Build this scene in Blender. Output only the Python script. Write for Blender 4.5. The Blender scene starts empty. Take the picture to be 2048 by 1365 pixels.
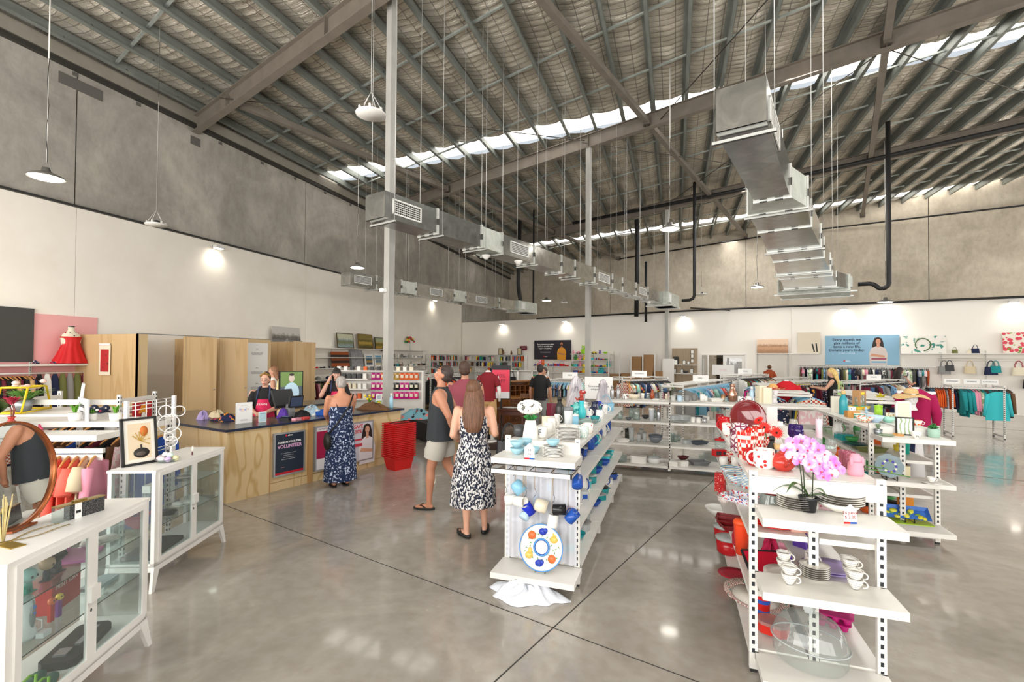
import bpy, bmesh, math, random
from math import sin, cos, pi, radians
from mathutils import Vector, Matrix
import numpy as np
random.seed(7)
SC = bpy.context.scene
COL = SC.collection
# ---------------------------------------------------------------- camera
CP, CR, CY, CF, CH = radians(.955), radians(.386), radians(18.78), 960.0, 1.9
DL = radians(15.9)
Fv = Vector((-sin(CY)*cos(CP), cos(CY)*cos(CP), sin(CP)))
R0 = Vector((cos(CY), sin(CY), 0)); U0 = R0.cross(Fv)
Rv = R0*cos(CR)+U0*sin(CR); Uv = U0*cos(CR)-R0*sin(CR)
camd = bpy.data.cameras.new('camera'); cam = bpy.data.objects.new('camera', camd); COL.objects.link(cam)
cam.matrix_world = Matrix(((Rv.x, Uv.x, -Fv.x, 0), (Rv.y, Uv.y, -Fv.y, 0), (Rv.z, Uv.z, -Fv.z, CH), (0, 0, 0, 1)))
camd.sensor_width = 36; camd.sensor_fit = 'HORIZONTAL'; camd.lens = CF/2048*36; camd.shift_y = 17.5/2048
camd.clip_start = .05; camd.clip_end = 200
SC.camera = cam
# ---------------------------------------------------------------- light and exposure
SC.view_settings.view_transform = 'Standard'; SC.view_settings.look = 'None'; SC.view_settings.gamma = 1
SC.view_settings.use_curve_mapping = False; SC.view_settings.exposure = -0.35
SC.cycles.max_bounces = 7; SC.cycles.diffuse_bounces = 4; SC.cycles.glossy_bounces = 3; SC.cycles.transmission_bounces = 6
SC.cycles.transparent_max_bounces = 10; SC.cycles.caustics_reflective = False; SC.cycles.caustics_refractive = False
SC.cycles.sample_clamp_indirect = 6
W = bpy.data.worlds.new('sky'); SC.world = W; W.use_nodes = True
W.node_tree.nodes['Background'].inputs[0].default_value = (.86, .93, 1, 1); W.node_tree.nodes['Background'].inputs[1].default_value = 1.0
ED, EE = Vector((sin(DL), cos(DL), 0)), Vector((cos(DL), -sin(DL), 0))   # building bay axes: into the shop, along its back wall
def DE(o, e, z=0): return ED*o+EE*e+Vector((0, 0, z))
def area(name, loc, aim, sx, sy, power, col=(1, .97, .92)):
    l = bpy.data.lights.new(name, 'AREA'); l.shape = 'RECTANGLE'; l.size = sx; l.size_y = sy; l.energy = power; l.color = col
    o = bpy.data.objects.new(name, l); COL.objects.link(o); o.location = loc
    o.rotation_euler = (Vector(aim)).to_track_quat('-Z', 'Y').to_euler(); return o
# daylight through the glazed shopfront behind the photographer
for k, e in enumerate((-11, -3.7, 3.7, 11)):
    area('shopfront_daylight', DE(-4.4, e, 3.2), ED+Vector((0, 0, .95)), 7, 5.6, 1250)
for k, y in enumerate((4, 13, 22)):  # fill lights added from the unseen right side, tilted up towards the roof
    area('added_side_light', (20.5, y, 3.7), (-1, 0, .9), 7.6, 5.2, 1150)
# the translucent roof sheets
for y in (.8, 15.96, 30.6):
    area('rooflight_daylight', (3.3, y, 9.5), (-.06, 0, -1), 30, .9, 700, (1, .98, .95))
# ---------------------------------------------------------------- materials
def lin(h):
    if isinstance(h, tuple): return h+((1,) if len(h) == 3 else ())
    h = h.lstrip('#'); c = [int(h[i:i+2], 16)/255 for i in (0, 2, 4)]
    return tuple((x/12.92 if x <= .04045 else ((x+.055)/1.055)**2.4) for x in c)+(1,)
MATS = {}
def mat(name, col, rough=.5, metal=0., tr=0., em=0., ior=1.45, alpha=1., coat=0., sheen=0.):
    key = name
    if key in MATS: return MATS[key]
    m = bpy.data.materials.new(name); m.use_nodes = True; b = m.node_tree.nodes['Principled BSDF']
    b.inputs['Base Color'].default_value = lin(col); b.inputs['Roughness'].default_value = rough; b.inputs['Metallic'].default_value = metal
    b.inputs['IOR'].default_value = ior; b.inputs['Transmission Weight'].default_value = tr; b.inputs['Alpha'].default_value = alpha
    b.inputs['Coat Weight'].default_value = coat
    if em: b.inputs['Emission Color'].default_value = lin(col); b.inputs['Emission Strength'].default_value = em
    MATS[key] = m; return m
def C(h, rough=.5, metal=0., **k):   # plain coloured material straight from a hex colour
    return mat('paint_%s_%g_%g%s' % (h.strip('#'), rough, metal, ''.join('%s%g' % i for i in k.items())), h, rough, metal, **k)
class NT:
    def __init__(s, m): s.m = m; s.t = m.node_tree; s.b = s.t.nodes['Principled BSDF']
    def n(s, ty, **kw):
        x = s.t.nodes.new(ty)
        for k, v in kw.items():
            if k.startswith('i_'):
                i = k[2:]; i = int(i) if i.isdigit() else i.replace('_', ' '); x.inputs[i].default_value = v
            else: setattr(x, k, v)
        return x
    def l(s, a, ao, b, bi): s.t.links.new(a.outputs[ao], b.inputs[bi])
    def co(s, scale=(1, 1, 1), kind='Object', rot=(0, 0, 0)):
        c = s.n('ShaderNodeTexCoord'); m = s.n('ShaderNodeMapping'); m.inputs['Scale'].default_value = scale; m.inputs['Rotation'].default_value = rot
        s.l(c, kind, m, 'Vector'); return m
    def ramp(s, stops, interp='LINEAR'):
        r = s.n('ShaderNodeValToRGB'); cr = r.color_ramp; cr.interpolation = interp
        while len(cr.elements) < len(stops): cr.elements.new(.5)
        for e, (p, c) in zip(cr.elements, stops): e.position = p; e.color = lin(c)
        return r
    def mix(s, f, a, b, mode='MIX'):
        x = s.n('ShaderNodeMix', data_type='RGBA', blend_type=mode)
        for k, v in ((0, f), (6, a), (7, b)):
            if isinstance(v, tuple) and hasattr(v[0], 'outputs'): s.l(v[0], v[1], x, k)
            elif k == 0: x.inputs[0].default_value = v
            else: x.inputs[k].default_value = lin(v)
        return x
    def bump(s, src, out, strength=.3, dist=.01):
        b = s.n('ShaderNodeBump', i_Strength=strength, i_Distance=dist); s.l(src, out, b, 'Height'); s.l(b, 0, s.b, 'Normal'); return b
def noisy(name, stops, scale=4., detail=6, rough=.6, metal=0., bump=0., sc3=(1, 1, 1), dist=0., rr=None, coat=0.):
    if name in MATS: return MATS[name]
    m = mat(name, '#ffffff', rough, metal, coat=coat); t = NT(m); c = t.co(sc3)
    nz = t.n('ShaderNodeTexNoise', i_Scale=scale, i_Detail=detail, i_Roughness=.6, i_Distortion=dist); t.l(c, 0, nz, 'Vector')
    r = t.ramp(stops); t.l(nz, 0, r, 0); t.l(r, 0, t.b, 'Base Color')
    if bump: t.bump(nz, 0, bump)
    if rr: q = t.ramp([(.35, (rr[0],)*3), (.65, (rr[1],)*3)]); t.l(nz, 0, q, 0); t.l(q, 0, t.b, 'Roughness')
    return m
def patt(name, base, fig, kind='voronoi', scale=12., thr=.4, rough=.6, third=None, sc3=(1, 1, 1), soft=.02):
    """cloth or glaze print: figures of one colour strewn over a ground"""
    if name in MATS: return MATS[name]
    m = mat(name, base, rough); t = NT(m); c = t.co(sc3)
    if kind == 'voronoi': x = t.n('ShaderNodeTexVoronoi', i_Scale=scale); o = 'Distance'
    elif kind == 'edge': x = t.n('ShaderNodeTexVoronoi', feature='DISTANCE_TO_EDGE', i_Scale=scale); o = 'Distance'
    elif kind == 'noise': x = t.n('ShaderNodeTexNoise', i_Scale=scale, i_Detail=3); o = 0
    elif kind == 'check': x = t.n('ShaderNodeTexChecker', i_Scale=scale); o = 'Fac'
    else: x = t.n('ShaderNodeTexWave', i_Scale=scale, i_Distortion=0. if kind == 'stripe' else 6., bands_direction='Z' if kind in ('stripe', 'wavy') else 'X'); o = 'Fac'
    t.l(c, 0, x, 'Vector'); st = [(max(0, thr-soft), fig), (min(1, thr+soft), base)]
    r = t.ramp(st); t.l(x, o, r, 0)
    if third:
        v = t.n('ShaderNodeTexVoronoi', i_Scale=scale*.7); t.l(c, 0, v, 'Vector'); k = t.ramp([(.2, '#ffffff'), (.24, '#000000')]); t.l(v, 'Distance', k, 0)
        q = t.mix((k, 0), (r, 0), third); t.l(q, 2, t.b, 'Base Color')
    else: t.l(r, 0, t.b, 'Base Color')
    return m
def wood(name, a, b, scale=3., sc3=(1, 1, .12), rough=.4, dist=3.):
    if name in MATS: return MATS[name]
    m = mat(name, a, rough); t = NT(m); c = t.co(sc3)
    nz = t.n('ShaderNodeTexNoise', i_Scale=scale, i_Detail=3, i_Distortion=.6); t.l(c, 0, nz, 'Vector')
    w = t.n('ShaderNodeMath', operation='MULTIPLY', i_1=dist*3); t.l(nz, 0, w, 0)
    f = t.n('ShaderNodeMath', operation='FRACT'); t.l(w, 0, f, 0)
    r = t.ramp([(0, a), (.7, a), (.9, b), (1, a)]); t.l(f, 0, r, 0)
    n2 = t.n('ShaderNodeTexNoise', i_Scale=scale*14, i_Detail=2); t.l(c, 0, n2, 'Vector'); k = t.mix((n2, 0), (r, 0), b); k.inputs[0].default_value = .2
    mm = t.n('ShaderNodeMath', operation='MULTIPLY', i_1=.35); t.l(n2, 0, mm, 0); t.l(mm, 0, k, 0)
    t.l(k, 2, t.b, 'Base Color'); return m
def glass(name, col='#ffffff', rough=.02, tint=.25):
    """thin clear glass or plastic: mostly see-through with a mirror-like sheen"""
    if name in MATS: return MATS[name]
    m = bpy.data.materials.new(name); m.use_nodes = True; t = m.node_tree; t.nodes.clear()
    o = t.nodes.new('ShaderNodeOutputMaterial'); tr = t.nodes.new('ShaderNodeBsdfTransparent'); g = t.nodes.new('ShaderNodeBsdfGlossy'); d = t.nodes.new('ShaderNodeBsdfDiffuse')
    lw = t.nodes.new('ShaderNodeLayerWeight'); lw.inputs[0].default_value = .5; pw = t.nodes.new('ShaderNodeMath'); pw.operation = 'POWER'; pw.inputs[1].default_value = 4; t.links.new(lw.outputs['Facing'], pw.inputs[0]); fr = t.nodes.new('ShaderNodeMath'); fr.operation = 'MULTIPLY_ADD'; fr.inputs[1].default_value = .6; fr.inputs[2].default_value = .045; t.links.new(pw.outputs[0], fr.inputs[0])
    mx = t.nodes.new('ShaderNodeMixShader'); m2 = t.nodes.new('ShaderNodeMixShader')
    c = lin(col); tr.inputs[0].default_value = c; g.inputs['Roughness'].default_value = rough; d.inputs[0].default_value = c; m2.inputs[0].default_value = tint
    t.links.new(tr.outputs[0], m2.inputs[1]); t.links.new(d.outputs[0], m2.inputs[2])
    t.links.new(fr.outputs[0], mx.inputs[0]); t.links.new(m2.outputs[0], mx.inputs[1]); t.links.new(g.outputs[0], mx.inputs[2]); t.links.new(mx.outputs[0], o.inputs[0])
    MATS[name] = m; return m
# ---------------------------------------------------------------- mesh building
class MB:
    def __init__(s): s.v = []; s.f = []; s.mi = []; s.mats = []; s.cur = 0; s.T = None; s.sm = []; s.smooth = False
    def m(s, mt):
        if mt not in s.mats: s.mats.append(mt)
        s.cur = s.mats.index(mt); return s
    def add(s, vs, fs, smooth=None):
        b = len(s.v)
        if s.T: vs = [s.T @ Vector(v) for v in vs]
        s.v += [tuple(v) for v in vs]; s.f += [tuple(b+i for i in f) for f in fs]; s.mi += [s.cur]*len(fs)
        s.sm += [s.smooth if smooth is None else smooth]*len(fs); return s
    def box(s, x0, x1, y0, y1, z0, z1):
        return s.add([(x, y, z) for z in (z0, z1) for x, y in ((x0, y0), (x1, y0), (x1, y1), (x0, y1))],
                     [(3, 2, 1, 0), (4, 5, 6, 7), (0, 1, 5, 4), (1, 2, 6, 5), (2, 3, 7, 6), (3, 0, 4, 7)], False)
    def cb(s, c, d): return s.box(c[0]-d[0]/2, c[0]+d[0]/2, c[1]-d[1]/2, c[1]+d[1]/2, c[2]-d[2]/2, c[2]+d[2]/2)
    def bar(s, p, q, w, h, up=(0, 0, 1)):
        p, q = Vector(p), Vector(q); d = (q-p).normalized(); u = Vector(up)
        if abs(d.dot(u)) > .99: u = Vector((0, 1, 0))
        x = d.cross(u).normalized(); y = x.cross(d)
        vs = [a+x*i*w/2+y*j*h/2 for a in (p, q) for i, j in ((-1, -1), (1, -1), (1, 1), (-1, 1))]
        return s.add(vs, [(0, 1, 2, 3), (7, 6, 5, 4), (0, 4, 5, 1), (1, 5, 6, 2), (2, 6, 7, 3), (3, 7, 4, 0)], False)
    def tube(s, pts, r, n=8, close=False, cap=True):
        pts = [Vector(p) for p in pts]; N = len(pts); vs = []; rs = r if isinstance(r, (list, tuple)) else [r]*N; X = None
        for i, p in enumerate(pts):
            a = pts[(i-1) % N] if (i or close) else p; b = pts[(i+1) % N] if (i < N-1 or close) else p
            d = (b-a).normalized()
            if X is None: X = d.orthogonal().normalized()
            X = (X-d*X.dot(d)).normalized(); Y = d.cross(X)
            vs += [p+(X*cos(2*pi*k/n)+Y*sin(2*pi*k/n))*rs[i] for k in range(n)]
        fs = [(i*n+k, i*n+(k+1) % n, ((i+1) % N)*n+(k+1) % n, ((i+1) % N)*n+k) for i in range(N if close else N-1) for k in range(n)]
        if cap and not close: fs += [tuple(range(n))[::-1], tuple((N-1)*n+k for k in range(n))]
        return s.add(vs, fs, True)
    def lathe(s, prof, n=20, c=(0, 0, 0), sx=1, sy=1):
        vs = []; fs = []; P = []
        for r, z in prof:
            if r <= 1e-6: P.append([len(vs)]); vs.append((c[0], c[1], c[2]+z))
            else: P.append(list(range(len(vs), len(vs)+n))); vs += [(c[0]+r*sx*cos(2*pi*k/n), c[1]+r*sy*sin(2*pi*k/n), c[2]+z) for k in range(n)]
        for a, b in zip(P, P[1:]):
            for k in range(n):
                k2 = (k+1) % n
                if len(a) == 1 and len(b) == 1: continue
                if len(a) == 1: fs.append((a[0], b[k2], b[k]))
                elif len(b) == 1: fs.append((a[k], a[k2], b[0]))
                else: fs.append((a[k], a[k2], b[k2], b[k]))
        return s.add(vs, fs, True)
    def ell(s, c, r, n=12, m=8): return s._ell(c, r, n, m)
    def _ell(s, c, r, n=12, m=8):
        r = r if isinstance(r, (tuple, list)) else (r, r, r)
        vs = [(c[0], c[1], c[2]-r[2])]; fs = []
        for i in range(1, m):
            a = pi*i/m; vs += [(c[0]+r[0]*sin(a)*cos(2*pi*k/n), c[1]+r[1]*sin(a)*sin(2*pi*k/n), c[2]-r[2]*cos(a)) for k in range(n)]
        vs.append((c[0], c[1], c[2]+r[2])); L = len(vs)-1
        for k in range(n):
            fs.append((0, 1+(k+1) % n, 1+k)); fs.append((L, L-n+k, L-n+(k+1) % n))
            for i in range(m-2): fs.append((1+i*n+k, 1+i*n+(k+1) % n, 1+(i+1)*n+(k+1) % n, 1+(i+1)*n+k))
        return s.add(vs, fs, True)
    def prism(s, out, a, b, ax='y'):
        """outline (u, v) extruded: ax y -> (u, t, v); x -> (t, u, v); z -> (u, v, t)"""
        f = {'y': lambda u, v, t: (u, t, v), 'x': lambda u, v, t: (t, u, v), 'z': lambda u, v, t: (u, v, t)}[ax]; n = len(out)
        vs = [f(u, v, a) for u, v in out]+[f(u, v, b) for u, v in out]
        return s.add(vs, [tuple(range(n)), tuple(range(2*n-1, n-1, -1))]+[(i, n+i, n+(i+1) % n, (i+1) % n) for i in range(n)], False)
    def sheet(s, fn, nu, nv, smooth=True, wrap=False):
        vs = [fn(i/nu, j/nv) for j in range(nv+1) for i in range(nu+(0 if wrap else 1))]; w = nu if wrap else nu+1
        fs = [(j*w+i, j*w+(i+1) % w, (j+1)*w+(i+1) % w, (j+1)*w+i) for j in range(nv) for i in range(nu)]
        return s.add(vs, fs, smooth)
    def mesh(s, name):
        me = bpy.data.meshes.new(name); me.from_pydata(s.v, [], s.f)
        for m in s.mats: me.materials.append(m)
        if len(s.mats) > 1: me.polygons.foreach_set('material_index', s.mi)
        me.polygons.foreach_set('use_smooth', s.sm); me.update(); return me
    def build(s, name, parent=None, mt=None, loc=None):
        if mt and not s.mats: s.mats = [mt]
        return link(name, s.mesh(name), parent, loc)
def link(name, me, parent=None, loc=None):
    o = bpy.data.objects.new(name, me); COL.objects.link(o)
    if parent: o.parent = parent
    if loc is not None: o.location = loc
    return o
def T(name, label, cat, loc=(0, 0, 0), rz=0., group=None):
    o = bpy.data.objects.new(name, None); COL.objects.link(o); o.empty_display_size = .1
    o.location = loc; o.rotation_euler = (0, 0, rz); o['label'] = label; o['category'] = cat
    if group: o['group'] = group
    return o
def tag(o, label, cat, group=None, kind=None):
    o['label'] = label; o['category'] = cat
    if group: o['group'] = group
    if kind: o['kind'] = kind
    return o
def struct(o, kind='structure'): o['kind'] = kind; return o
KIDS = {}
def dup(o, loc=None, rz=None, label=None, group=None, parent=None, cat=None):
    c = o.copy(); COL.objects.link(c)
    if parent is not None: c.parent = parent
    if loc is not None: c.location = loc
    if rz is not None: c.rotation_euler = (o.rotation_euler[0], o.rotation_euler[1], rz)
    if label: c['label'] = label
    if cat: c['category'] = cat
    if group: c['group'] = group
    for ch in kids(o): dup(ch, parent=c)
    return c
def kids(o):
    if o.name not in KIDS: KIDS[o.name] = list(o.children)
    return KIDS[o.name]
def recol(o, m, slot=0):
    o.material_slots[slot].link = 'OBJECT'; o.material_slots[slot].material = m
ORD = ['', 'second', 'third', 'fourth', 'fifth', 'sixth', 'seventh', 'eighth', 'ninth', 'tenth', 'eleventh', 'twelfth', 'thirteenth', 'fourteenth', 'fifteenth', 'sixteenth', 'seventeenth', 'eighteenth', 'nineteenth', 'twentieth']
SEEN = {}
def uniq(desc, where, end='the near end'):
    """label that singles one thing out among its look-alikes at the same place"""
    k = (desc, where); SEEN[k] = SEEN.get(k, 0)+1; n = SEEN[k]
    if n == 1: return '%s %s' % (desc, where), k
    w = ORD[n-1] if n <= 20 else 'number %d' % n
    return '%s %s %s, from %s' % (w, desc, where, end), k
FIRST = {}
def ul(o, desc, where, end='the near end'):
    l, k = uniq(desc, where, end); o['label'] = l
    if SEEN[k] == 1: FIRST[k] = o
    elif SEEN[k] == 2: FIRST[k]['label'] = 'first %s %s, from %s' % (desc, where, end)
    return o
# text
FONT = {}
def text(s, size, mt, parent, M, name='lettering', ax='CENTER', ext=.0006, bold=0., sp=1.):
    cu = bpy.data.curves.new(name, 'FONT'); cu.body = s; cu.size = size; cu.align_x = ax; cu.align_y = 'CENTER'; cu.extrude = ext; cu.offset = bold; cu.space_line = sp
    cu.resolution_u = 2
    q = bpy.data.objects.new(name, cu); cu.materials.append(mt); COL.objects.link(q); me = bpy.data.meshes.new_from_object(q); bpy.data.objects.remove(q); bpy.data.curves.remove(cu)
    o = link(name, me, parent); o.matrix_local = M; return o
def face(loc, right, up):
    """local frame for flat things: x along right, y along up"""
    r = Vector(right).normalized(); u = Vector(up).normalized(); n = r.cross(u)
    return Matrix(((r.x, u.x, n.x, loc[0]), (r.y, u.y, n.y, loc[1]), (r.z, u.z, n.z, loc[2]), (0, 0, 0, 1)))
# ================================================================ SHELL
XL, ZR0, SL = -13.36, 8.44, .0617
def zr(x): return ZR0+SL*(x-XL)         # underside of the rafters
WHITE = noisy('white_wall_paint', [(.3, '#efe8dc'), (.7, '#f6f0e6')], 1.2, rough=.55)
def concrete(name, tones):
    m = mat(name, '#8f887c', .8); t = NT(m); c = t.co()
    a = t.n('ShaderNodeTexNoise', i_Scale=.55, i_Detail=8, i_Roughness=.62, i_Distortion=.8); t.l(c, 0, a, 'Vector')
    c2 = t.co((1.3, 1.3, .7)); b = t.n('ShaderNodeTexNoise', i_Scale=4., i_Detail=8, i_Roughness=.7); t.l(c2, 0, b, 'Vector')
    r = t.ramp(tones); t.l(a, 0, r, 0); q = t.ramp([(.3, '#ccc8c2'), (.6, '#ffffff')]); t.l(b, 0, q, 0)
    x = t.mix(.45, (r, 0), (q, 0), 'MULTIPLY'); t.l(x, 2, t.b, 'Base Color'); t.bump(b, 0, .15); return m
CONC = concrete('precast_concrete', [(.3, '#96918a'), (.5, '#aaa59c'), (.68, '#bfb9ae')])
CONCB = concrete('precast_concrete_back', [(.3, '#b6ab9b'), (.5, '#c9beac'), (.7, '#d9cfbd')])
# floor: polished grey slab with saw-cut joints
fm = mat('polished_concrete_floor', '#777', .2, coat=.35) if 0 else mat('polished_concrete_floor', '#7c766d', .2, coat=.5); t = NT(fm)
fm.node_tree.nodes['Principled BSDF'].inputs['Coat Roughness'].default_value = .06
c = t.co(); a = t.n('ShaderNodeTexNoise', i_Scale=.9, i_Detail=7, i_Roughness=.6, i_Distortion=1.2); t.l(c, 0, a, 'Vector')
b = t.n('ShaderNodeTexNoise', i_Scale=9., i_Detail=6); t.l(c, 0, b, 'Vector')
r = t.ramp([(.3, '#989187'), (.5, '#a59e94'), (.7, '#b6afa4')]); t.l(a, 0, r, 0); q = t.ramp([(.3, '#e0dcd6'), (.6, '#ffffff')]); t.l(b, 0, q, 0)
x = t.mix(.5, (r, 0), (q, 0), 'MULTIPLY'); t.l(x, 2, t.b, 'Base Color')
rr = t.ramp([(.35, (.14,)*3), (.7, (.30,)*3)]); t.l(a, 0, rr, 0); t.l(rr, 0, t.b, 'Roughness')
JD = MATS['joint'] = mat('floor_joint_sealant', '#3a3733', .8)
mb = MB().m(fm); mb.add([DE(-6, -32, 0), DE(-6, 34, 0), DE(35, 34, 0), DE(35, -32, 0)], [(0, 1, 2, 3)])
floor = struct(mb.build('floor'))
mb = MB().m(JD)
for e in (-9.7, -1.69, 6.3, 14): mb.bar(DE(-6, e, .001), DE(33, e, .001), .008, .003)
for o in (2.975, 10.9, 18.8): mb.bar(DE(o, -22, .001), DE(o, 28, .001), .006, .003)
struct(mb.build('trim_1', floor))
# left wall: tilt-up concrete, white lining below
YB = (33.4+13.36*sin(DL))/cos(DL)
mb = MB().m(CONC)
js = [-8, -.03, 7.31, 14.7, 22.07, 29.5, YB+.2]
for a0, b0 in zip(js, js[1:]): mb.box(XL-.2, XL, a0+.015, b0-.015, 0, 9.3)
mb.m(JD).box(XL-.2, XL-.03, -8, YB, 0, 9.25)
wl = struct(mb.build('wall_left'))
mb = MB().m(WHITE)
for a0, b0 in zip([-8, -.03, 7.31, 14.7, 22.07], [-.03, 7.31, 14.7, 22.07, 28.75]): mb.box(XL, XL+.07, a0+.005, b0-.005, 0, 5.35)
struct(mb.build('lining', wl))
mb = MB().m(C('#2e2d2b', .6)).box(XL, XL+.09, -8, 28.7, 5.37, 5.415); mb.m(C('#59564f', .5)).box(XL, XL+.08, -8, 28.7, 5.35, 5.37)
mb.m(C('#34312d', .6)).box(XL, XL+.13, -8, YB, 8.56, 8.64)
struct(mb.build('trim_2', wl))
# steel eave channel and the cast-in plates
mb = MB().m(noisy('eave_channel_grey', [(.3, '#8b857a'), (.7, '#9a9488')], 2)).box(XL, XL+.12, -8, YB, 8.69, 9.0)
struct(mb.build('trim_3', wl))
mb = MB().m(C('#6c6964', .6, .3)); mb.box(XL, XL+.012, 6.94, 7.83, 8.14, 8.4); mb.box(XL, XL+.012, 10.1, 10.4, 8.08, 8.32)
for y in (5.8, 7.2, 8.6, 11, 12.6, 14.1, 15.7, 17.3): mb.box(XL, XL+.01, y, y+.12, 8.45, 8.54)
struct(mb.build('trim_4', wl))
# back concrete wall and roof-height pipework
mb = MB().m(CONCB); OB = 33.4
def obox(mb, o0, o1, e0, e1, z0, z1):
    mb.add([DE(o, e, z) for z in (z0, z1) for o, e in ((o0, e0), (o0, e1), (o1, e1), (o1, e0))], [(3, 2, 1, 0), (4, 5, 6, 7), (0, 1, 5, 4), (1, 2, 6, 5), (2, 3, 7, 6), (3, 0, 4, 7)], False); return mb
je = [-26, -14.28, -5.1, 3.71, 12.7, 30]
for a0, b0 in zip(je, je[1:]): obox(mb, OB, OB+.2, a0+.015, b0-.015, 0, 11.4)
mb.m(JD); obox(mb, OB+.05, OB+.2, -26, 30, 0, 11.3)
wb = struct(mb.build('wall_back'))
# white partition in front of it with the stock room door
PO, PZ = 24.04, 4.18
d0, d1, dz = -5.6, -3.69, 2.1
m_ = mat('ribbed_partition_white', '#f3eee6', .5); tt = NT(m_); cc = tt.co((1, 1, 1), rot=(0, 0, DL)); wv = tt.n('ShaderNodeTexWave', i_Scale=2.2, wave_profile='SAW'); tt.l(cc, 0, wv, 'Vector'); tt.bump(wv, 'Fac', .25, .01)
mb = MB().m(m_); e0 = -23.5
obox(mb, PO, PO+.1, e0, d0, 0, PZ); obox(mb, PO, PO+.1, d1, -1.87, 0, PZ); obox(mb, PO, PO+.1, d0, d1, dz, PZ); obox(mb, PO-.05, PO+.1, -1.86, 26, 0, PZ)
pw = struct(mb.build('wall_partition'))
mb = MB().m(C('#efece6', .4))
obox(mb, PO-.03, PO+.12, d0-.05, d0+.02, 0, dz+.05); obox(mb, PO-.03, PO+.12, d1-.02, d1+.05, 0, dz+.05); obox(mb, PO-.03, PO+.12, d0, d1, dz-.01, dz+.05)
struct(mb.build('trim_5', pw))
def glazed_door(name, o0, e_a, e_b, open_=0):
    d = T(name, 'white half-glazed stock room door leaf', 'door', DE(PO+.03, e_a)); del d['label'], d['category']; d['kind'] = 'structure'; d.rotation_euler = (0, 0, -DL+open_)
    w = e_b-e_a; mb = MB().m(C('#eceae4', .4))
    for x0, x1, z0, z1 in ((0, .13, 0, 2.08), (w-.13, w, 0, 2.08), (.13, w-.13, 1.96, 2.08), (.13, w-.13, 0, .95)): mb.box(x0, x1, -.02, .02, z0, z1)
    struct(mb.build('leaf', d)); struct(MB().m(glass('door_glass')).box(.13, w-.13, -.003, .003, .95, 1.96).build('pane', d))
    mb = MB().m(C('#a9a9a9', .3, .8)); mb.tube([(.07, -.05, 1.0), (.19, -.05, 1.0)], .009); mb.tube([(.07, 0, 1.0), (.07, -.05, 1.0)], .009); struct(mb.build('handle', d)); return d
glazed_door('door_1', PO, -4.65, d1-.03); glazed_door('door_2', PO, d0+.03, -4.65, radians(-62))
# right wall and the glazed shopfront, both out of the picture
mb = MB().m(CONCB).box(20.8, 21, -8, 0, 0, 11).box(20.8, 21, 26, 34, 0, 11).box(20.8, 21, 0, 26, 0, 1).box(20.8, 21, 0, 26, 6.5, 11)
wr = struct(mb.build('wall_right'))
mb = MB().m(WHITE); obox(mb, -4.7, -4.55, -15, 24, 6.2, 10.9); obox(mb, -4.7, -4.55, -15, 24, 0, .25)
for e in (-15, -7.5, 0, 7.5, 15): obox(mb, -4.72, -4.53, e-.15, e+.15, 0, 6.3)
wf = struct(mb.build('wall_front'))
mb = MB().m(C('#4b4e50', .4, .5))
for e in [-14+1.9*k for k in range(19)]: obox(mb, -4.65, -4.58, e-.025, e+.025, .25, 6.2)
obox(mb, -4.65, -4.58, -15, 24, 2.6, 2.66)
struct(mb.build('window_1', wf))
# roof: silver foil blanket over wire mesh, sagging between the purlins
PS = .946; PX0 = XL+.39
fo = mat('foil_insulation', '#b3aca0', .3, .6); t = NT(fo); c = t.co()
nz = t.n('ShaderNodeTexNoise', i_Scale=14., i_Detail=5, i_Roughness=.65, i_Distortion=.5); c2 = t.co((1, 2.2, 1)); t.l(c2, 0, nz, 'Vector'); bm_ = t.bump(nz, 0, .8, .03)
n2 = t.n('ShaderNodeTexNoise', i_Scale=1.3, i_Detail=5); t.l(c, 0, n2, 'Vector'); r = t.ramp([(.3, '#bdb5a7'), (.5, '#dad2c3'), (.7, '#f3ecdf')]); t.l(n2, 0, r, 0)
br = t.n('ShaderNodeTexBrick', offset=0., i_Scale=1., i_Mortar_Size=.012, i_Brick_Width=.36, i_Row_Height=.2); br.inputs['Color1'].default_value = br.inputs['Color2'].default_value = (1, 1, 1, 1); br.inputs['Mortar'].default_value = (.13, .12, .11, 1); t.l(c, 0, br, 'Vector')
x = t.mix(.6, (r, 0), (br, 0), 'MULTIPLY'); t.l(x, 2, t.b, 'Base Color')
rng = np.random.default_rng(3)
def foil(y0, y1):
    dx, dy = .0788, .05; X = np.arange(XL, 20.9, dx); Y = np.arange(y0, y1+dy/2, dy); Y[-1] = y1
    gx, gy = np.meshgrid(X, Y); u = (gx-PX0)/PS
    ph = np.interp(gx.ravel(), X, np.cumsum(rng.normal(0, .12, len(X)))).reshape(gx.shape)
    am = np.repeat(np.repeat(rng.uniform(.25, 1.2, (len(Y)//8+2, len(X)//6+2)), 8, 0), 6, 1)[:len(Y), :len(X)]
    sag = np.abs(np.sin(np.pi*u)); z = zr(gx)+.76-.065*sag-.04*sag*am*np.abs(np.sin(np.pi*gy/.2+ph))-.015*am*np.abs(np.sin(np.pi*gx/.4))
    n, m = len(X), len(Y); vs = np.stack([gx, gy, z], -1).reshape(-1, 3)
    i, j = np.meshgrid(np.arange(n-1), np.arange(m-1)); q = (j*n+i).ravel(); fs = np.stack([q, q+n, q+n+1, q+1], -1)
    me = bpy.data.meshes.new('foil'); me.vertices.add(len(vs)); me.vertices.foreach_set('co', vs.ravel())
    me.loops.add(fs.size); me.loops.foreach_set('vertex_index', fs.ravel().astype(np.int32)); me.polygons.add(len(fs)); me.polygons.foreach_set('loop_start', np.arange(0, fs.size, 4, dtype=np.int32))
    me.polygons.foreach_set('use_smooth', np.ones(len(fs), bool)); me.update(calc_edges=True); me.materials.append(fo); return me
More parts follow.
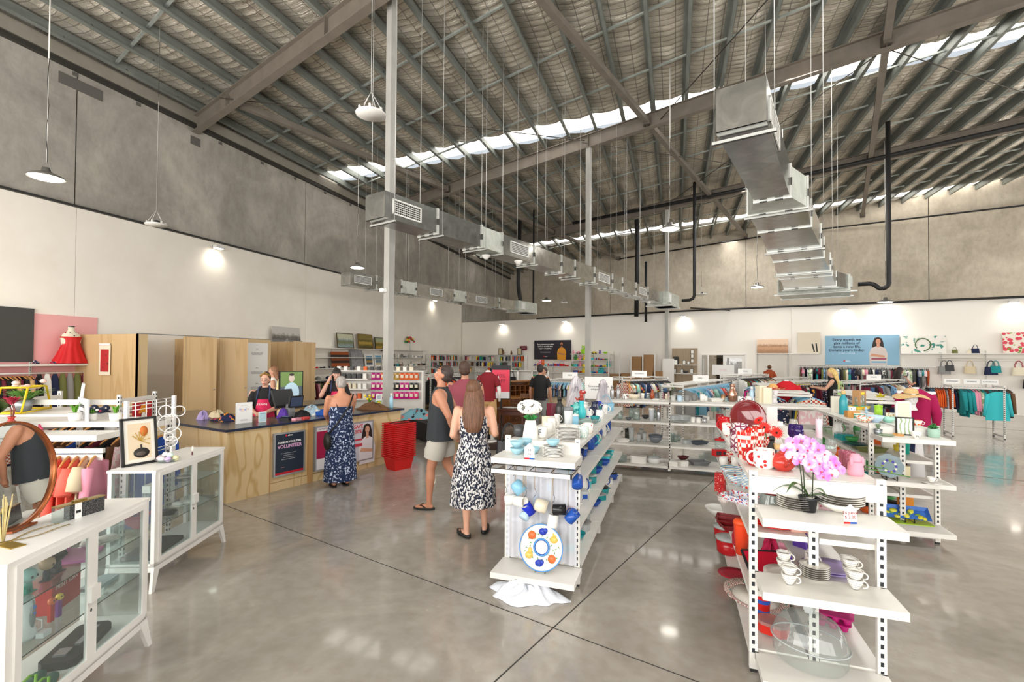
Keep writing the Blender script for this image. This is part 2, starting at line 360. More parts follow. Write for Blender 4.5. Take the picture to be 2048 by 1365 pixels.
SKY = [(.3, 1.3), (15.46, 16.47), (30.06, 31.2)]
ceil = T('ceiling', '', ''); del ceil['label'], ceil['category']; ceil['kind'] = 'structure'
ys = [-8]+[v for s in SKY for v in s]+[YB+3]
for a0, b0 in zip(ys[::2], ys[1::2]): struct(link('insulation', foil(a0, b0), ceil))
mb = MB().m(C('#777777', .6)); mb.add([(XL-.3, -8, zr(XL)+.95), (21, -8, zr(21)+.95), (21, YB+3, zr(21)+.95), (XL-.3, YB+3, zr(XL)+.95)], [(0, 1, 2, 3)])
sm = mat('translucent_roof_sheet', '#fffaf2', .5, em=5.)
for k, (a0, b0) in enumerate(SKY):
    mb = MB().m(sm); mb.sheet(lambda u, v: (XL+34.3*u, a0+(b0-a0)*v, zr(XL+34.3*u)+.79+.012*cos(2*pi*5*v)), 20, 24); struct(mb.build('window_%d' % (k+2), ceil))
# purlins: galvanised Z sections running towards the back wall
GALV = noisy('galvanised_purlin', [(.3, '#6f7571'), (.6, '#888d87'), (.8, '#a0a49c')], 5, rough=.45, metal=.25, sc3=(1, .2, 1))
mb = MB().m(GALV); mb.box(-.006, .006, 0, 46, 0, .26); mb.box(0, .09, 0, 46, 0, .008); mb.box(-.09, 0, 0, 46, .252, .26); mb.box(.082, .09, 0, 46, 0, .026)
mb.m(C('#5f645f', .5, .4))
for y in range(1, 35): mb.box(-.0065, .0065, y*1.3, y*1.3+.04, .08, .12)
me = mb.mesh('roof_purlin')
XMAX = 20.7; k = 0
while PX0+PS*k < XMAX:
    x = PX0+PS*k; o = link('roof_purlin', me, None, (x, -7.5, zr(x)+.46)); o['kind'] = 'structure'; k += 1
NP = k
# bridging rods between the purlins: rows across every bay
mb = MB().m(noisy('bridging_galv', [(.3, '#9ca39f'), (.7, '#b9c0bb')], 6, rough=.4, metal=.5))
for o in [-2.55+8.76*b+8.76*j/4 for b in range(4) for j in (1, 2, 3)]:
    for k in range(NP-1):
        x0 = PX0+PS*k; x1 = x0+PS; y0 = (o-x0*sin(DL))/cos(DL); y1 = (o-x1*sin(DL))/cos(DL)
        if -7 < y0 < YB+2: mb.bar((x0, y0, zr(x0)+.58), (x1, y1, zr(x1)+.58), .055, .045)
o = mb.build('trim_6', ceil); struct(o)
# rafters, struts and columns
STEEL = noisy('painted_roof_steel', [(.3, '#6e665c'), (.7, '#7d746a')], 3, rough=.5)
def ibeam(mb, p, q, h=.44, w=.2):
    p, q = Vector(p), Vector(q); mb.bar(p+Vector((0, 0, h/2)), q+Vector((0, 0, h/2)), .012, h); mb.bar(p, q, w, .02); mb.bar(p+Vector((0, 0, h)), q+Vector((0, 0, h)), w, .02)
OR = [-2.55, 6.18, 14.87, 23.7]
for k, o in enumerate(OR):
    x0 = XL; e0 = (XL/cos(DL)-o*math.tan(DL)); e0 = (x0-o*sin(DL))/cos(DL); e1 = (20.8-o*sin(DL))/cos(DL)
    a, b = DE(o, e0), DE(o, e1); a.z, b.z = zr(a.x), zr(b.x); mb = MB().m(STEEL); ibeam(mb, a, b)
    for e in (-18, -13.6, -9.2, -7.15, -5.1, .89, 5.5):
        p = DE(o, e); 
        if e > e0+.3: mb.add([], []); mb.T = Matrix.Translation((p.x, p.y, zr(p.x)+.22)) @ Matrix.Rotation(-DL, 4, 'Z'); mb.cb((0, 0, 0), (.012, .19, .42)); mb.T = None
    s = ['nearest the shopfront, overhead', 'nearest the counter, meeting the concrete left wall', 'crossing the middle of the shop above the long duct', 'farthest back, carrying the black pipes'][k]
    tag(mb.build('roof_beam'), 'brown-grey steel roof beam '+s, 'beam', 'steel roof beams')
mb0 = {}
for ei, e in enumerate((-13.55, -5.1, .89)):
    for a, b in zip(OR, OR[1:]+[33.35]):
        p, q = DE(a+.1, e), DE(b-.1 if b < 33 else b, e); x = (p.x+q.x)/2
        if p.x < XL or q.x < XL: continue
        p.z, q.z = zr(p.x)+.2, zr(q.x)+.2
        mb = MB().m(STEEL); mb.bar(p, q, .16, .16); mb.m(C('#5d564e', .5)); mb.cb(((p.x), p.y, p.z), (.2, .2, .26)); mb.cb((q.x, q.y, q.z), (.2, .2, .26))
        where = ['near the left wall', 'over the middle aisle', 'over the right-hand aisle'][ei]
        bay = {-2.55: 'in the bay above the photographer', 6.18: 'in the bay over the counter', 14.87: 'in the bay past the middle beam', 23.7: 'in the bay over the stock room'}[a]
        tag(mb.build('roof_strut'), 'square steel roof strut %s, %s' % (where, bay), 'strut', 'roof struts')
# thin cross bracing
mb = None
for n_, (p, q, l) in enumerate([((-11.4, 9.4), (-2.9, 16), 'rising from the nearest beam by the left wall'), ((-3, 16.1), (5.1, 23), 'between the middle and farthest beams'), ((5, 14.3), (-.4, 24.4), 'crossing behind the right-hand duct'), ((5, 14.3), (12.4, 20.7), 'at the far right of the roof'), ((-.5, 15.7), (5.1, 5.1), 'overhead on the right')]):
    mb = MB().m(C('#4b4640', .5, .3)); mb.tube([(p[0], p[1], zr(p[0])+.16), (q[0], q[1], zr(q[0])+.16)], .015, 6)
    tag(mb.build('bracing_rod'), 'thin dark diagonal bracing rod '+l, 'rod', 'diagonal bracing rods')
CGREY = noisy('column_grey_paint', [(.3, '#a5a39e'), (.7, '#b4b2ac')], 2, rough=.45)
for k, o in enumerate(OR[1:]):
    p = DE(o, -7.15) if k else Vector((-5.54, 8.46, 0)); mb = MB().m(CGREY); mb.T = Matrix.Translation(p) @ Matrix.Rotation(-DL, 4, 'Z'); h = zr(p.x)+(0 if k else .46); mb.box(-.076, .076, -.076, .076, .01, h); mb.m(C('#8d8b86', .5)); mb.box(-.11, .11, -.11, .11, 0, .02); mb.box(-.09, .09, -.09, .09, h-.02, h)
    mb.m(C('#77756f', .5)); mb.box(-.0775, -.06, -.01, .01, .1, h)
    s = ['behind the service counter, with a white camera on it', 'in the middle of the shop, behind the blue crockery stand', 'near the back wall, beyond the racks'][k]
    tag(mb.build('steel_column'), 'tall square grey steel column '+s, 'column', 'steel columns')
# ================================================================ AIR DUCTS, PIPES, LAMPS
def sheetmetal(name, tones, rough, metal=.75):
    m = noisy(name, tones, 3.2, rough=rough, metal=metal, detail=3, bump=.04, dist=1.5); return m
GS = sheetmetal('duct_sheet_metal', [(.3, '#9c9d9b'), (.55, '#b2b3b0'), (.75, '#c8c8c4')], .2, .92)
GS2 = sheetmetal('duct_spangled_zinc', [(.35, '#b9beb6'), (.6, '#cfd3ca')], .5, .45)
GF = mat('duct_flange_zinc', '#d5d6d1', .38, .6); GD = C('#4a4a47', .4, .4); BLK = C('#1d1d1d', .55)
ROT = Matrix.Rotation(-DL, 4, 'Z')
def duct(label, o0, e, w, zb, h, secs, grilles, side, bars, unit, widths=None):
    """local frame: x along the back wall direction, y into the shop; origin under the near end"""
    t = T('air_duct', label, 'duct', DE(o0, e, zb), -DL, 'suspended air ducts')
    wd = widths or [(0, w)]*(len(secs))
    MB().m(GS).box(wd[0][0], wd[0][1], -.012, .0, .006, h-.006).build('end_panel', t)
    for k in range(len(secs)-1):
        y0, y1 = secs[k]-o0, secs[k+1]-o0; a, b = wd[k], wd[k+1]; short = (y1-y0) < .75
        mb = MB().m(GS2 if short else GS); mb.add([(a[0], y0, 0), (a[1], y0, 0), (a[1], y0, h), (a[0], y0, h), (b[0], y1, 0), (b[1], y1, 0), (b[1], y1, h), (b[0], y1, h)],
            [(0, 1, 5, 4), (1, 2, 6, 5), (2, 3, 7, 6), (3, 0, 4, 7)], False)
        mb.build('duct_section', t)
        if k:
            mb = MB().m(GF); g = .022; d = .018
            for x0, x1, z0, z1 in ((a[0]-g, a[0], -g, h+g), (a[1], a[1]+g, -g, h+g), (a[0], a[1], -g, 0), (a[0], a[1], h, h+g)): mb.box(x0, x1, y0-d, y0+d, z0, z1)
            mb.m(GD)
            for q in (.25, .7): x = a[0]+(a[1]-a[0])*q; mb.box(x-.05, x+.05, y0-d-.003, y0+d+.003, -g-.003, -g+.012)
            mb.box(a[1]+.004, a[1]+g+.003, y0-d-.003, y0+d+.003, h*.35, h*.6)
            mb.build('flange', t)
    for g0, g1 in grilles:
        y0, y1 = g0-o0, g1-o0; x = side if not callable(side) else side(y0); s = 1 if x > 0 else -1
        fr = MB().m(C('#e9e8e3', .4)); z0, z1 = h*.2, h*.8
        for a, b, c, d in ((y0, y1, z0, z0+.025), (y0, y1, z1-.025, z1), (y0, y0+.025, z0, z1), (y1-.025, y1, z0, z1)): fr.box(x, x+.014*s, a, b, c, d) if s > 0 else fr.box(x-.014, x, a, b, c, d)
        fo_ = fr.build('grille', t); lv = MB().m(C('#e9e8e3', .4)); n = 6
        for k in range(1, n): zz = z0+.025+(z1-z0-.05)*k/n; lv.box(x-.002, x+.010, y0+.02, y1-.02, zz-.005, zz+.005)
        m = max(4, int((y1-y0)/.045))
        for k in range(1, m): yy = y0+.02+(y1-y0-.04)*k/m; lv.box(x, x+.006, yy-.003, yy+.003, z0+.02, z1-.02)
        lv.m(C('#2c2c2a', .7)).box(x-.0, x+.002, y0+.02, y1-.02, z0+.02, z1-.02); lv.build('louvre', fo_)
    for y in bars:
        yy = y-o0; k = max(i for i in range(len(secs)) if secs[i] <= y+.3) if y+.3 > secs[0] else 0; a = wd[min(k, len(wd)-1)]
        mb = MB().m(C('#bdbeb9', .4, .5)).box(a[0]-.07, a[1]+.07, yy-.02, yy+.02, -.052, -.022); mb.m(GD).box(a[0]-.07, a[1]+.07, yy-.018, yy+.022, -.0522, -.046); mb.build('hanger_bar', t)
        for x in (a[0]-.05, a[1]+.05):
            p = ROT @ Vector((x, yy, 0)); zt = zr(DE(o0, e).x+p.x)+.4-zb
            MB().m(C('#c8c8c4', .4, .4)).tube([(x, yy, -.05), (x, yy, zt)], .0045, 6).build('hanger_rod', t)
    if unit:
        x0, x1, y0, y1, z0, z1 = unit; MB().m(GS2).box(x0, x1, y0-o0, y1-o0, z0, z1).build('fan_unit', t)
        MB().m(C('#d9dad6', .5)).box(x1, x1+.05, y0-o0+.15, y0-o0+.5, .06, z1-.06).m(C('#f1f1ee', .5)).box(x1+.05, x1+.055, y0-o0+.22, y0-o0+.42, .1, z1-.12).build('control_box', t)
        MB().m(C('#c9cac6', .4, .5)).box(x0-.12, x1+.18, y0-o0+.1, y0-o0+.22, -.09, -.04).box(x0-.06, x1+.1, y1-o0-.3, y1-o0-.16, -.09, -.04).box(x0+.05, x1, y0-o0+.2, y1-o0-.1, -.05, -.02).build('drip_tray', t)
    return t
H1 = 0.439
dd = duct('silver duct with four white grilles hanging in front of the counter column', 5.24, -6.655, 0.485, 4.192, H1, [5.24, 6.471, 7.781, 8.502, 9.825, 11.201, 11.987, 13.257, 14.62, 15.484, 16.768, 18.052, 19.912],
     [(5.397, 6.052), (8.829, 9.576), (13.545, 14.384), (17.069, 17.882)], 0.485, [5.397, 6.55, 7.86, 8.45, 9.89, 11.266, 12.183, 13.362, 14.803, 15.72, 17.03, 18.602], (-.16, .65, 19.9, 21.7, -.05, .5))
duct('silver duct running low along the concrete left wall', 9.629, -13.428, 0.485, 4.192, H1, [9.629, 10.663, 11.777, 12.471, 14.593, 15.288, 17.672, 19.126],
     [(9.773, 10.454), (13.205, 13.886), (15.969, 16.742)], 0.485, [10.611, 11.921, 12.576, 14.803, 15.196, 17.292, 17.816], (-.13, .59, 19.13, 20.8, -.05, .47))
duct('wide stepped silver duct hanging overhead on the right', 5.148, -1.061, 0.458, 4.192, .445, [5.148, 7.729, 8.384, 9.629, 11.489, 12.746, 14.738, 15.589, 17.816, 18.733],
     [(5.37, 6.22)], 0.458, [5.306, 8.45, 11.528, 14.803, 17.947], (-.81, 1.24, 18.73, 20.57, -.06, .47), widths=[(0, 0.458), (0, 0.445), (-0.183, 0.616), (-0.197, 0.603), (-0.262, 0.681), (-0.288, 0.694), (-0.419, 0.773), (-0.432, 0.799), (-0.524, 0.865), (-0.786, 1.179)])
def pipe(name, pts, r, label, cat='pipe', group=None, mt=None, n=10):
    q = [Vector(pts[0])]
    for a, b, c in zip(pts, pts[1:], pts[2:]):      # rounded elbows
        a, b, c = Vector(a), Vector(b), Vector(c); k = min((b-a).length, (c-b).length)*.4; k = min(k, r*3)
        q += [b+(a-b).normalized()*k, b+(a-b).normalized()*k*.3+(c-b).normalized()*k*.3, b+(c-b).normalized()*k]
    q.append(Vector(pts[-1])); return tag(MB().m(mt or BLK).tube(q, r, n).build(name), label, cat, group)
pipe('insulated_pipe', [DE(23.384, -12.183, 9.3), DE(23.384, -3.93, 9.5), DE(23.384, 3.93, 9.95), DE(23.384, 11.8, 10.4)], .075, 'long black insulated pipe running along the farthest roof beam', group='black pipes')
pipe('insulated_pipe', [DE(21.484, -5.306, 9.563), DE(21.484, -5.306, 4.455), DE(21.484, -5.83, 4.455)], .065, 'black pipe dropping to the far end of the long middle duct', group='black pipes')
pipe('flexible_duct', [DE(23.187, -8.515, 8.843), DE(23.187, -8.45, 7.926), DE(23.187, -8.515, 3.996)], .11, 'thick ribbed black hose hanging left of the middle duct end', 'hose', 'black pipes')
pipe('insulated_pipe', [DE(23.449, -8.122, 6.747), DE(23.449, -8.122, 3.734)], .065, 'short black pipe beside the ribbed hose', group='black pipes')
pipe('insulated_pipe', [DE(19.912, 1.218, 9.76), DE(19.912, 1.218, 4.324), DE(19.912, 0.983, 4.232), DE(19.912, 0.812, 4.455), DE(19.912, 0.393, 4.455)], .07, 'black pipe with a trap beside the right-hand stepped duct', group='black pipes')
pipe('insulated_pipe', [DE(20.829, -13.1, 9.498), DE(20.829, -13.1, 4.455), DE(20.567, -13.1, 4.389)], .045, 'straight black pipe above the far end of the left-wall duct', group='black pipes')
pipe('flexible_duct', [DE(20.305, -13.624, 8.974), DE(20.305, -13.689, 5.437), DE(20.174, -13.428, 4.716)], .105, 'curved black hose dropping into the left-wall duct', 'hose', 'black pipes')
pipe('drain_pipe', [DE(21.615, -5.502, 4.127), DE(23.318, -4.323, 4.127), DE(23.842, -4.323, 4.127)], .03, 'thin black drain running from the middle duct to the wall pipe', group='black pipes')
pipe('drain_pipe', [DE(23.908, -14.803, 4.206), DE(23.908, -5.24, 4.232), DE(23.908, 7.86, 4.127), DE(23.908, 11.79, 4.101)], .045, 'long thin black pipe along the top of the white back wall', group='black pipes')
pipe('conduit', [DE(33.209, -13.755, 9.171), DE(33.209, -3.93, 9.563), DE(33.209, 7.86, 9.472), DE(33.209, 13.1, 9.367)], .045, 'black pipe with white clips high on the concrete back wall', group='black pipes')
pipe('conduit', [DE(33.248, -15.589, 9.76), DE(33.248, -15.589, 3.996)], .03, 'pair of pale conduits down the back left corner', mt=C('#b5aea0', .5))
# pendant lamps
def lamp(loc, r, label, zt):
    t = T('high_bay_lamp', label, 'lamp', loc, 0, 'hanging high-bay lamps')
    MB().m(C('#84827e', .35, .6)).lathe([(r, .0), (r*1.0, .02), (r*.85, .05), (r*.5, .09), (r*.28, .12), (r*.24, .19), (0, .2)], 24).build('lamp_shade', t)
    MB().m(mat('lamp_lens', '#fff8ec', .4, em=22)).lathe([(0, -.012), (r*.8, -.006), (r*.86, .004)], 24).build('lens', t)
    l = bpy.data.lights.new('lamp_light', 'SPOT'); l.energy = 120; l.spot_size = 2.2; l.spot_blend = .6; l.shadow_soft_size = r*.8; l.color = (1, .95, .87)
    o = bpy.data.objects.new('lamp_light', l); COL.objects.link(o); o.parent = t; o.location = (0, 0, -.03)
    MB().m(C('#8f8d88', .4, .4)).tube([(r*.55, 0, .1), (r*.4, 0, .26), (0, 0, .3), (-r*.4, 0, .26), (-r*.55, 0, .1)], .006, 6).build('bracket', t)
    mb = MB().m(C('#3c3b39', .6)); h = zt-loc[2]; pts = [(.012*sin(k*1.7), .012*cos(k*1.3), .28+(h*.55-.28)*k/9) for k in range(10)]; mb.tube(pts, .006, 6)
    mb.m(C('#dcdad4', .4)).tube([(0, 0, .28), (0, 0, h)], .004, 6); mb.tube([(0, 0, h*.55), (0, 0, h)], .012, 6).build('cord', t)
    return t
lamp((-11.135, 5.633, 5.201), 0.275, 'lit round lamp hanging at far left before the concrete wall', zr(-11.135)+.74)
lamp((-10.873, 14.567, 5.109), 0.262, 'small lit lamp hanging just left of the counter column', zr(-10.873)+.74)
lamp((-0.144, 13.742, 5.437), 0.262, 'lit lamp hanging high over the middle of the shop', zr(-0.131)+.74)
lamp((-6.419, 24.497, 4.913), 0.262, 'lit lamp hanging in the back left, above the dark poster', zr(-6.55)+.74)
lamp((3.236, 22.218, 4.913), 0.262, 'lit lamp hanging left of the stepped duct, near the back wall', zr(3.144)+.74)
lamp((7.729, 22.27, 4.153), 0.275, 'lit lamp at the far right, level with the wall pipe', zr(7.86)+.74)
def speaker(loc, r, label, zt):
    t = T('hanging_speaker', label, 'speaker', loc, 0, 'hanging disc speakers')
    MB().m(C('#e6e4de', .5)).lathe([(0, 0), (r, 0), (r*1.02, .012), (r*.9, .03), (r*.4, .045), (0, .05)], 24).build('speaker_disc', t)
    mb = MB().m(C('#d8d6d0', .5))
    for k in range(6): a = k*pi/3; mb.cb((r*.8*cos(a), r*.8*sin(a), .05), (.025, .025, .05))
    mb.m(C('#222222', .5)).cb((.02, 0, .07), (.09, .07, .06)); mb.build('clamp', t)
    mb = MB().m(C('#cfcdc7', .5))
    for k in range(4): a = k*pi/2; mb.tube([(r*.8*cos(a), r*.8*sin(a), .06), (0, 0, .06+r*1.3)], .004, 5)
    mb.tube([(0, 0, .06+r*1.3), (0, 0, zt-loc[2])], .003, 5); mb.m(C('#2c2b29', .5)); mb.tube([(.012, .004, .06+r*1.3), (-.01, .0, (zt-loc[2])*.4), (.01, 0, (zt-loc[2])*.9)], .004, 5); mb.build('suspension', t)
speaker((-3.995, 5.607, 5.254), 0.203, 'white disc speaker hanging beside the near end of the middle duct', zr(-3.93)+.74)
speaker((-10.873, 7.467, 4.782), 0.21, 'white disc speaker hanging edge-on before the left wall', zr(-10.873)+.74)
speaker((-5.633, 25.152, 4.848), 0.197, 'small white disc speaker hanging over the bookcases', zr(-5.633)+.74)
speaker((1.061, 22.021, 4.651), 0.223, 'small white disc speaker hanging before the concrete back wall', zr(1.048)+.74)
# flood lights at the top of the white walls
def flood(loc, rz, label, p=32):
    t = T('wall_floodlight', label, 'floodlight', loc, rz, 'wall floodlights')     # local -y points into the room
    MB().m(C('#8b8986', .4, .3)).box(-.07, .07, -.12, 0, -.01, .05).build('mount', t)
    MB().m(C('#d6d5d2', .4)).box(-.13, .13, -.26, -.1, -.05, .03).build('housing', t)
    MB().m(mat('flood_lens', '#fff6e6', .4, em=30)).box(-.115, .115, -.25, -.11, -.056, -.0505).build('lens', t)
    l = bpy.data.lights.new('flood_beam', 'SPOT'); l.energy = p; l.spot_size = 2.3; l.spot_blend = .8; l.shadow_soft_size = .1; l.color = (1, .93, .8)
    o = bpy.data.objects.new('flood_beam', l); COL.objects.link(o); o.parent = t; o.location = (0, -.2, -.09); o.rotation_euler = (.35, 0, 0)
    return t
flood((XL+.08, 10.85, 5.2), pi/2, 'lit floodlight on the white left wall, over the fitting rooms')
flood((XL+.08, 24.7, 5.2), pi/2, 'lit floodlight on the left wall behind the low duct')
for e, s in ((-17.3, 'left of the dark poster'), (-12.9, 'above the dark poster'), (-6.42, 'above the wooden frame display'), (0, 'above the blue poster'), (4.9, 'at the far right end')):
    flood(DE(PO-.03, e, 4.0), -DL, 'lit floodlight on the white back wall, '+s)
p = Vector((-5.54, 8.46, 0))
t = T('security_camera', 'white dome security camera on the counter column', 'camera', (p.x-.03, p.y-.1, 3.25), -DL)
MB().m(C('#f0f0ee', .3)).ell((-.05, -.04, 0), (.085, .055, .05)).box(-.03, .03, -.02, .03, -.04, .04).build('housing', t)
MB().m(C('#111111', .15)).ell((-.085, -.075, -.005), (.025, .02, .025)).build('camera_eye', t)
for (o, e, l) in ((8.3, -6.45, 'white round sensor under the middle duct'), (9.2, -6.2, 'white cone sensor hanging under the middle duct, by its second grille'), (18.5, -6.3, 'white cone sensor under the far end of the middle duct')):
    tag(MB().m(C('#ebe9e4', .5)).lathe([(0, -.08), (.04, -.07), (.1, 0), (.1, .02), (0, .02)], 16).build('ceiling_sensor', None, None, DE(o, e, 4.13)), l, 'sensor', 'ceiling sensors')
tag(MB().m(C('#ebe9e4', .5)).lathe([(0, -.02), (.08, -.02), (.09, .0), (.09, .03), (0, .04)], 16).build('smoke_detector', None, None, (-4.2, 7.8, 8.85)), 'white round smoke detector on a purlin at the top of the picture', 'detector')
# ================================================================ KITS OF SMALL THINGS
def G(x, y, z=0.):
    """the point at height z seen at pixel (x, y): used to stand things on floors and shelves"""
    r = Fv*CF+Rv*(x-1024)-Uv*(y-700); k = (z-CH)/r.z; return Vector((0, 0, CH))+r*k
def hitp(x, y, p0, n):
    r = Fv*CF+Rv*(x-1024)-Uv*(y-700); c = Vector((0, 0, CH)); k = (Vector(p0)-c).dot(n)/r.dot(n); return c+r*k
def handle(mb, x, z0, z1, out, r=.0045):
    n = 8; mb.tube([(x+out*sin(pi*i/n), 0, z0+(z1-z0)*(.5-.5*cos(pi*i/n))) for i in range(n+1)], r, 7); return mb
def shell(prof, t=.003):
    """open vessel from its outer profile"""
    inner = [(max(r-t, 0), z+(t if i == 0 else 0)) for i, (r, z) in enumerate(prof)]
    return [(0, prof[0][1])]+prof+inner[::-1]+[(0, prof[0][1]+t)]
def L(prof, n=18, **k): m = MB(); return m.lathe(prof, n, **k)
def k_mug(): return [('body', L(shell([(.038, 0), (.041, .004), (.042, .095)]))), ('handle', handle(MB(), .04, .02, .08, .028, .005))]
def k_bigmug(): return [('body', L(shell([(.035, 0), (.048, .015), (.052, .05), (.05, .1)]))), ('handle', handle(MB(), .049, .02, .085, .03, .006))]
def k_cup(): return [('body', L(shell([(.018, 0), (.022, .006), (.036, .03), (.044, .062)]))), ('handle', handle(MB(), .038, .015, .055, .024, .0035))]
def k_bowl(): return [('bowl', L(shell([(.03, 0), (.035, .005), (.065, .035), (.078, .07)]), 24))]
def k_bigbowl(): return [('bowl', L(shell([(.05, 0), (.06, .008), (.11, .05), (.14, .1)]), 28))]
def k_plate(): return [('plate', L([(0, 0), (.07, 0), (.085, .004), (.13, .016), (.131, .019), (.085, .009), (.07, .006), (0, .006)], 32))]
def k_saucer(): return [('plate', L([(0, 0), (.045, 0), (.055, .003), (.078, .012), (.078, .015), (.05, .006), (0, .005)], 28))]
def k_platter(): return [('plate', L([(0, 0), (.1, 0), (.12, .006), (.19, .02), (.192, .025), (.12, .012), (0, .009)], 36))]
def k_tumbler(): return [('glass', L(shell([(.03, 0), (.038, .11)], .002), 18))]
def k_goblet(): return [('glass', L([(0, 0), (.034, 0), (.034, .003), (.005, .008), (.004, .08), (.02, .09), (.036, .12), (.036, .15), (.03, .19), (.028, .19), (.034, .15), (.034, .122), (.018, .094), (0, .088)], 18))]
def k_jar(): return [('body', L(shell([(.045, 0), (.05, .01), (.05, .12), (.04, .14), (.04, .15)], .002), 18)), ('lid', L([(0, .145), (.045, .145), (.045, .17), (0, .173)]))]
def k_bottle(): return [('body', L([(0, 0), (.035, 0), (.037, .005), (.037, .14), (.03, .165), (.018, .18), (.018, .2), (0, .2)])), ('cap', L([(0, .198), (.021, .198), (.021, .23), (.014, .235), (0, .235)]))]
def k_flask(): return [('body', L([(0, 0), (.033, 0), (.042, .17), (.042, .172), (0, .172)])), ('lid', L([(0, .17), (.045, .17), (.045, .185), (.035, .2), (0, .2)]))]
def k_vase(): return [('vase', L(shell([(.035, 0), (.05, .03), (.055, .09), (.03, .16), (.028, .2), (.036, .22)]), 20))]
def k_pot(): return [('pot', L(shell([(.04, 0), (.045, .01), (.05, .07)], .005), 18)), ('foliage', leaves(26, .085, .07, .012))]
def leaves(n, h, z0, w, spread=.055, seed=1, curl=1.):
    rg = random.Random(seed); mb = MB()
    for i in range(n):
        a = rg.uniform(0, 2*pi); o = rg.uniform(.15, 1)*spread*curl; hh = h*rg.uniform(.5, 1); b = rg.uniform(0, .02); d = Vector((cos(a), sin(a), 0)); s = Vector((-sin(a), cos(a), 0))*w*.5
        p0 = d*b+Vector((0, 0, z0)); p1 = d*(b+o*.4)+Vector((0, 0, z0+hh*.7)); p2 = d*(b+o)+Vector((0, 0, z0+hh))
        mb.add([p0-s*.4, p0+s*.4, p1+s, p1-s, p2], [(0, 1, 2, 3), (3, 2, 4)], True)
    return mb
def k_succulent():
    mb = MB()
    for r_, n, t in ((.045, 9, .5), (.03, 7, .9), (.015, 5, 1.3)):
        for i in range(n):
            a = 2*pi*i/n+r_*30; d = Vector((cos(a), sin(a), 0)); s = Vector((-sin(a), cos(a), 0))*.009
            p = d*.004+Vector((0, 0, .07)); q = d*r_*.6+Vector((0, 0, .075+.02*t)); e = d*r_+Vector((0, 0, .07+.035*t)); mb.add([p, q-s, e, q+s, q+Vector((0, 0, -.008))], [(0, 1, 2, 3), (0, 4, 1), (1, 4, 2), (2, 4, 3), (3, 4, 0)], True)
    return [('pot', L(shell([(.036, 0), (.04, .005), (.042, .07)], .005), 18)), ('foliage', mb)]
def k_teapot():
    sp = MB().tube([(-.06, 0, .04), (-.09, 0, .06), (-.105, 0, .095)], [.014, .009, .007], 8)
    return [('body', L([(0, 0), (.04, 0), (.068, .03), (.072, .06), (.05, .1), (.03, .11), (0, .11)], 22)), ('spout', sp), ('handle', handle(MB(), .062, .03, .1, .045, .006)), ('lid', L([(0, .105), (.032, .108), (.02, .122), (.006, .126), (.01, .138), (0, .143)]))]
def k_jug():
    return [('body', L(shell([(.045, 0), (.06, .02), (.062, .1), (.045, .15), (.05, .19)]), 20)), ('handle', handle(MB(), .05, .06, .17, .045, .007))]
def k_canister(): return [('body', L([(0, 0), (.045, 0), (.045, .12), (0, .12)])), ('lid', L([(0, .119), (.047, .119), (.047, .135), (.01, .138), (.008, .15), (0, .152)]))]
def k_candle(): return [('candle', L([(0, 0), (.03, 0), (.03, .09), (.005, .088), (0, .1)]))]
def rbox(mb, x, y, z, r=.01, z0=0.):
    return mb.prism([(x/2-r, -y/2), (x/2, -y/2+r), (x/2, y/2-r), (x/2-r, y/2), (-x/2+r, y/2), (-x/2, y/2-r), (-x/2, -y/2+r), (-x/2+r, -y/2)], z0, z0+z, 'z')
def k_box(): return [('box', rbox(MB(), .14, .1, .08, .003))]
def k_tallbox(): return [('box', rbox(MB(), .1, .08, .2, .003))]
def k_tub(): return [('body', rbox(MB(), .16, .11, .06, .02)), ('lid', rbox(MB(), .17, .12, .012, .022, .06))]
def k_rtub(): return [('body', L(shell([(.05, 0), (.06, .01), (.065, .08)]), 20)), ('lid', L([(0, .08), (.069, .08), (.069, .092), (.03, .095), (0, .095)]))]
def k_casserole():
    mb = L(shell([(.08, 0), (.095, .01), (.1, .08)], .005), 26); mb.box(-.125, -.095, -.02, .02, .06, .07).box(.095, .125, -.02, .02, .06, .07)
    return [('body', mb), ('lid', L([(0, .08), (.1, .08), (.09, .1), (.04, .118), (.012, .122), (.014, .14), (0, .142)], 26))]
def k_dish(): return [('dish', MB().add([(-.09, -.06, 0), (.09, -.06, 0), (.09, .06, 0), (-.09, .06, 0), (-.12, -.085, .05), (.12, -.085, .05), (.12, .085, .05), (-.12, .085, .05), (-.112, -.078, .05), (.112, -.078, .05), (.112, .078, .05), (-.112, .078, .05), (-.085, -.055, .008), (.085, -.055, .008), (.085, .055, .008), (-.085, .055, .008)],
    [(3, 2, 1, 0), (0, 1, 5, 4), (1, 2, 6, 5), (2, 3, 7, 6), (3, 0, 4, 7), (4, 5, 9, 8), (5, 6, 10, 9), (6, 7, 11, 10), (7, 4, 8, 11), (8, 9, 13, 12), (9, 10, 14, 13), (10, 11, 15, 14), (11, 8, 12, 15), (12, 13, 14, 15)], False))]
def k_frame():
    mb = MB(); w, h, b = .15, .2, .014
    for x0, x1, z0, z1 in ((-w/2, w/2, 0, b), (-w/2, w/2, h-b, h), (-w/2, -w/2+b, 0, h), (w/2-b, w/2, 0, h)): mb.box(x0, x1, -.008, .008, z0, z1)
    mb.bar((0, .008, .12), (0, .07, .002), .03, .004); return [('frame', mb), ('picture', MB().box(-w/2+b, w/2-b, -.004, .004, b, h-b))]
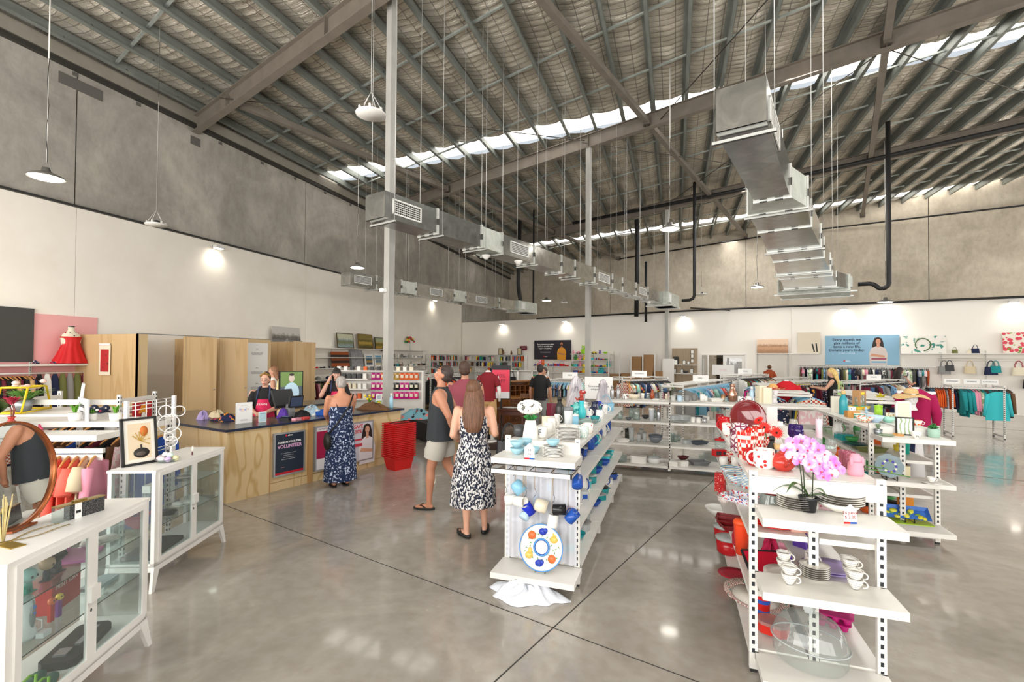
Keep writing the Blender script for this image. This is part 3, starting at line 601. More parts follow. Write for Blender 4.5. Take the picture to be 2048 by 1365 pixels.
def k_figurine():
    mb = MB(); mb._ell((0, 0, .035), (.03, .028, .035), 14, 8); mb._ell((0, -.004, .09), (.03, .028, .028), 14, 8); mb._ell((-.018, 0, .12), (.009, .006, .018), 8, 6); mb._ell((.018, 0, .12), (.009, .006, .018), 8, 6)
    mb._ell((-.028, -.012, .045), (.009, .012, .02), 8, 6); mb._ell((.028, -.012, .045), (.009, .012, .02), 8, 6); mb._ell((-.014, -.02, .008), (.012, .018, .009), 8, 6); mb._ell((.014, -.02, .008), (.012, .018, .009), 8, 6)
    ey = MB()._ell((-.01, -.03, .093), .004, 6, 4); ey._ell((.01, -.03, .093), .004, 6, 4); return [('body', mb), ('eyes', ey)]
def k_colander():
    return [('bowl', L(shell([(.03, 0), (.09, .05), (.11, .09)]), 22)), ('handle', MB().box(-.15, -.105, -.02, .02, .083, .09).box(.105, .15, -.02, .02, .083, .09))]
def k_book(): return [('book', MB().box(-.015, .015, -.07, .07, 0, .2))]
def k_cap():
    mb = MB()._ell((0, 0, .03), (.085, .1, .09), 14, 8); br = MB(); br.sheet(lambda u, v: ((u-.5)*.15, -.09-.08*v*(1-(2*u-1)**2*.6), .03-.01*v), 8, 4); return [('crown', mb), ('peak', br)]
def k_shoe():
    mb = MB(); mb._ell((0, -.05, .03), (.038, .08, .03), 12, 6); mb._ell((0, .06, .04), (.034, .055, .04), 12, 6); mb.box(-.03, .03, -.11, .1, 0, .012); return [('shoe', mb)]
def k_bag():
    mb = MB(); mb.sheet(lambda u, v: ((.15-.02*v)*cos(2*pi*u), .055*(1-.5*v)*sin(2*pi*u), .22*v), 20, 5, wrap=True); mb.add([(.15*cos(2*pi*k/20), .055*sin(2*pi*k/20), 0) for k in range(20)], [tuple(range(20))[::-1]])
    h = MB(); 
    for s in (-1, 1): h.tube([(-.08, s*.025, .21)]+[(-.08*cos(pi*i/8), s*.025, .22+.17*sin(pi*i/8)) for i in range(9)], .007, 6)
    return [('body', mb), ('strap', h)]
def k_basket(): return [('basket', L(shell([(.09, 0), (.11, .02), (.12, .12)], .008), 20)), ('handle', MB().tube([(.115*cos(pi*i/10), 0, .12+.12*sin(pi*i/10)) for i in range(11)], .006, 6))]
def k_toycar():
    mb = rbox(MB(), .16, .07, .035, .012, .02); mb.T = Matrix.Translation((-.005, 0, .055)); rbox(mb, .08, .06, .03, .015); mb.T = None
    w = MB()
    for x in (-.05, .05):
        for y in (-.036, .036): w.T = Matrix.Translation((x, y, .02)) @ Matrix.Rotation(pi/2, 4, 'X'); w.lathe([(0, -.008), (.02, -.008), (.02, .008), (0, .008)], 12)
    w.T = None; return [('body', mb), ('wheels', w)]
def k_plush():
    mb = MB(); mb._ell((0, 0, .09), (.08, .07, .09), 14, 8); mb._ell((0, -.02, .21), (.07, .065, .06), 14, 8); mb._ell((-.05, 0, .265), (.022, .015, .03), 8, 6); mb._ell((.05, 0, .265), (.022, .015, .03), 8, 6)
    for s in (-1, 1): mb._ell((s*.08, -.02, .12), (.025, .03, .05), 8, 6); mb._ell((s*.045, -.06, .025), (.03, .05, .028), 8, 6)
    return [('body', mb), ('muzzle', MB()._ell((0, -.075, .2), (.03, .02, .02), 10, 6))]
def k_hat(): return [('crown', L([(.085, .02), (.085, .06), (.07, .1), (.03, .115), (0, .115)], 22)), ('brim', L([(.08, .025), (.13, .02), (.19, .0), (.19, .004), (.13, .026), (.08, .03)], 26))]
def k_radio(): return [('case', rbox(MB(), .2, .12, .1, .01)), ('dial', MB().box(-.08, .0, -.063, -.06, .02, .08).box(.03, .08, -.063, -.06, .03, .07))]
def k_pouch():
    mb = MB(); mb.sheet(lambda u, v: ((u-.5)*.12*(1-.1*sin(pi*v)), -.018*sin(pi*u)*sin(pi*v)-.001, .17*v), 8, 8); mb.sheet(lambda u, v: ((.5-u)*.12*(1-.1*sin(pi*v)), .018*sin(pi*u)*sin(pi*v)+.001, .17*v), 8, 8); return [('packet', mb), ('tag', MB().box(-.035, .035, -.022, -.019, .05, .12))]
KIT = {k[2:]: v for k, v in list(globals().items()) if k.startswith('k_')}
MESH = {}
NAMES = {'mug': ('mug', 'mug'), 'bigmug': ('mug', 'mug'), 'cup': ('teacup', 'cup'), 'bowl': ('bowl', 'bowl'), 'bigbowl': ('mixing_bowl', 'bowl'), 'plate': ('plate', 'plate'), 'saucer': ('saucer', 'saucer'), 'platter': ('platter', 'plate'),
 'tumbler': ('drinking_glass', 'glass'), 'goblet': ('wine_glass', 'wine glass'), 'jar': ('glass_jar', 'jar'), 'bottle': ('water_bottle', 'bottle'), 'flask': ('travel_cup', 'cup'), 'vase': ('vase', 'vase'), 'pot': ('potted_plant', 'plant'), 'succulent': ('potted_succulent', 'plant'),
 'teapot': ('teapot', 'teapot'), 'jug': ('jug', 'jug'), 'canister': ('canister', 'canister'), 'candle': ('candle', 'candle'), 'box': ('box', 'box'), 'tallbox': ('box', 'box'), 'tub': ('food_container', 'container'), 'rtub': ('round_container', 'container'), 'casserole': ('casserole_dish', 'casserole'),
 'dish': ('baking_dish', 'dish'), 'frame': ('picture_frame', 'picture frame'), 'figurine': ('figurine', 'figurine'), 'colander': ('colander', 'colander'), 'book': ('book', 'book'), 'cap': ('cap', 'cap'), 'shoe': ('shoe', 'shoe'), 'bag': ('handbag', 'bag'), 'basket': ('basket', 'basket'),
 'toycar': ('toy_car', 'toy'), 'plush': ('soft_toy', 'toy'), 'hat': ('hat', 'hat'), 'radio': ('radio', 'radio'), 'pouch': ('sweet_packet', 'packet')}
GL = glass('clear_glass', '#e9f0ee', tint=.12); GLF = glass('frosted_plastic', '#dfe4e4', .2, .55)
DEFM = C('#ffffff')
def put(kind, loc, ms, desc, where, rz=0., sc=1., group=None, end='the near end', parts=True, label=None, tilt=None, name=None, cat=None):
    """one shop item as a thing of its own; ms: a material per part"""
    if kind not in MESH:
        MESH[kind] = [(n, (lambda m: m)(mb.m(DEFM) and mb.mesh(n))) for n, mb in KIT[kind]()]
    pr = MESH[kind]; nm, ct = NAMES[kind]; nm = name or nm; ct = cat or ct
    if not isinstance(ms, (list, tuple)): ms = [ms]
    sc = sc if isinstance(sc, (tuple, list)) else (sc, sc, sc)
    if len(pr) == 1: t = link(nm, pr[0][1]); recol(t, ms[0])
    else:
        t = bpy.data.objects.new(nm, None); COL.objects.link(t)
        for i, (n, me) in enumerate(pr): o = link(n, me, t); recol(o, ms[min(i, len(ms)-1)])
    t.location = loc; t.scale = sc; t.rotation_euler = tilt if tilt else (0, 0, rz)
    t['category'] = ct
    if group: t['group'] = group
    if label: t['label'] = label
    else: ul(t, desc, where, end)
    return t
CN = {'white': '#eeece6', 'cream': '#e6dcc4', 'black': '#1c1c1e', 'grey': '#8a8a88', 'dark grey': '#444446', 'light grey': '#bcbcb8', 'red': '#c8191e', 'dark red': '#7c1a1f', 'crimson': '#a3152f', 'orange': '#e8682a', 'yellow': '#edd23c', 'green': '#3f8f4a', 'lime': '#9ed13c', 'teal': '#1d8f93',
 'turquoise': '#3cc0c6', 'light blue': '#8cc2dc', 'blue': '#1f50a8', 'navy': '#1b2544', 'cobalt': '#1530c0', 'purple': '#5c3aa0', 'lilac': '#b8a6da', 'pink': '#e79ab0', 'hot pink': '#d81f7a', 'magenta': '#b5157c', 'brown': '#6b4a30', 'tan': '#c09a68', 'beige': '#d6c6a6', 'olive': '#6a6e3c', 'mint': '#a6dccb',
 'maroon': '#6b2032', 'silver': '#b8b8ba', 'gold': '#b8923c', 'rust': '#a34a26', 'denim blue': '#4d6a94', 'pale blue': '#b9d3e6', 'sage': '#93a88a', 'coral': '#ee6a5a', 'khaki': '#9a8c68'}
def cm(n, rough=.35, metal=0): return mat('glaze_%s_%g_%g' % (n.replace(' ', '_'), rough, metal), CN[n], rough, metal)
def cl(n): return mat('cloth_'+n.replace(' ', '_'), CN[n], .85)
WHT = cm('white', .3)
# ---------------------------------------------------------------- shelving
SHW = noisy('shelf_white_enamel', [(.3, '#dedbd4'), (.7, '#e8e5df')], 3, rough=.4); SLOT = C('#23262c', .6)
def upright(name, t, x, y, h, w=.045, d=.03, faces='y', z0=.02):
    mb = MB().m(SHW).box(x-w/2, x+w/2, y-d/2, y+d/2, z0, h); mb.m(SLOT); z = .12
    while z < h-.03:
        if 'y' in faces: mb.box(x-.008, x+.008, y-d/2-.0015, y+d/2+.0015, z, z+.024)
        if 'x' in faces: mb.box(x-w/2-.0015, x+w/2+.0015, y-.008, y+.008, z, z+.024)
        z += .05
    mb.m(C('#2a2a2a', .5)).box(x-.018, x+.018, y-.014, y+.014, 0, z0); return mb.build(name, t)
def shelf(t, x0, x1, y0, y1, z, name='shelf', lip=.032):
    a = z-.008; mb = MB().m(SHW).box(x0, x1, y0, y1, a, z); mb.box(x0, x1, y0, y0+.012, z-lip, a).box(x0, x1, y1-.012, y1, z-lip, a).box(x0, x0+.012, y0+.012, y1-.012, z-lip, a).box(x1-.012, x1, y0+.012, y1-.012, z-lip, a); return mb.build(name, t)
def gondola(label, loc, rz, wid, mods, zs, end_zs, h=1.22, end_depth=.36, group='white gondola shelves', mid=True, rail_z=None, end_x=None):
    """double-sided shop shelving: local x across, y along (away from its near end)"""
    t = T('gondola_shelf', label, 'shelving', loc, rz, group); L_ = sum(mods); hw = wid/2
    upright('upright', t, -hw+.022, 0, h); upright('upright', t, hw-.022, 0, h)
    y = 0
    for k in range(len(mods)+1):
        upright('upright', t, 0, y+(.03 if k == 0 else 0), h-.04, .05, .03, 'xy')
        MB().m(SHW).box(-hw, hw, y-.02, y+.02, .05, .12).build('foot', t)
        if k < len(mods):
            for z in zs:
                for s in (-1, 1): x0, x1 = sorted((s*.03, s*(hw+.0))); shelf(t, x0, x1, y+.02, y+mods[k]-.005, z)
            y += mods[k]
    MB().m(SHW).box(-hw, hw, -.025, -.01, h-.13, h-.03).build('rail', t); MB().m(SHW).box(-.02, .02, 0, L_, h-.12, h-.06).build('rail', t)
    for z in end_zs:
        a, b = end_x or (-hw-.01, hw+.02); shelf(t, a, b, -end_depth, -.02, z, 'end_shelf', .045)
        MB().m(SHW).box(-.3 if hw > .3 else -hw, -hw+.03, -.03, .05, z-.08, z).box(hw-.03, hw, -.03, .05, z-.08, z).build('bracket', t)
    return t
# ================================================================ THE CROCKERY AND HOMEWARE STANDS
rd = random.Random(11)
A = gondola('white double-sided stand of blue and white crockery, fruit plate on its end', (-1.08, 4.0, 0), 0, .66, [1.15, 1.15, 1.1], [.16, .5, .86, 1.17], [.16, 1.09], end_depth=.34)
B = gondola('white double-sided stand of red homeware with orchid and striped crockery on its end', (.78, 3.28, 0), 0, .7, [1.2, 1.45], [.13, .48, .84, 1.19], [.13, .615, 1.02], end_depth=.3, end_x=(-.32, .35))
Cg = gondola('white double-sided stand of green and lemon homeware, right of the orchid', (2.29, 6.17, 0), 0, .62, [1.15, 1.15], [.14, .48, .84, 1.17], [.2, .68, 1.115], end_depth=.34, end_x=(-.3, .3))
Rg = gondola('white stand of clear glass and grey homeware closing the middle aisle', (-1.24, 8.68, 0), -pi/2, .66, [1.15, 1.15, 1.15], [.12, .46, .84, 1.18], [])
gm = {}
def gc(n, tint=.25): return glass('tinted_glass_'+n.replace(' ', '_'), CN[n], .03, tint)
DOT = patt('dotted_glaze', '#9cc6d4', '#f2efe8', 'voronoi', 9., .33, .3); RIM = patt('thin_lined_rim', '#efece6', '#3a4150', 'stripe', 60, .08, .3)
HEX = patt('honeycomb_glaze', '#f0eee8', '#6fb8b4', 'edge', 70, .06, .3); TEALP = patt('teal_leaf_glass', '#7fd0ca', '#148a8c', 'noise', 22, .5, .15)
BLUP = patt('blue_flower_glaze', '#f1f0ec', '#24349a', 'voronoi', 32, .3, .3); REDP = patt('red_flower_glaze', '#f4f0ea', '#c3241c', 'voronoi', 34, .3, .3); DIAM = patt('red_diamond_glass', '#f3e6da', '#cf2a1c', 'check', 62, .5, .2)
RAIN = patt('rainbow_band', '#f5f0e0', '#3b8fc0', 'stripe', 30, .4, .3, '#d8402c'); FLOW = patt('bright_flower_glaze', '#f3efe6', '#e8702a', 'voronoi', 28, .42, .3, '#3f9f5a'); BWG = patt('black_leaf_glaze', '#f2f0ec', '#1a1a1a', 'noise', 26, .44, .3)
PSTR = patt('patterned_rim_plate', '#f0ede6', '#a14a3a', 'noise', 40, .42, .3)
CL = [-1.37, -.8, 4.06, 7.4]
def row(z, where, items, group=None, end='the near end'):
    for it in items:
        k, px, py, ms, desc = it[:5]; sc = it[5] if len(it) > 5 else 1.; rz = it[6] if len(it) > 6 else rd.uniform(-.8, .8)
        p = G(px, py, z); p.x, p.y = min(max(p.x, CL[0]), CL[1]), min(max(p.y, CL[2]), CL[3]); put(k, (p.x, p.y, z), ms, desc, where, rz, sc, group, end)
def fill(x, y0, y1, z, where, items, group=None, jit=.02, end='the near end', axis='y', sc=1.):
    n = len(items)
    for i, it in enumerate(items):
        k, ms, desc = it[:3]; u = y0+(y1-y0)*(i+.5)/n; v = x+rd.uniform(-jit, jit); p = (v, u) if axis == 'y' else (u, v)
        put(k, (p[0], p[1], z), ms, desc, where, rd.uniform(-1, 1), (it[3] if len(it) > 3 else 1.)*sc, group, end)
def stack(kind, loc, n, dz, ms, desc, where, sc=1., group=None):
    for i in range(n): put(kind, (loc[0], loc[1], loc[2]+dz*i), ms, desc, where, .3*i, sc, group, 'the bottom')
w = 'on the blue stand top'
row(1.17, w, [('bigmug', 1033, 873, [cm('dark grey'), cm('dark grey')], 'dark grey mug', 1.05), ('mug', 1048, 872, [cm('black', .2), cm('gold')], 'black and gold mug'),
 ('bigmug', 1083, 876, [WHT, WHT], 'white mug with a black letter', 1.05, 2.8), ('mug', 1096, 866, [WHT, WHT], 'plain white mug', 1.1), ('mug', 1103, 857, [WHT, WHT], 'plain white mug', 1.1), ('mug', 1092, 853, [cm('cream'), cm('cream')], 'cream mug', 1.1),
 ('bigbowl', 1105, 847, [WHT], 'white serving bowl', .7), ('jug', 1114, 850, [WHT, WHT], 'white gravy jug', .6, 0), ('flask', 1137, 858, [C('#dfe3e6', .25), C('#7d8084', .3)], 'white travel cup with grey lid', 1.12),
 ('succulent', 1094, 838, [WHT, cl('green')], 'small succulent in a white pot'), ('bottle', 1119, 846, [C('#2a2b2a', .3), BLK], 'black drink bottle', 1.25), ('radio', 1109, 838, [C('#232323', .4), C('#555', .3) if 0 else C('#555555', .3)], 'black coffee machine', 1.), ('tallbox', 1102, 841, [cm('maroon')], 'dark red box'),
 ('tumbler', 1128, 842, [GL], 'clear tumbler', 1.4), ('tumbler', 1150, 838, [TEALP], 'teal patterned tumbler', 1.5), ('tumbler', 1158, 836, [TEALP], 'teal patterned tumbler', 1.7), ('vase', 1163, 838, [cm('turquoise')], 'turquoise vase under the red dinosaur', 1.),
 ('bigmug', 1171, 876, [HEX, WHT], 'white mug with green honeycomb pattern', 1., 3), ('bigmug', 1183, 868, [REDP, WHT], 'white mug with a red picture', 1., 3), ('canister', 1150, 852, [cm('light blue'), WHT], 'pale blue canister', .9), ('dish', 1171, 848, [GL], 'clear glass dish', 1.),
 ('mug', 1176, 835, [BLUP, WHT], 'white mug with blue flowers', 1.1), ('mug', 1186, 832, [cm('navy'), cm('navy')], 'navy mug', 1.1), ('jug', 1190, 830, [cm('navy', .15), cm('navy')], 'navy glass jug', .9), ('cup', 1190, 846, [cm('teal'), cm('teal')], 'small teal cup', 1.2),
 ('mug', 1199, 838, [BLUP, WHT], 'white mug with blue flowers', 1.1), ('mug', 1207, 828, [BLUP, WHT], 'white mug with blue flowers', 1.3), ('basket', 1213, 822, [cm('light blue'), cm('light blue')], 'pale blue gift basket', .9), ('mug', 1203, 828, [cm('teal'), WHT], 'teal and white mug', 1.1),
 ('bowl', 1130, 864, [WHT], 'white bowl by the plates', .9), ('bowl', 1147, 864, [WHT], 'white bowl by the plates', .9), ('jug', 1196, 826, [cm('cobalt', .15), cm('cobalt')], 'cobalt glass jug', .8), ('canister', 1167, 830, [WHT, WHT], 'white canister', 1.2)])
p = G(1135, 880, 1.17); stack('plate', (p.x, p.y, 1.17), 8, .011, [RIM], 'thin-rimmed white side plate', 'stacked on the blue stand top', .85, 'dark rimmed plates')
# black letter on the mug
p = G(1083, 876, 1.17); text('F', .07, BLK, FIRST[('white mug with a black letter', w)], face((0, -.052, .05), (1, 0, 0), (0, 0, 1)) if 0 else Matrix.Rotation(-2.8, 4, 'Z') @ face((0, -.055, .052), (1, 0, 0), (0, 0, 1)), 'letter')
# hydrangeas in a white-draped vase
p = G(1061, 878, 1.17); t = T('flower_arrangement', 'white artificial hydrangeas in a white pleated vase', 'flowers', (p.x, p.y, 1.17))
MB().m(cl('white')).lathe([(.075, 0), (.07, .05), (.05, .15), (.045, .17), (.04, .15), (0, .14)], 10).build('vase', t)
mb = MB().m(cl('green'))
for i in range(9):
    a = i*.7; mb.add([(0, 0, .17), (.03*cos(a), .03*sin(a), .22), (.07*cos(a+.3), .07*sin(a+.3), .2), (.03*cos(a+.6), .03*sin(a+.6), .17)], [(0, 1, 2, 3)])
mb.build('leaves', t); mb = MB().m(C('#f4f1ea', .8))
for i in range(260):
    th, ph = rd.uniform(0, 2*pi), rd.uniform(0, pi); c = Vector((-.01+.11*cos(th)*sin(ph), .09*sin(th)*sin(ph), .285+.06*cos(ph))); n = Vector((cos(th)*sin(ph), sin(th)*sin(ph), cos(ph)+.2)).normalized(); u = n.orthogonal().normalized()*.016; v = n.cross(u)
    mb.add([c-u-v, c+n*.008, c+u-v, c+u+v, c-u+v], [(0, 1, 4), (1, 2, 3), (1, 3, 4), (0, 2, 1)])
mb.build('petals', t)
# red dinosaur on the vase
p = G(1163, 838, 1.17); t = tag(MB().m(C('#a03a30', .4))._ell((0, 0, .03), (.03, .04, .03), 12, 8)._ell((0, 0, .075), (.025, .025, .04), 12, 8)._ell((.012, 0, .11), (.045, .026, .026), 12, 8).tube([(-.02, 0, .03), (-.06, 0, .02), (-.08, 0, .05)], [.02, .012, .004]).build('dinosaur_figure', None, None, (p.x, p.y, 1.38)), 'small red dinosaur figure standing on the turquoise vase', 'figure')
MB().m(C('#ffffff'))._ell((.02, -.022, .122), .009, 8, 6).m(BLK)._ell((.022, -.03, .122), .004, 6, 4).build('eye', t)
# the end of the blue stand
w = 'on the blue stand end shelf'
for (px, py, n) in ((1034, 912, 2), (1051, 907, 2), (1066, 911, 1)):
    p = G(px, py-3, 1.09)
    for i in range(n): put('bowl', (p.x, p.y, 1.09+i*.056), [DOT], 'pale blue dotted bowl', w, group='dotted bowls', end='the left', sc=.78)
p = G(1106, 913, 1.09); stack('saucer', (p.x, p.y, 1.09), 7, .0115, [RIM], 'thin-rimmed small plate', 'stacked on the blue stand end shelf', 1.15, 'dark rimmed plates'); put('bowl', (p.x, p.y, 1.175), [DOT], 'pale blue dotted bowl', 'on the stack of small plates', sc=.75)
def ticket(loc, rz, label, txt, h=.13, parent=None):
    t = T('price_ticket', label, 'price ticket', loc, rz, 'cardboard price tickets'); w_ = h*.62
    MB().m(C('#f5f3ee', .6)).prism([(-w_/2, 0), (w_/2, 0), (w_/2, h*.72), (0, h), (-w_/2, h*.72)], -.001, .001).build('card', t); MB().m(cm('red')).box(-w_/2, 0, -.0016, 0, 0, h*.1).m(cm('blue')).box(0, w_/2, -.0016, 0, 0, h*.1).build('stripe', t)
    text(txt, h*.22, C('#4a4a60', .6) if txt[0] != '2' else C('#9a3034', .6), t, face((0, -.002, h*.45), (1, 0, 0), (0, 0, 1)), 'handwriting'); return t
p = G(1061, 918, 1.09); ticket((p.x, p.y-.03, 1.09), .1, 'white price ticket reading 38 before the dotted bowls', '38\nea', .13)
# the wire grid tray with hooks under the end shelf
t = T('display_tray', 'white tray with a black wire grid under the dotted bowls', 'tray', (-1.08, 3.985, 1.005))
MB().m(SHW).box(-.34, .33, -.345, -.33, -.035, 0).box(-.34, -.33, -.345, -.02, -.035, 0).box(.32, .33, -.345, -.02, -.035, 0).build('frame', t)
mb = MB().m(C('#1b1b1b', .4))
for k in range(3): mb.tube([(-.35, -.35+.15*k, .003), (.345, -.35+.15*k, .003)], .003, 5)
for k in range(5): mb.tube([(-.35+.173*k, -.36, .006), (-.35+.173*k, -.03, .006)], .003, 5)
mb.build('wire_grid', t)
tag(MB().m(glass('sheer_white_curtain', '#eef0f8', .5, .62)).sheet(lambda u, v: (-1.39+.62*u, 3.955+.012*sin(u*46)+.01*sin(u*17+2), .97-.8*v+.02*sin(u*9)*v), 70, 12).build('sheer_curtain'), 'sheer white curtain hung behind the hanging mugs', 'curtain')
# hanging mugs
HM = [(1029, 0, .86, 'light blue', 'periwinkle mug hanging upside down', (2.5, .3, .5)), (1011, 0, .70, 'white', 'white mug with a dark rim hanging on its side', (1.4, .2, .2)), (1032, 0, .71, 'navy', 'white and navy mug hanging on its side', (1.5, .3, -.4)), (1070, 0, .70, 'cream', 'cream round mug hanging tilted', (1.9, .4, .3)),
      (1107, 0, .67, 'black', 'black mug hanging with its mouth forward', (1.5, 0, .1)), (1047, 0, .57, 'pale blue', 'small pale mug with a red emblem, hanging low', (.5, .7, .2)), (1137, 0, .59, 'blue', 'blue mug hanging tilted near the right post', (.5, -.5, .8)), (1155, 0, .87, 'blue', 'blue mug with a yellow flower by the right post', (.3, .9, .6)), (1105, 0, .53, 'white', 'white mug with a blue crown emblem before the plate', (.15, .1, .3)), (1051, 0, .69, 'cobalt', 'small dark blue ladle-shaped cup hanging', (2.6, 0, .4))]
for i, (px, py, z, cn, lb, rt) in enumerate(HM):
    y = 3.83-.01*(i % 3); p = hitp(px, 900, (0, y, 0), Vector((0, 1, 0))); x = p.x
    col = [cm(cn, .25), cm(cn if cn != 'white' else 'white', .25)]
    if 'navy' in cn: col = [WHT, cm('navy')]
    put('bigmug' if i in (0, 3) else 'mug', (x, y, z), col, '', '', label=lb, tilt=(rt[0]-.0, rt[1], rt[2]+1.57), sc=1.05, group='mugs hanging on strings')
    q = Vector((x, y-.01, z+.05)); s = MB().m(C('#b09468', .8)).tube([(x+.004, y, 1.0), (x-.002, y-.004, (z+1.)/2+.04), (x, y, z+.12)], .0022, 5); s.m(C('#6c6c70', .3, .8)); s.tube([(x, y, z+.12), (x+.012, y, z+.1), (x+.008, y, z+.07), (x-.01, y, z+.05)], .0022, 5)
    tag(s.build('hanging_string'), 'brown string and wire hook holding '+{0: 'the periwinkle mug', 1: 'the white dark-rimmed mug', 2: 'the white and navy mug', 3: 'the cream mug', 4: 'the black mug', 5: 'the mug with the red emblem', 6: 'the low blue mug', 7: 'the blue flowered mug', 8: 'the crown mug', 9: 'the small dark blue cup'}[i], 'string', 'strings under the wire grid')
# fruit plate
p = G(1083, 1142, .16); t = T('serving_plate', 'large round chip-and-dip plate painted with fruit', 'plate', (p.x, p.y, .165)); tt = Matrix.Translation((0, 0, .185)) @ Matrix.Rotation(radians(76), 4, 'X')
mb = MB().m(C('#f0eee6', .25)); mb.T = tt; mb.lathe([(0, .0), (.085, 0), (.15, .004), (.183, .018), (.183, .024), (.15, .010), (.085, .006), (.08, .0), (0, .002)], 48); mb.build('plate', t)
for rr_, w_, c_ in ((.182, .006, '#4b8fd0'), (.067, .010, '#4b8fd0'), (.056, .004, '#1f3f9a')):
    mb = MB().m(C(c_, .3)); mb.T = tt; zz = .0265 if rr_ > .1 else .008; mb.lathe([(rr_-w_, zz-.003), (rr_-w_, zz), (rr_+w_*.3, zz), (rr_+w_*.3, zz-.003)], 48); mb.build('painted_ring', t)
def blob(t, tt, x, y, rx, ry, c_, nm, z=.012, rot=0):
    mb = MB().m(C(c_, .35)); mb.T = tt @ Matrix.Translation((x, y, z)) @ Matrix.Rotation(rot, 4, 'Z'); mb.lathe([(0, .0006), (1, 0), (1, -.004)], 14, sx=rx, sy=ry); return mb.build(nm, t)
for k, (a, c_, nm) in enumerate(((135, '#e2703a', 'painted_peach'), (35, '#f0c264', 'painted_pear'), (215, '#f0c264', 'painted_pear'), (-40, '#e2703a', 'painted_peach'), (-95, '#2a3fb0', 'painted_plum'), (88, '#2a3fb0', 'painted_plum'))):
    x, y = .122*cos(radians(a)), .122*sin(radians(a)); blob(t, tt, x, y, .034, .034 if 'peach' in nm else .028, c_, nm)
    if 'pear' in nm: blob(t, tt, x+.006, y+.036, .018, .026, c_, nm, .0125)
    if 'plum' in nm: blob(t, tt, x+.022, y+.01, .018, .021, c_, nm, .0125)
mb = MB().m(C('#5a9a3a', .4)); mb.T = tt
for k in range(40):
    a = 2*pi*k/40+.05*sin(k*5); r_ = .122+.036*sin(k*2.4); x, y = r_*cos(a), r_*sin(a); d = a+1.2*sin(k*1.7)+.8
    mb.add([(x-.012*cos(d), y-.012*sin(d), .0115), (x-.004*sin(d), y+.004*cos(d), .0135), (x+.012*cos(d), y+.012*sin(d), .0115), (x+.004*sin(d), y-.004*cos(d), .0135)], [(0, 3, 2, 1)])
mb.build('painted_leaves', t)
t2 = T('plate_stand', 'clear wire stand holding the fruit plate', 'stand', (p.x, p.y, .16))
MB().m(C('#b9bcc0', .2, .7)).tube([(-.04, -.05, .03), (-.04, -.055, .004), (-.04, .08, .004), (-.03, .06, .13)], .003, 6).tube([(.04, -.05, .03), (.04, -.055, .004), (.04, .08, .004), (.03, .06, .13)], .003, 6).tube([(-.04, .08, .004), (.04, .08, .004)], .003, 6).build('wire', t2)
# fabric heap under the blue stand
def heap(name, loc, rx, ry, h, mt, label, cat, seed=1, rz=0.):
    rg = random.Random(seed); f = [(rg.uniform(2, 7), rg.uniform(0, 6), rg.uniform(.3, 1)) for _ in range(6)]
    def fn(u, v):
        a = 2*pi*u; e = 1+.16*sin(3*a+f[0][1])+.10*sin(7*a+f[1][1]); r = v*e; k = max(0, 1-v**2.2)
        z = h*k*(1+.25*sin(f[0][0]*a+v*5)+.2*sin(f[2][0]*2*a+9*v+f[3][1]))+.012*abs(sin(f[1][0]*3*a+v*8))*(.3+.7*min(1, 4*(1-v)))
        return (rx*r*cos(a), ry*r*sin(a), max(.001, z))
    mb = MB().m(mt).sheet(fn, 64, 14, wrap=True); mb.smooth = False; o = mb.build(name); o.location = loc; o.rotation_euler = (0, 0, rz); return tag(o, label, cat)
heap('fabric_bundle', (-1.13, 3.69, 0), .3, .15, .1, mat('sheer_cloth_white', '#dfe2ea', .8), 'crumpled sheer white cloth bundled on the floor under the blue stand', 'cloth', 4)
# right side shelves of the blue stand
bl = lambda: rd.choice(['blue', 'teal', 'turquoise', 'navy', 'cobalt', 'light blue'])
def mixrow(kinds, cols, n):
    out = []
    for i in range(n):
        k = rd.choice(kinds); c = rd.choice(cols); c2 = rd.choice(cols+['white', 'black']); nice = NAMES[k][0].replace('_', ' ')
        ms = [cm(c), cm(c2)]; d = c+' '+nice
        if k in ('tumbler', 'goblet'): ms = [gc(c)]; d = c+' '+nice
        if k == 'jar': ms = [GL, cm(c)]; d = 'clear jar with '+c+' lid'
        if k in ('tub', 'rtub'): ms = [cm(c), GLF]; d = 'clear-lidded '+c+' '+nice
        if k == 'bottle' or k == 'flask': ms = [cm(c, .2), cm('black')]
        if k == 'toycar': ms = [cm(c), BLK]
        if k == 'figurine': ms = [cm(c), BLK]
        if k == 'plush': ms = [cl(c), cl('cream')]
        if k == 'frame': ms = [cm(c), cm(c2)]
        out.append((k, ms, d))
    return out
KB = ['bowl', 'mug', 'bottle', 'rtub', 'tumbler', 'vase', 'jug', 'canister', 'cup', 'flask']
put('bowl', (-.92, 4.16, .86), [cm('turquoise')], '', '', label='turquoise bowl at the near end of the blue stand side shelf', sc=.9)
put('bottle', (-.86, 4.32, .86), [mat('cobalt_bottle', CN['cobalt'], .12), BLK], '', '', label='big cobalt drink bottle with a black cap on the blue stand side shelf', sc=1.3)
fill(-.93, 4.4, 7.2, .86, 'on the blue stand upper side shelf', [('vase', [cm('teal', .15)], 'dark teal vase')]+mixrow(KB, ['blue', 'teal', 'turquoise', 'navy'], 6)+[('mug', [cm('turquoise'), cm('turquoise')], 'turquoise mug', 1.1), ('mug', [FLOW, WHT], 'flower painted mug', 1.1)]+mixrow(KB, ['blue', 'teal', 'white'], 5))
put('rtub', (-.85, 4.18, .5), [cm('turquoise'), cm('hot pink')], '', '', label='turquoise tub with a hot pink lid on the blue stand', sc=.9)
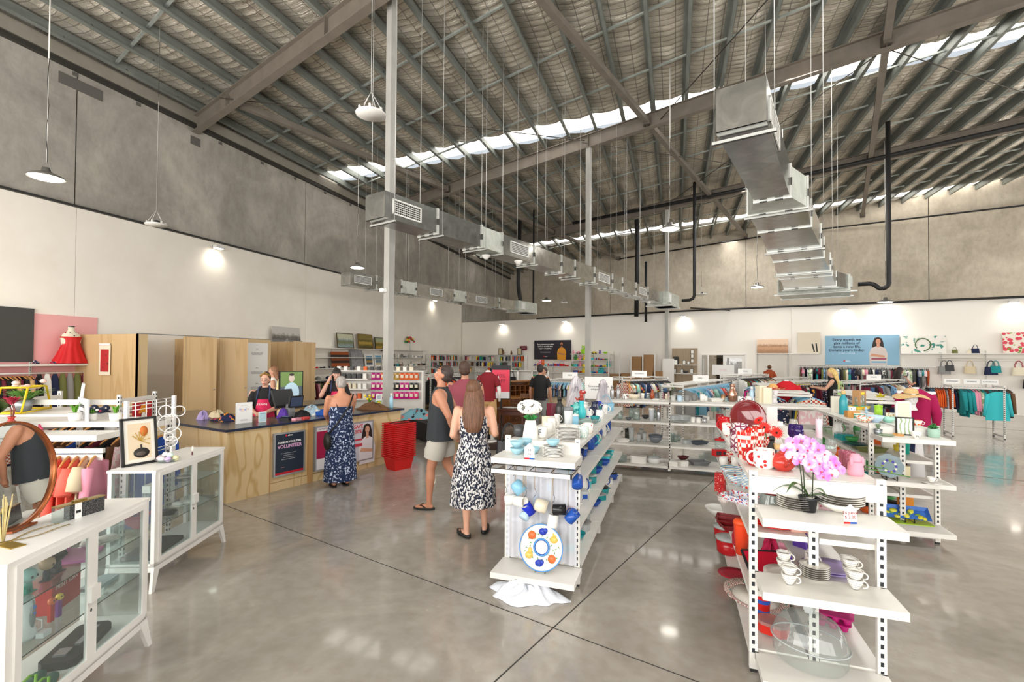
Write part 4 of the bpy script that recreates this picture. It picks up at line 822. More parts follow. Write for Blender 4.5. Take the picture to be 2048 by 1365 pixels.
fill(-.9, 4.35, 7.2, .5, 'on the blue middle side shelf', [('bigbowl', [BLUP], 'blue rimmed bowl', .7), ('radio', [GLF, cm('blue')], 'frosted plastic box'), ('jug', [WHT, cm('blue')], 'white jug')]+mixrow(KB+['bottle', 'tub'], ['blue', 'teal', 'turquoise', 'light blue'], 9))
fill(-.9, 4.2, 7.2, .16, 'on the blue stand lowest side shelf', [('tub', [cm('turquoise'), GLF], 'turquoise tub with clear lid', 1.1), ('bigbowl', [cm('teal')], 'dark teal bowl', .6), ('tub', [GLF, cm('grey')], 'clear tub with grey lid', 1.2), ('flask', [GLF, GLF], 'frosted tall tub'), ('flask', [GLF, GLF], 'frosted tall tub')]+mixrow(['tub', 'rtub', 'bowl', 'jug', 'casserole'], ['blue', 'light blue', 'white', 'teal'], 6))
fill(-1.25, 4.2, 7.3, .5, 'on the blue stand left middle shelf', mixrow(['bowl', 'mug', 'canister'], ['white', 'light blue'], 6)); fill(-1.25, 4.2, 7.3, .86, 'on the blue stand left upper shelf', mixrow(['bowl', 'mug', 'jug', 'canister'], ['white', 'light grey'], 7))
# ---- the glassware stand
CL[:] = [-1.2, 2.15, 8.42, 8.98]; w = 'on top of the glassware stand'; e_ = 'the left'
row(1.18, w, [('tallbox', 1206, 800, [C('#3c3c3e', .5)], 'tall dark grey box', 1.4, 0), ('bottle', 1224, 798, [cm('silver', .3, .6), cm('silver', .3, .6)], 'silver bottle', 1.), ('bottle', 1236, 798, [cm('silver', .3, .6), cm('silver', .3, .6)], 'silver bottle', 1.), ('mug', 1250, 799, [BWG, WHT], 'black and white patterned mug', 1.), ('bigbowl', 1268, 799, [cm('cream')], 'cream wide bowl', .8),
 ('tumbler', 1285, 798, [WHT], 'white tumbler', .9), ('jar', 1296, 798, [GL, WHT], 'small clear jar with white lid', .6), ('vase', 1307, 794, [cm('rust', .3)], 'rust red vase', .75), ('dish', 1313, 801, [cm('white')], 'white egg tray', .5), ('plush', 1333, 798, [cl('cream'), cl('white')], 'fluffy cream toy', .35),
 ('canister', 1350, 792, [C('#77746e', .3, .5), C('#55524e', .4)], 'large grey metal canister', 1.3), ('mug', 1346, 803, [cm('light grey'), cm('light grey')], 'pale grey mug', 1., 3), ('mug', 1359, 803, [cm('pale blue'), cm('pale blue')], 'pale blue mug', 1.), ('mug', 1374, 803, [cm('grey'), cm('grey')], 'grey mug', 1.), ('mug', 1388, 802, [cm('grey'), cm('grey')], 'grey mug', 1.),
 ('candle', 1405, 804, [WHT], 'white candle', 1.4), ('candle', 1411, 804, [WHT], 'white candle', 1.1), ('dish', 1431, 803, [WHT], 'white baking dish', 1.), ('canister', 1442, 799, [C('#c0956f', .25, .6), C('#c0956f', .25, .6)], 'copper canister', .8), ('vase', 1463, 802, [C('#b98a74', .15, .8)], 'rose gold vase', 1.35), ('jar', 1452, 805, [GL, cm('silver', .3, .6)], 'small clear jar', .5), ('bottle', 1490, 797, [cm('pale blue'), WHT], 'pale blue bottle', 1.1),
 ('mug', 1481, 806, [BWG, WHT], 'black and white patterned mug', 1.1, 0), ('mug', 1497, 806, [WHT, WHT], 'white mug', 1.1, 0), ('tallbox', 1522, 806, [cm('cream')], 'cream angular vase', 1.4, .5), ('tallbox', 1533, 807, [cm('cream')], 'cream angular vase', 1.3, .2)], end=e_)
row(.84, "on the glassware stand\'s upper shelf", [('bigbowl', 1226, 838, [GL], 'clear glass bowl', .6), ('jug', 1240, 839, [GL, GL], 'clear glass jug', .7), ('bowl', 1257, 841, [C('#5a5f66', .2)], 'dark smoky glass bowl', .7), ('jar', 1273, 840, [GL, GL], 'big clear jar', 1.2), ('jar', 1263, 835, [GL, GL], 'clear jar with glass lid', 1.), ('bowl', 1291, 838, [cm('dark grey')], 'dark grey bowl', .9), ('flask', 1303, 842, [C('#c9ced4', .2), WHT], 'pale flask', 1.1), ('bottle', 1317, 842, [cm('silver', .25, .8), cm('silver', .25, .8)], 'shiny steel bottle', .95), ('tumbler', 1310, 836, [GL], 'clear tumbler', 1.2),
 ('tub', 1351, 842, [GLF, GLF], 'clear plastic tub', 1.3), ('tub', 1368, 842, [GLF, GLF], 'clear plastic tub', 1.2), ('platter', 1358, 845, [cm('light grey')], 'grey platter', .7), ('mug', 1386, 845, [WHT, WHT], 'white mug', .9), ('mug', 1397, 846, [WHT, WHT], 'white mug', .9), ('mug', 1409, 846, [cm('silver', .2, .6), WHT], 'silver mug', .9), ('box', 1395, 833, [C('#32363c', .5)], 'dark box', .9), ('box', 1408, 833, [WHT], 'white box', .8), ('flask', 1440, 836, [GL, cm('black')], 'clear travel cup with black lid', 1.3)], end=e_)
row(.46, "on the glassware stand\'s lower shelf", [('bowl', 1228, 880, [WHT], 'white bowl', .8), ('dish', 1245, 884, [cl('white')], 'folded white cloth', .9), ('flask', 1263, 883, [GLF, GLF], 'tall frosted jar', 1.2), ('canister', 1258, 872, [C('#3a3a34', .3), BLK], 'dark canister', 1.2), ('flask', 1278, 885, [GLF, cm('grey')], 'grey-lidded clear cup', .8), ('flask', 1289, 885, [GLF, cm('grey')], 'grey-lidded clear cup', .9), ('flask', 1283, 876, [cm('light grey'), cm('grey')], 'grey canister', .9), ('bowl', 1311, 886, [C('#70757c', .3)], 'grey bowl', 1.5), ('bowl', 1311, 883, [C('#70757c', .3)], 'grey bowl', 1.6),
 ('tumbler', 1342, 884, [GL], 'clear glass', 1.), ('tumbler', 1350, 884, [GL], 'clear glass', 1.), ('tumbler', 1358, 882, [GL], 'clear glass', 1.), ('tumbler', 1346, 878, [GL], 'clear glass', 1.1), ('tub', 1374, 888, [GLF, GLF], 'clear food tub', 1.), ('dish', 1398, 889, [C('#4c5560', .3)], 'slate oval dish', 1.1), ('dish', 1398, 884, [cm('cream')], 'cream dish', .9)], end=e_)
row(.12, "on the glassware stand\'s bottom shelf", [('casserole', 1240, 923, [GL, GL], 'clear glass casserole', 1.2), ('tub', 1277, 925, [WHT, WHT], 'white roasting tub', 1.6), ('casserole', 1308, 926, [C('#e4e4e2', .3), GLF], 'white casserole', 1.1), ('box', 1347, 932, [WHT], 'white boxed mug', .95), ('box', 1366, 932, [WHT], 'white boxed mug', 1.), ('bigbowl', 1366, 921, [C('#5c1d22', .25)], 'dark red deep bowl', .7), ('dish', 1398, 930, [C('#9ea2a6', .3, .6)], 'grey metal baking tray', 1.3)], end=e_)
# sombrero on a white head form
p = G(1546, 806, 1.18)
def headform(loc, label, rz=0):
    t = T('head_form', label, 'display head', loc, rz)
    MB().m(C('#e9e8ea', .5)).lathe([(0, 0), (.075, 0), (.07, .02), (.055, .05), (.055, .09), (.07, .12)], 18)._ell((0, -.01, .18), (.075, .095, .115), 18, 12)._ell((0, -.105, .165), (.012, .02, .03), 8, 6).build('head', t); return t
headform((p.x, p.y, 1.18), 'white foam head wearing a red-edged straw sombrero')
t = T('sombrero', 'straw sombrero with a red patterned brim on the white head', 'hat', (p.x, p.y, 1.40)); ZG = patt('zigzag_brim', '#d9b98a', '#b8221c', 'noise', 30, .5, .8)
MB().m(C('#d9a862', .8)).lathe([(.085, .0), (.075, .05), (.045, .09), (0, .1)], 20).build('crown', t); MB().m(ZG).lathe([(.085, .02), (.13, .0), (.17, .015), (.185, .035)], 28).build('brim', t); MB().m(cl('red')).tube([(.185*cos(a*pi/12), .185*sin(a*pi/12), .036) for a in range(24)], .007, 6, close=True).build('edging', t)
# ---- the red homeware stand
CL[:] = [.47, 1.1, 3.34, 5.9]; w = 'on top of the red stand'
row(1.19, w, [('bigmug', 1430, 862, [cm('red', .15), cm('red')], 'red glazed mug', 1.1, 2.6), ('mug', 1431, 846, [cm('dark red'), cm('red')], 'dark red mug', 1.), ('bigmug', 1444, 860, [cm('red', .15), cm('red')], 'red glazed mug', 1.25, .4), ('dish', 1452, 842, [patt('red_dashed_rim', '#f2ece4', '#d0231c', 'check', 40, .5)], 'red and white dashed dish', .8), ('bigmug', 1454, 872, [REDP, WHT], 'white mug with red flowers', 1.15, 0), ('tumbler', 1461, 894, [C('#6a1d3c', .25)], 'plum patterned tumbler', 1.3),
 ('jug', 1477, 905, [patt('lined_glass_jug', '#d9d2d2', '#7c2a4a', 'edge', 26, .1, .1), cm('red')], 'clear carafe with plum lines and red rim', 1.15), ('tumbler', 1492, 917, [DIAM], 'red and cream diamond glass', 1.75), ('tumbler', 1510, 908, [DIAM], 'red and cream diamond glass', 1.75), ('tumbler', 1523, 900, [DIAM], 'red and cream diamond glass', 1.7), ('tumbler', 1536, 898, [DIAM], 'red and cream diamond glass', 1.6),
 ('bigmug', 1528, 937, [REDP, WHT], 'white mug with red berries', 1.25, 3), ('bigmug', 1511, 931, [cm('red', .2), cm('red')], 'red round mug', 1.1, 2.5), ('teapot', 1566, 941, [C('#c13a2e', .12), C('#c13a2e', .12), C('#c13a2e', .12), C('#c13a2e', .12)], 'round red teapot', 1.0, 1.6), ('bottle', 1544, 928, [BLK, BLK], 'black bottle', .8), ('tallbox', 1535, 872, [C('#e4dcd8', .5)], 'tall pale gift box', 1.35, .7),
 ('goblet', 1596, 905, [gc('purple')], 'purple stemmed wine glass', 1.1), ('goblet', 1587, 903, [gc('purple')], 'purple stemmed wine glass', 1.1), ('cup', 1575, 893, [WHT, cm('purple')], 'white cup with purple butterflies', 1.), ('candle', 1673, 898, [C('#d9c2cc', .3)], 'tall pale pink candlestick', (.8, .8, 2.6) ), ('tumbler', 1690, 935, [gc('pink')], 'pink glass tumbler', 1.), ('tumbler', 1698, 938, [gc('pink')], 'pink glass tumbler', 1.), ('plate', 1677, 899, [WHT], 'white cake plate', .8)])
p = G(1561, 932, 1.19); t = T('scented_candle', 'burgundy candle in a glass jar with a square wooden lid', 'candle', (p.x, p.y, 1.19)); L([(0, 0), (.037, 0), (.037, .075), (0, .075)]).m(DEFM); MB().m(C('#7a2440', .3)).lathe([(0, .003), (.036, .003), (.036, .08), (0, .08)]).build('wax', t); MB().m(GL).lathe([(.038, 0), (.038, .115)]).build('glass', t); MB().m(wood('pale_wood', '#d9b882', '#c79f62')).box(-.036, .036, -.036, .036, .112, .142).build('lid', t)
p = G(1493, 878, 1.19); t = T('round_platter', 'large glossy dark red platter standing upright on the red stand', 'plate', (p.x+.02, p.y, 1.195), .25)
mb = MB().m(mat('oxblood_glaze', '#6f1a1c', .08, coat=.6)); mb.T = Matrix.Translation((0, .03, .165)) @ Matrix.Rotation(radians(80), 4, 'X'); mb.lathe([(0, 0), (.11, 0), (.125, .006), (.155, .01), (.162, .02), (.15, .018), (.125, .012), (.11, .005), (0, .004)], 44, sy=1.08); mb.build('platter', t)
MB().m(BLK).tube([(-.05, -.03, .02), (-.05, -.03, 0), (-.05, .1, 0), (-.04, .06, .13)], .003, 6).tube([(.05, -.03, .02), (.05, -.03, 0), (.05, .1, 0), (.04, .06, .13)], .003, 6).build('stand', t)
def flower(t, c, n, r, m, mc, tiltv=(0, 0, 1), nm='blossom', wd=.5):
    z = Vector(tiltv).normalized(); x = z.orthogonal().normalized(); y = z.cross(x); c = Vector(c); mb = MB().m(m)
    for i in range(n):
        a = 2*pi*i/n; d = x*cos(a)+y*sin(a); s = (-x*sin(a)+y*cos(a))*r*pi/n*wd
        mb.add([c, c+d*r*.5+s+z*r*.12, c+d*r+z*r*.03, c+d*r*.5-s+z*r*.12], [(0, 1, 2, 3)], True)
    mb.m(mc)._ell(c+z*r*.08, r*.16, 8, 6); return mb.build(nm, t)
p = G(1535, 903, 1.19); t = T('gerbera_flowers', 'red artificial gerberas leaning over the diamond glasses', 'flowers', (p.x, p.y, 1.19))
st = MB().m(C('#4c7a30', .7)); RG = C('#e02a20', .7)
for (a, b, z, r, tv) in ((-.03, -.06, .19, .05, (-.1, -1, .35)), (.05, -.07, .155, .052, (.2, -1, .3)), (-.06, 0, .235, .045, (-.6, -.5, .8))):
    st.tube([(0, 0, 0), (a*.4, b*.4, z*.6), (a, b+.01, z)], .003, 5); flower(t, (a, b, z), 22, r, RG, C('#2b1a14', .8), tv, wd=.9); flower(t, (a, b+.004, z), 16, r*.6, C('#c41a18', .7), C('#2b1a14', .8), tv, 'inner_petals', .9)
st.build('stem', t); MB().m(DIAM).lathe(shell([(.03, 0), (.035, .1)]), 16).build('glass', t)
p = G(1605, 925, 1.19); t = T('rose_flowers', 'magenta artificial roses lying behind the orchid stems', 'flowers', (p.x, p.y, 1.19))
for i, (x, y, z, r) in enumerate(((0, 0, .045, .045), (-.06, -.06, .03, .028), (.02, .03, .05, .03))):
    mb = MB().m(C('#b01a5c', .7))
    for k in range(5): mb.sheet(lambda u, v: (x+(r*(.25+.18*k)*(.6+.4*v))*cos(2*pi*u+k), y+(r*(.25+.18*k)*(.6+.4*v))*sin(2*pi*u+k), z-r*.4+r*(.9-.1*k)*v+.004*sin(u*20)), 14, 3, wrap=True)
    mb.build('rose', t)
mb = leaves(14, .05, .0, .035, .13, 5).m(C('#55703a', .7)); mb.mi = [0]*len(mb.f); mb.build('leaves', t); MB().m(C('#4e7a38', .7)).tube([(.05, .0, .01), (.3, -.1, .012), (.5, -.3, .01)], .0035, 5).tube([(.06, .03, .01), (.32, .02, .012), (.46, -.1, .01)], .0035, 5).build('stem', t)
for px, py, l in ((1634, 948, 'left of the pair'), (1662, 952, 'right of the pair')):
    p = G(px, py, 1.19); t = T('champagne_flute', 'clear flute with a magenta stem, '+l, 'wine glass', (p.x, p.y, 1.19), 0, 'magenta stemmed flutes'); MB().m(C('#b01e6a', .15)).lathe([(0, 0), (.03, 0), (.004, .006), (.006, .1), (.014, .115), (0, .115)], 14).build('stem', t); MB().m(GL).lathe([(.014, .115), (.03, .15), (.028, .22), (.027, .22), (.029, .15)], 16).build('bowl', t)
p = G(1711, 951, 1.19); t = T('bunny_pouch', 'small pink rabbit-eared pouch standing at the right of the red stand', 'pouch', (p.x, p.y, 1.19), .3); MB().m(C('#f0a2b4', .8)).lathe([(0, 0), (.04, 0), (.045, .02), (.04, .07), (.03, .085), (.034, .11), (.02, .13), (0, .132)], 16).build('pouch', t)
mb = MB().m(C('#f0a2b4', .8))._ell((-.032, -.012, .085), (.012, .01, .032), 8, 6)._ell((.034, -.012, .085), (.012, .01, .032), 8, 6); mb.build('ear', t); MB().m(C('#e7889e', .8)).tube([(.031*cos(a*pi/8), .031*sin(a*pi/8), .085) for a in range(16)], .004, 5, close=True).build('tie', t)
# orchid
OPOT = G(1621, 1028, 1.02); t = T('orchid', 'pink phalaenopsis orchid in a black plastic pot among the plates', 'plant', (OPOT.x, OPOT.y+.04, 1.022))
MB().m(C('#26272a', .5)).lathe(shell([(.035, 0), (.045, .07), (.052, .07), (.054, .085)], .004), 22).build('pot', t); MB().m(C('#5c4632', .9)).lathe([(0, .068), (.046, .066)], 14).build('soil', t)
mb = MB().m(mat('orchid_leaf', '#4a6638', .35))
for a, l, up in ((2.9, .19, .05), (.15, .17, .02), (3.4, .12, .07), (-.4, .1, .05)):
    mb.sheet(lambda u, v: (cos(a)*l*u-sin(a)*(v-.5)*.055*sin(pi*(.12+.86*u)), sin(a)*l*u*.5+cos(a)*(v-.5)*.05*sin(pi*(.12+.86*u)), .085+up*sin(u*2.6)*1.2-.03*u*u+.006*abs(v-.5)), 10, 4)
mb.build('leaves', t); mb = MB().m(C('#3a4430', .5))
for dx in (-.028, -.018, .018): mb.tube([(dx, 0, .07), (dx*1.3, .005, .2), (dx*1.8, .0, .3), (dx*3, -.01, .38)], .0032, 6)
mb.build('stem', t)
PETAL = mat('orchid_petal', '#e39adf', .6); q_ = NT(PETAL); c_ = q_.co(); n_ = q_.n('ShaderNodeTexNoise', i_Scale=18.); q_.l(c_, 0, n_, 'Vector'); r_ = q_.ramp([(.35, '#cf6fd0'), (.5, '#e3a2e6'), (.66, '#f8ddf4')]); q_.l(n_, 0, r_, 0); q_.l(r_, 0, q_.b, 'Base Color')
BL = [(-.075, .41), (-.04, .43), (.0, .415), (-.1, .375), (-.055, .38), (-.01, .37), (.035, .385), (-.08, .335), (-.03, .335), (.02, .34), (.065, .35), (.085, .325), (-.005, .3), (.04, .3), (.085, .285), (.01, .265), (.045, .255), (.09, .25), (.06, .225), (.105, .3), (-.045, .3), (.12, .27)]
for i, (x, z) in enumerate(BL):
    y = -.02-.03*((i*7) % 5)/5; c = Vector((x*1.15, y, z-.015)); tv = Vector((rd.uniform(-.5, .5), -1, rd.uniform(-.3, .5))).normalized(); X = tv.cross(Vector((0, 0, 1))).normalized(); Y = X.cross(tv); mb = MB().m(PETAL); r = .036
    for a, w_, l_ in ((90, .5, .9), (200, .5, .85), (-20, .5, .85), (0+15, 1.15, 1.05), (165, 1.15, 1.05)):
        a = radians(a); d = X*cos(a)+Y*sin(a); s = X*-sin(a)+Y*cos(a); bk = -.004 if w_ < 1 else .004
        mb.sheet(lambda u, v: c+tv*bk+d*r*l_*u+s*r*w_*(v-.5)*1.3*sin(pi*min(1, .08+.8*u**.8))+tv*(.007*sin(u*3)-.012*(v-.5)**2*4*u), 5, 4)
    mb.m(C('#d8487a', .6))._ell(c+tv*.009-Y*.003, (.006, .006, .006), 6, 5).m(C('#e8a23a', .6))._ell(c+tv*.013, .003, 5, 4); mb.build('blossom', t)
# plates, bowl and cups at the end of the red stand
RP = mat('black_rimmed_stoneware', '#efece4', .2); DK = C('#2e2622', .4)
def rimplate(loc, r, n, dz, where, sy=1., g='black rimmed plates'):
    for i in range(n):
        t = T('dinner_plate' if r > .1 else 'small_plate', '', 'plate', (loc[0], loc[1], loc[2]+dz*i), 0, g); ul(t, 'dark-rimmed white plate', where, 'the bottom')
        MB().m(RP).lathe([(0, 0), (r*.55, 0), (r*.66, .003), (r, .014), (r, .017), (r*.68, .008), (r*.6, .005), (0, .004)], 36, sy=sy).build('plate', t); mb = MB().m(DK); mb.lathe([(r*.985, .0155), (r*1.005, .0165), (r*1.004, .012), (r, .012)], 36, sy=sy); mb.build('rim', t)
p = G(1594, 1021, 1.02); rimplate((p.x, p.y+.04, .023+1.), .1, 6, .0125, 'in the left stack, red end shelf')
p = G(1692, 1029, 1.02); put('bigbowl', (p.x-.02, p.y+.05, .023+1.), [RP], '', '', label='wide white serving bowl under the right plate stack on the red stand', sc=(.85, .85, .55)); rimplate((p.x-.01, p.y+.05, 1.062), .115, 5, .0125, 'stacked inside the serving bowl')
p = G(1703, 1052, 1.02); ticket((p.x, p.y+.02, .023+1.), .25, 'white price ticket reading 26 piece before the right plate stack', '26 piece\n$ 2.00', .105)
RC = patt('black_rimmed_cup', '#f1eee6', '#2e2622', 'stripe', 22, .04, .2)
for i, (px, py, n) in enumerate(((1569, 1142, 2), (1580, 1172, 2), (1697, 1137, 1), (1703, 1157, 2), (1713, 1182, 2))):
    p = G(px, py, .615)
    for k in range(n): put('cup', (p.x, p.y+.02, .618+.045*k), [RC, RP], 'dark-rimmed white teacup', "on the red stand\'s middle end shelf", -.5+.2*k, .95, 'dark rimmed teacups', 'the left')
p = G(1632, 1160, .615); rimplate((p.x, p.y+.03, .618), .078, 6, .0115, 'stacked between the teacups', g='black rimmed saucers')
p = G(1627, 1325, .13); t = T('cake_dome', 'large clear oval dome with a knob on the lowest end shelf', 'cake dome', (p.x-.02, p.y+.0, .133), -.5); t.scale = (1.15,)*3
MB().m(glass('dome_glass', '#eef3f2', .03, .1)).lathe([(.135, .0), (.15, .03), (.155, .1), (.158, .105), (.15, .12), (.14, .17), (.11, .215), (.06, .24), (.02, .247), (0, .247)], 40, sx=1.12, sy=.9).build('dome', t)
MB().m(GLF).tube([(.158*1.12*cos(a*pi/20), .158*.9*sin(a*pi/20), .105) for a in range(40)], .004, 6, close=True).build('rim', t); MB().m(GLF).box(-.018, .018, -.018, .018, .245, .285).box(-.022, .022, -.022, .022, .26, .28).build('knob', t)
# left-hand shelves of the red stand
CL[:] = [.46, .72, 3.36, 5.9]
w = "on the red stand\'s upper left shelf"
row(.84, w, [('canister', 1431, 888, [GL, cm('red')], 'glass jar with red dome lid', 1.2), ('radio', 1437, 912, [cm('red'), cm('dark grey')], 'red and black lunch box', .7), ('bigmug', 1441, 930, [WHT, cm('dark red')], 'white mug with dark red stripe', .8), ('bowl', 1463, 955, [RAIN], 'rainbow banded bowl', 1.3), ('bowl', 1477, 971, [RAIN], 'rainbow banded bowl', 1.35), ('jar', 1497, 978, [RAIN, cm('red')], 'banded jar with red lid', 1.1), ('tumbler', 1470, 935, [REDP], 'red flowered tumbler', 1.), ('tumbler', 1460, 925, [DIAM], 'pink striped tumbler', 1.),
 ('dish', 1482, 1004, [patt('mosaic_dish', '#dfe2ea', '#c6303c', 'voronoi', 50, .35, .2, '#3550b0')], 'mosaic glass dish', 1.)])
p = G(1528, 1000, .84); put('jar', (.6, 3.5, .84), [GL, cm('dark red', .3)], '', '', label='large clear storage jar with a dark red lid behind the near left post', sc=(1.6, 1.6, 1.35)); put('bigbowl', (.9, 3.5, .84), [patt('cream_scalloped', '#e9e1d6', '#c9b8b0', 'noise', 20, .4, .4)], '', '', label='cream scalloped bowl behind the orchid pot', sc=.8)
put('box', (.74, 3.42, .84), [C('#d9a99a', .7)], '', '', label='small dusty pink gift bag behind the orchid pot', sc=.9); put('rtub', (1.0, 3.62, .84), [cm('purple'), cm('purple')], '', '', label='purple rounded jelly mould right of the orchid pot', sc=.8)
stack('plate', (.66, 3.45, .48), 6, .012, [RP], 'white plate', 'in the stack behind the middle end shelf', .95, 'plates stacked inside the red stand')
for i in range(3): put('platter', (.6, 3.46, .845+.014*i), [mat('red_plate_glaze', '#c8231f', .2)], 'red dinner plate', 'stacked behind the left post of the red stand', 0, .72, 'stacked red plates', 'the bottom')
w = "on the red stand\'s middle left shelf"
row(.48, w, [('tallbox', 1427, 982, [patt('red_dotted_metal', '#c9201e', '#f0c0b8', 'voronoi', 60, .3, .4)], 'red dotted cheese grater', 1.), ('vase', 1436, 995, [cm('red')], 'red funnel', .6), ('basket', 1442, 1004, [REDP, cm('red')], 'red patterned basket', .5), ('dish', 1459, 1058, [cm('dark red')], 'dark red baking dish', .9), ('dish', 1459, 1052, [cm('dark red')], 'dark red baking dish', 1.02), ('dish', 1459, 1046, [cm('dark red')], 'dark red baking dish', 1.), ('flask', 1483, 1108, [C('#e04420', .35), C('#e8501c', .4)], 'orange-red lidded cup', 1.25), ('jug', 1474, 1092, [cm('crimson'), cm('crimson')], 'crimson jug', .8)])
heap('toy_hat', (.63, 3.78, .48), .09, .07, .13, mat('crimson_felt', '#a51440', .9), 'crimson felt hat on the middle left shelf of the red stand', 'hat', 9); put('figurine', (.72, 3.66, .48), [cm('purple'), WHT], '', '', label='purple star-shaped trinket beside the crimson felt hat', sc=.8)
t = tag(MB().m(C('#b8122e', .3)).prism([(-.13, 0), (.13, 0), (.14, .17), (-.14, .17)], -.004, .004).m(BLK).bar((-.13, 0, 0), (.13, 0, 0), .014, .012).bar((-.14, 0, .17), (.14, 0, .17), .014, .012).bar((-.13, 0, 0), (-.14, 0, .17), .014, .012).bar((.13, 0, 0), (.14, 0, .17), .014, .012).build('serving_tray'), 'crimson tray with a black rim leaning on the near left post', 'tray'); t.location = (.6, 3.56, .49); t.rotation_euler = (-1.0, 0, .2)
w = "on the red stand\'s lowest left shelf"
row(.13, w, [('rtub', 1433, 1078, [C('#b5141c', .2), GLF], 'clear-lidded red storage tub', 1.5), ('rtub', 1437, 1104, [C('#b5141c', .2), GLF], 'clear-lidded red storage tub', 1.6), ('bigbowl', 1424, 1010, [WHT], 'white basin', 1.), ('platter', 1458, 1150, [cm('crimson')], 'crimson plate', .65)])
p = G(1505, 1190, .14); t = T('oval_platter', 'big oval platter with a striped rim sticking out of the lowest shelf', 'plate', (.56, 3.95, .146), .3)
STR = patt('striped_rim', '#efe6da', '#8e2430', 'wavex', 26, .45, .3, '#4f9a8a'); MB().m(C('#efe9dd', .25)).lathe([(0, 0), (.15, .003), (.155, .01), (0, .006)], 36, sy=1.25).build('well', t); MB().m(STR).lathe([(.15, .003), (.205, .024), (.206, .03), (.152, .011)], 44, sy=1.25).build('rim', t)
put('flask', (.56, 3.62, .146), [patt('popcorn_cup', '#c8201c', '#2a57b8', 'stripe', 5, .3, .4), cm('red')], '', '', label='red and blue popcorn cup beside the near left post', sc=1.1)
t = T('lunch_container', 'red rectangular container with a frosted lid on the lowest shelf', 'container', (.6, 3.5, .146), -.4); rbox(MB().m(C('#d82a1e', .3)), .17, .13, .055, .03).build('body', t); rbox(MB().m(glass('pink_lid', '#e8a8a0', .15, .5)), .18, .14, .02, .034, .055).build('lid', t)
for k, (dx, z) in enumerate(((0, .145), (.015, .19))):
    t = T('muffin_tray', ['magenta silicone muffin tray under another one', 'magenta silicone muffin tray on top of another one'][k], 'baking tray', (.99+dx, 3.72, z), -.3, 'magenta muffin trays'); mb = rbox(MB().m(C('#b5146e', .4)), .2, .14, .008, .02, .035)
    for i in range(3):
        for j in range(2): mb.lathe([(.02, 0), (.028, .04), (.024, .042), (.016, .004), (0, .002)], 12, c=(-.062+.062*i, -.033+.066*j, 0))
    mb.build('tray', t)
put('platter', (.98, 3.75, .485), [cm('lilac')], '', '', label='lilac oval platter behind the saucers', sc=(.9, .7, 1)); put('platter', (.98, 3.75, .5), [cm('lilac')], '', '', label='second lilac platter, stacked on the first', sc=(.9, .7, 1)); put('jug', (.86, 3.72, .48), [patt('embossed_white', '#ece6de', '#d8cfc6', 'voronoi', 30, .3), WHT], '', '', label='small white embossed jug behind the middle end shelf', sc=.65)
put('bigmug', (.93, 3.72, .84-.0), [patt('pink_dotted_pot', '#f1c9cf', '#d4566e', 'voronoi', 40, .25), cm('pink')], '', '', label='pink dotted planter seen under the top end shelf', sc=1.1)
t = tag(MB().m(C('#c77f9c', .5)).sheet(lambda u, v: (.16*(u-.5)*(1+v*.3), .06*sin(u*pi), .16*v), 10, 8).build('wire_basket'), 'pink wire basket standing at the right of the lowest shelf', 'basket'); t.location = (.97, 3.98, .15); t.modifiers.new('wire', 'WIREFRAME').thickness = .003
RK = ['bowl', 'mug', 'tub', 'jug', 'candle', 'canister', 'goblet', 'tumbler', 'box', 'figurine', 'rtub']
fill(.95, 4.0, 5.9, .84, "on the red stand\'s upper right shelf", mixrow(RK, ['pink', 'purple', 'hot pink', 'lilac', 'red'], 10)); fill(.95, 4.1, 5.9, .48, "on the red stand\'s middle right shelf", mixrow(RK, ['pink', 'purple', 'magenta', 'orange'], 8))
fill(.95, 4.1, 5.9, .14, "on the red stand\'s lowest right shelf", mixrow(['tub', 'bigbowl', 'rtub', 'dish'], ['pink', 'purple', 'magenta'], 5)); fill(.98, 3.95, 5.9, 1.19, 'on top of the red stand, right side', mixrow(['mug', 'bowl', 'goblet', 'candle', 'box'], ['pink', 'lilac', 'hot pink', 'white'], 6))
fill(.62, 4.9, 5.9, .84, 'at the far end of the upper left shelf', mixrow(RK, ['red', 'crimson', 'dark red', 'pink'], 4)); fill(.62, 4.3, 5.9, .48, 'at the back of the middle left shelf', mixrow(RK, ['red', 'crimson', 'dark red'], 5))
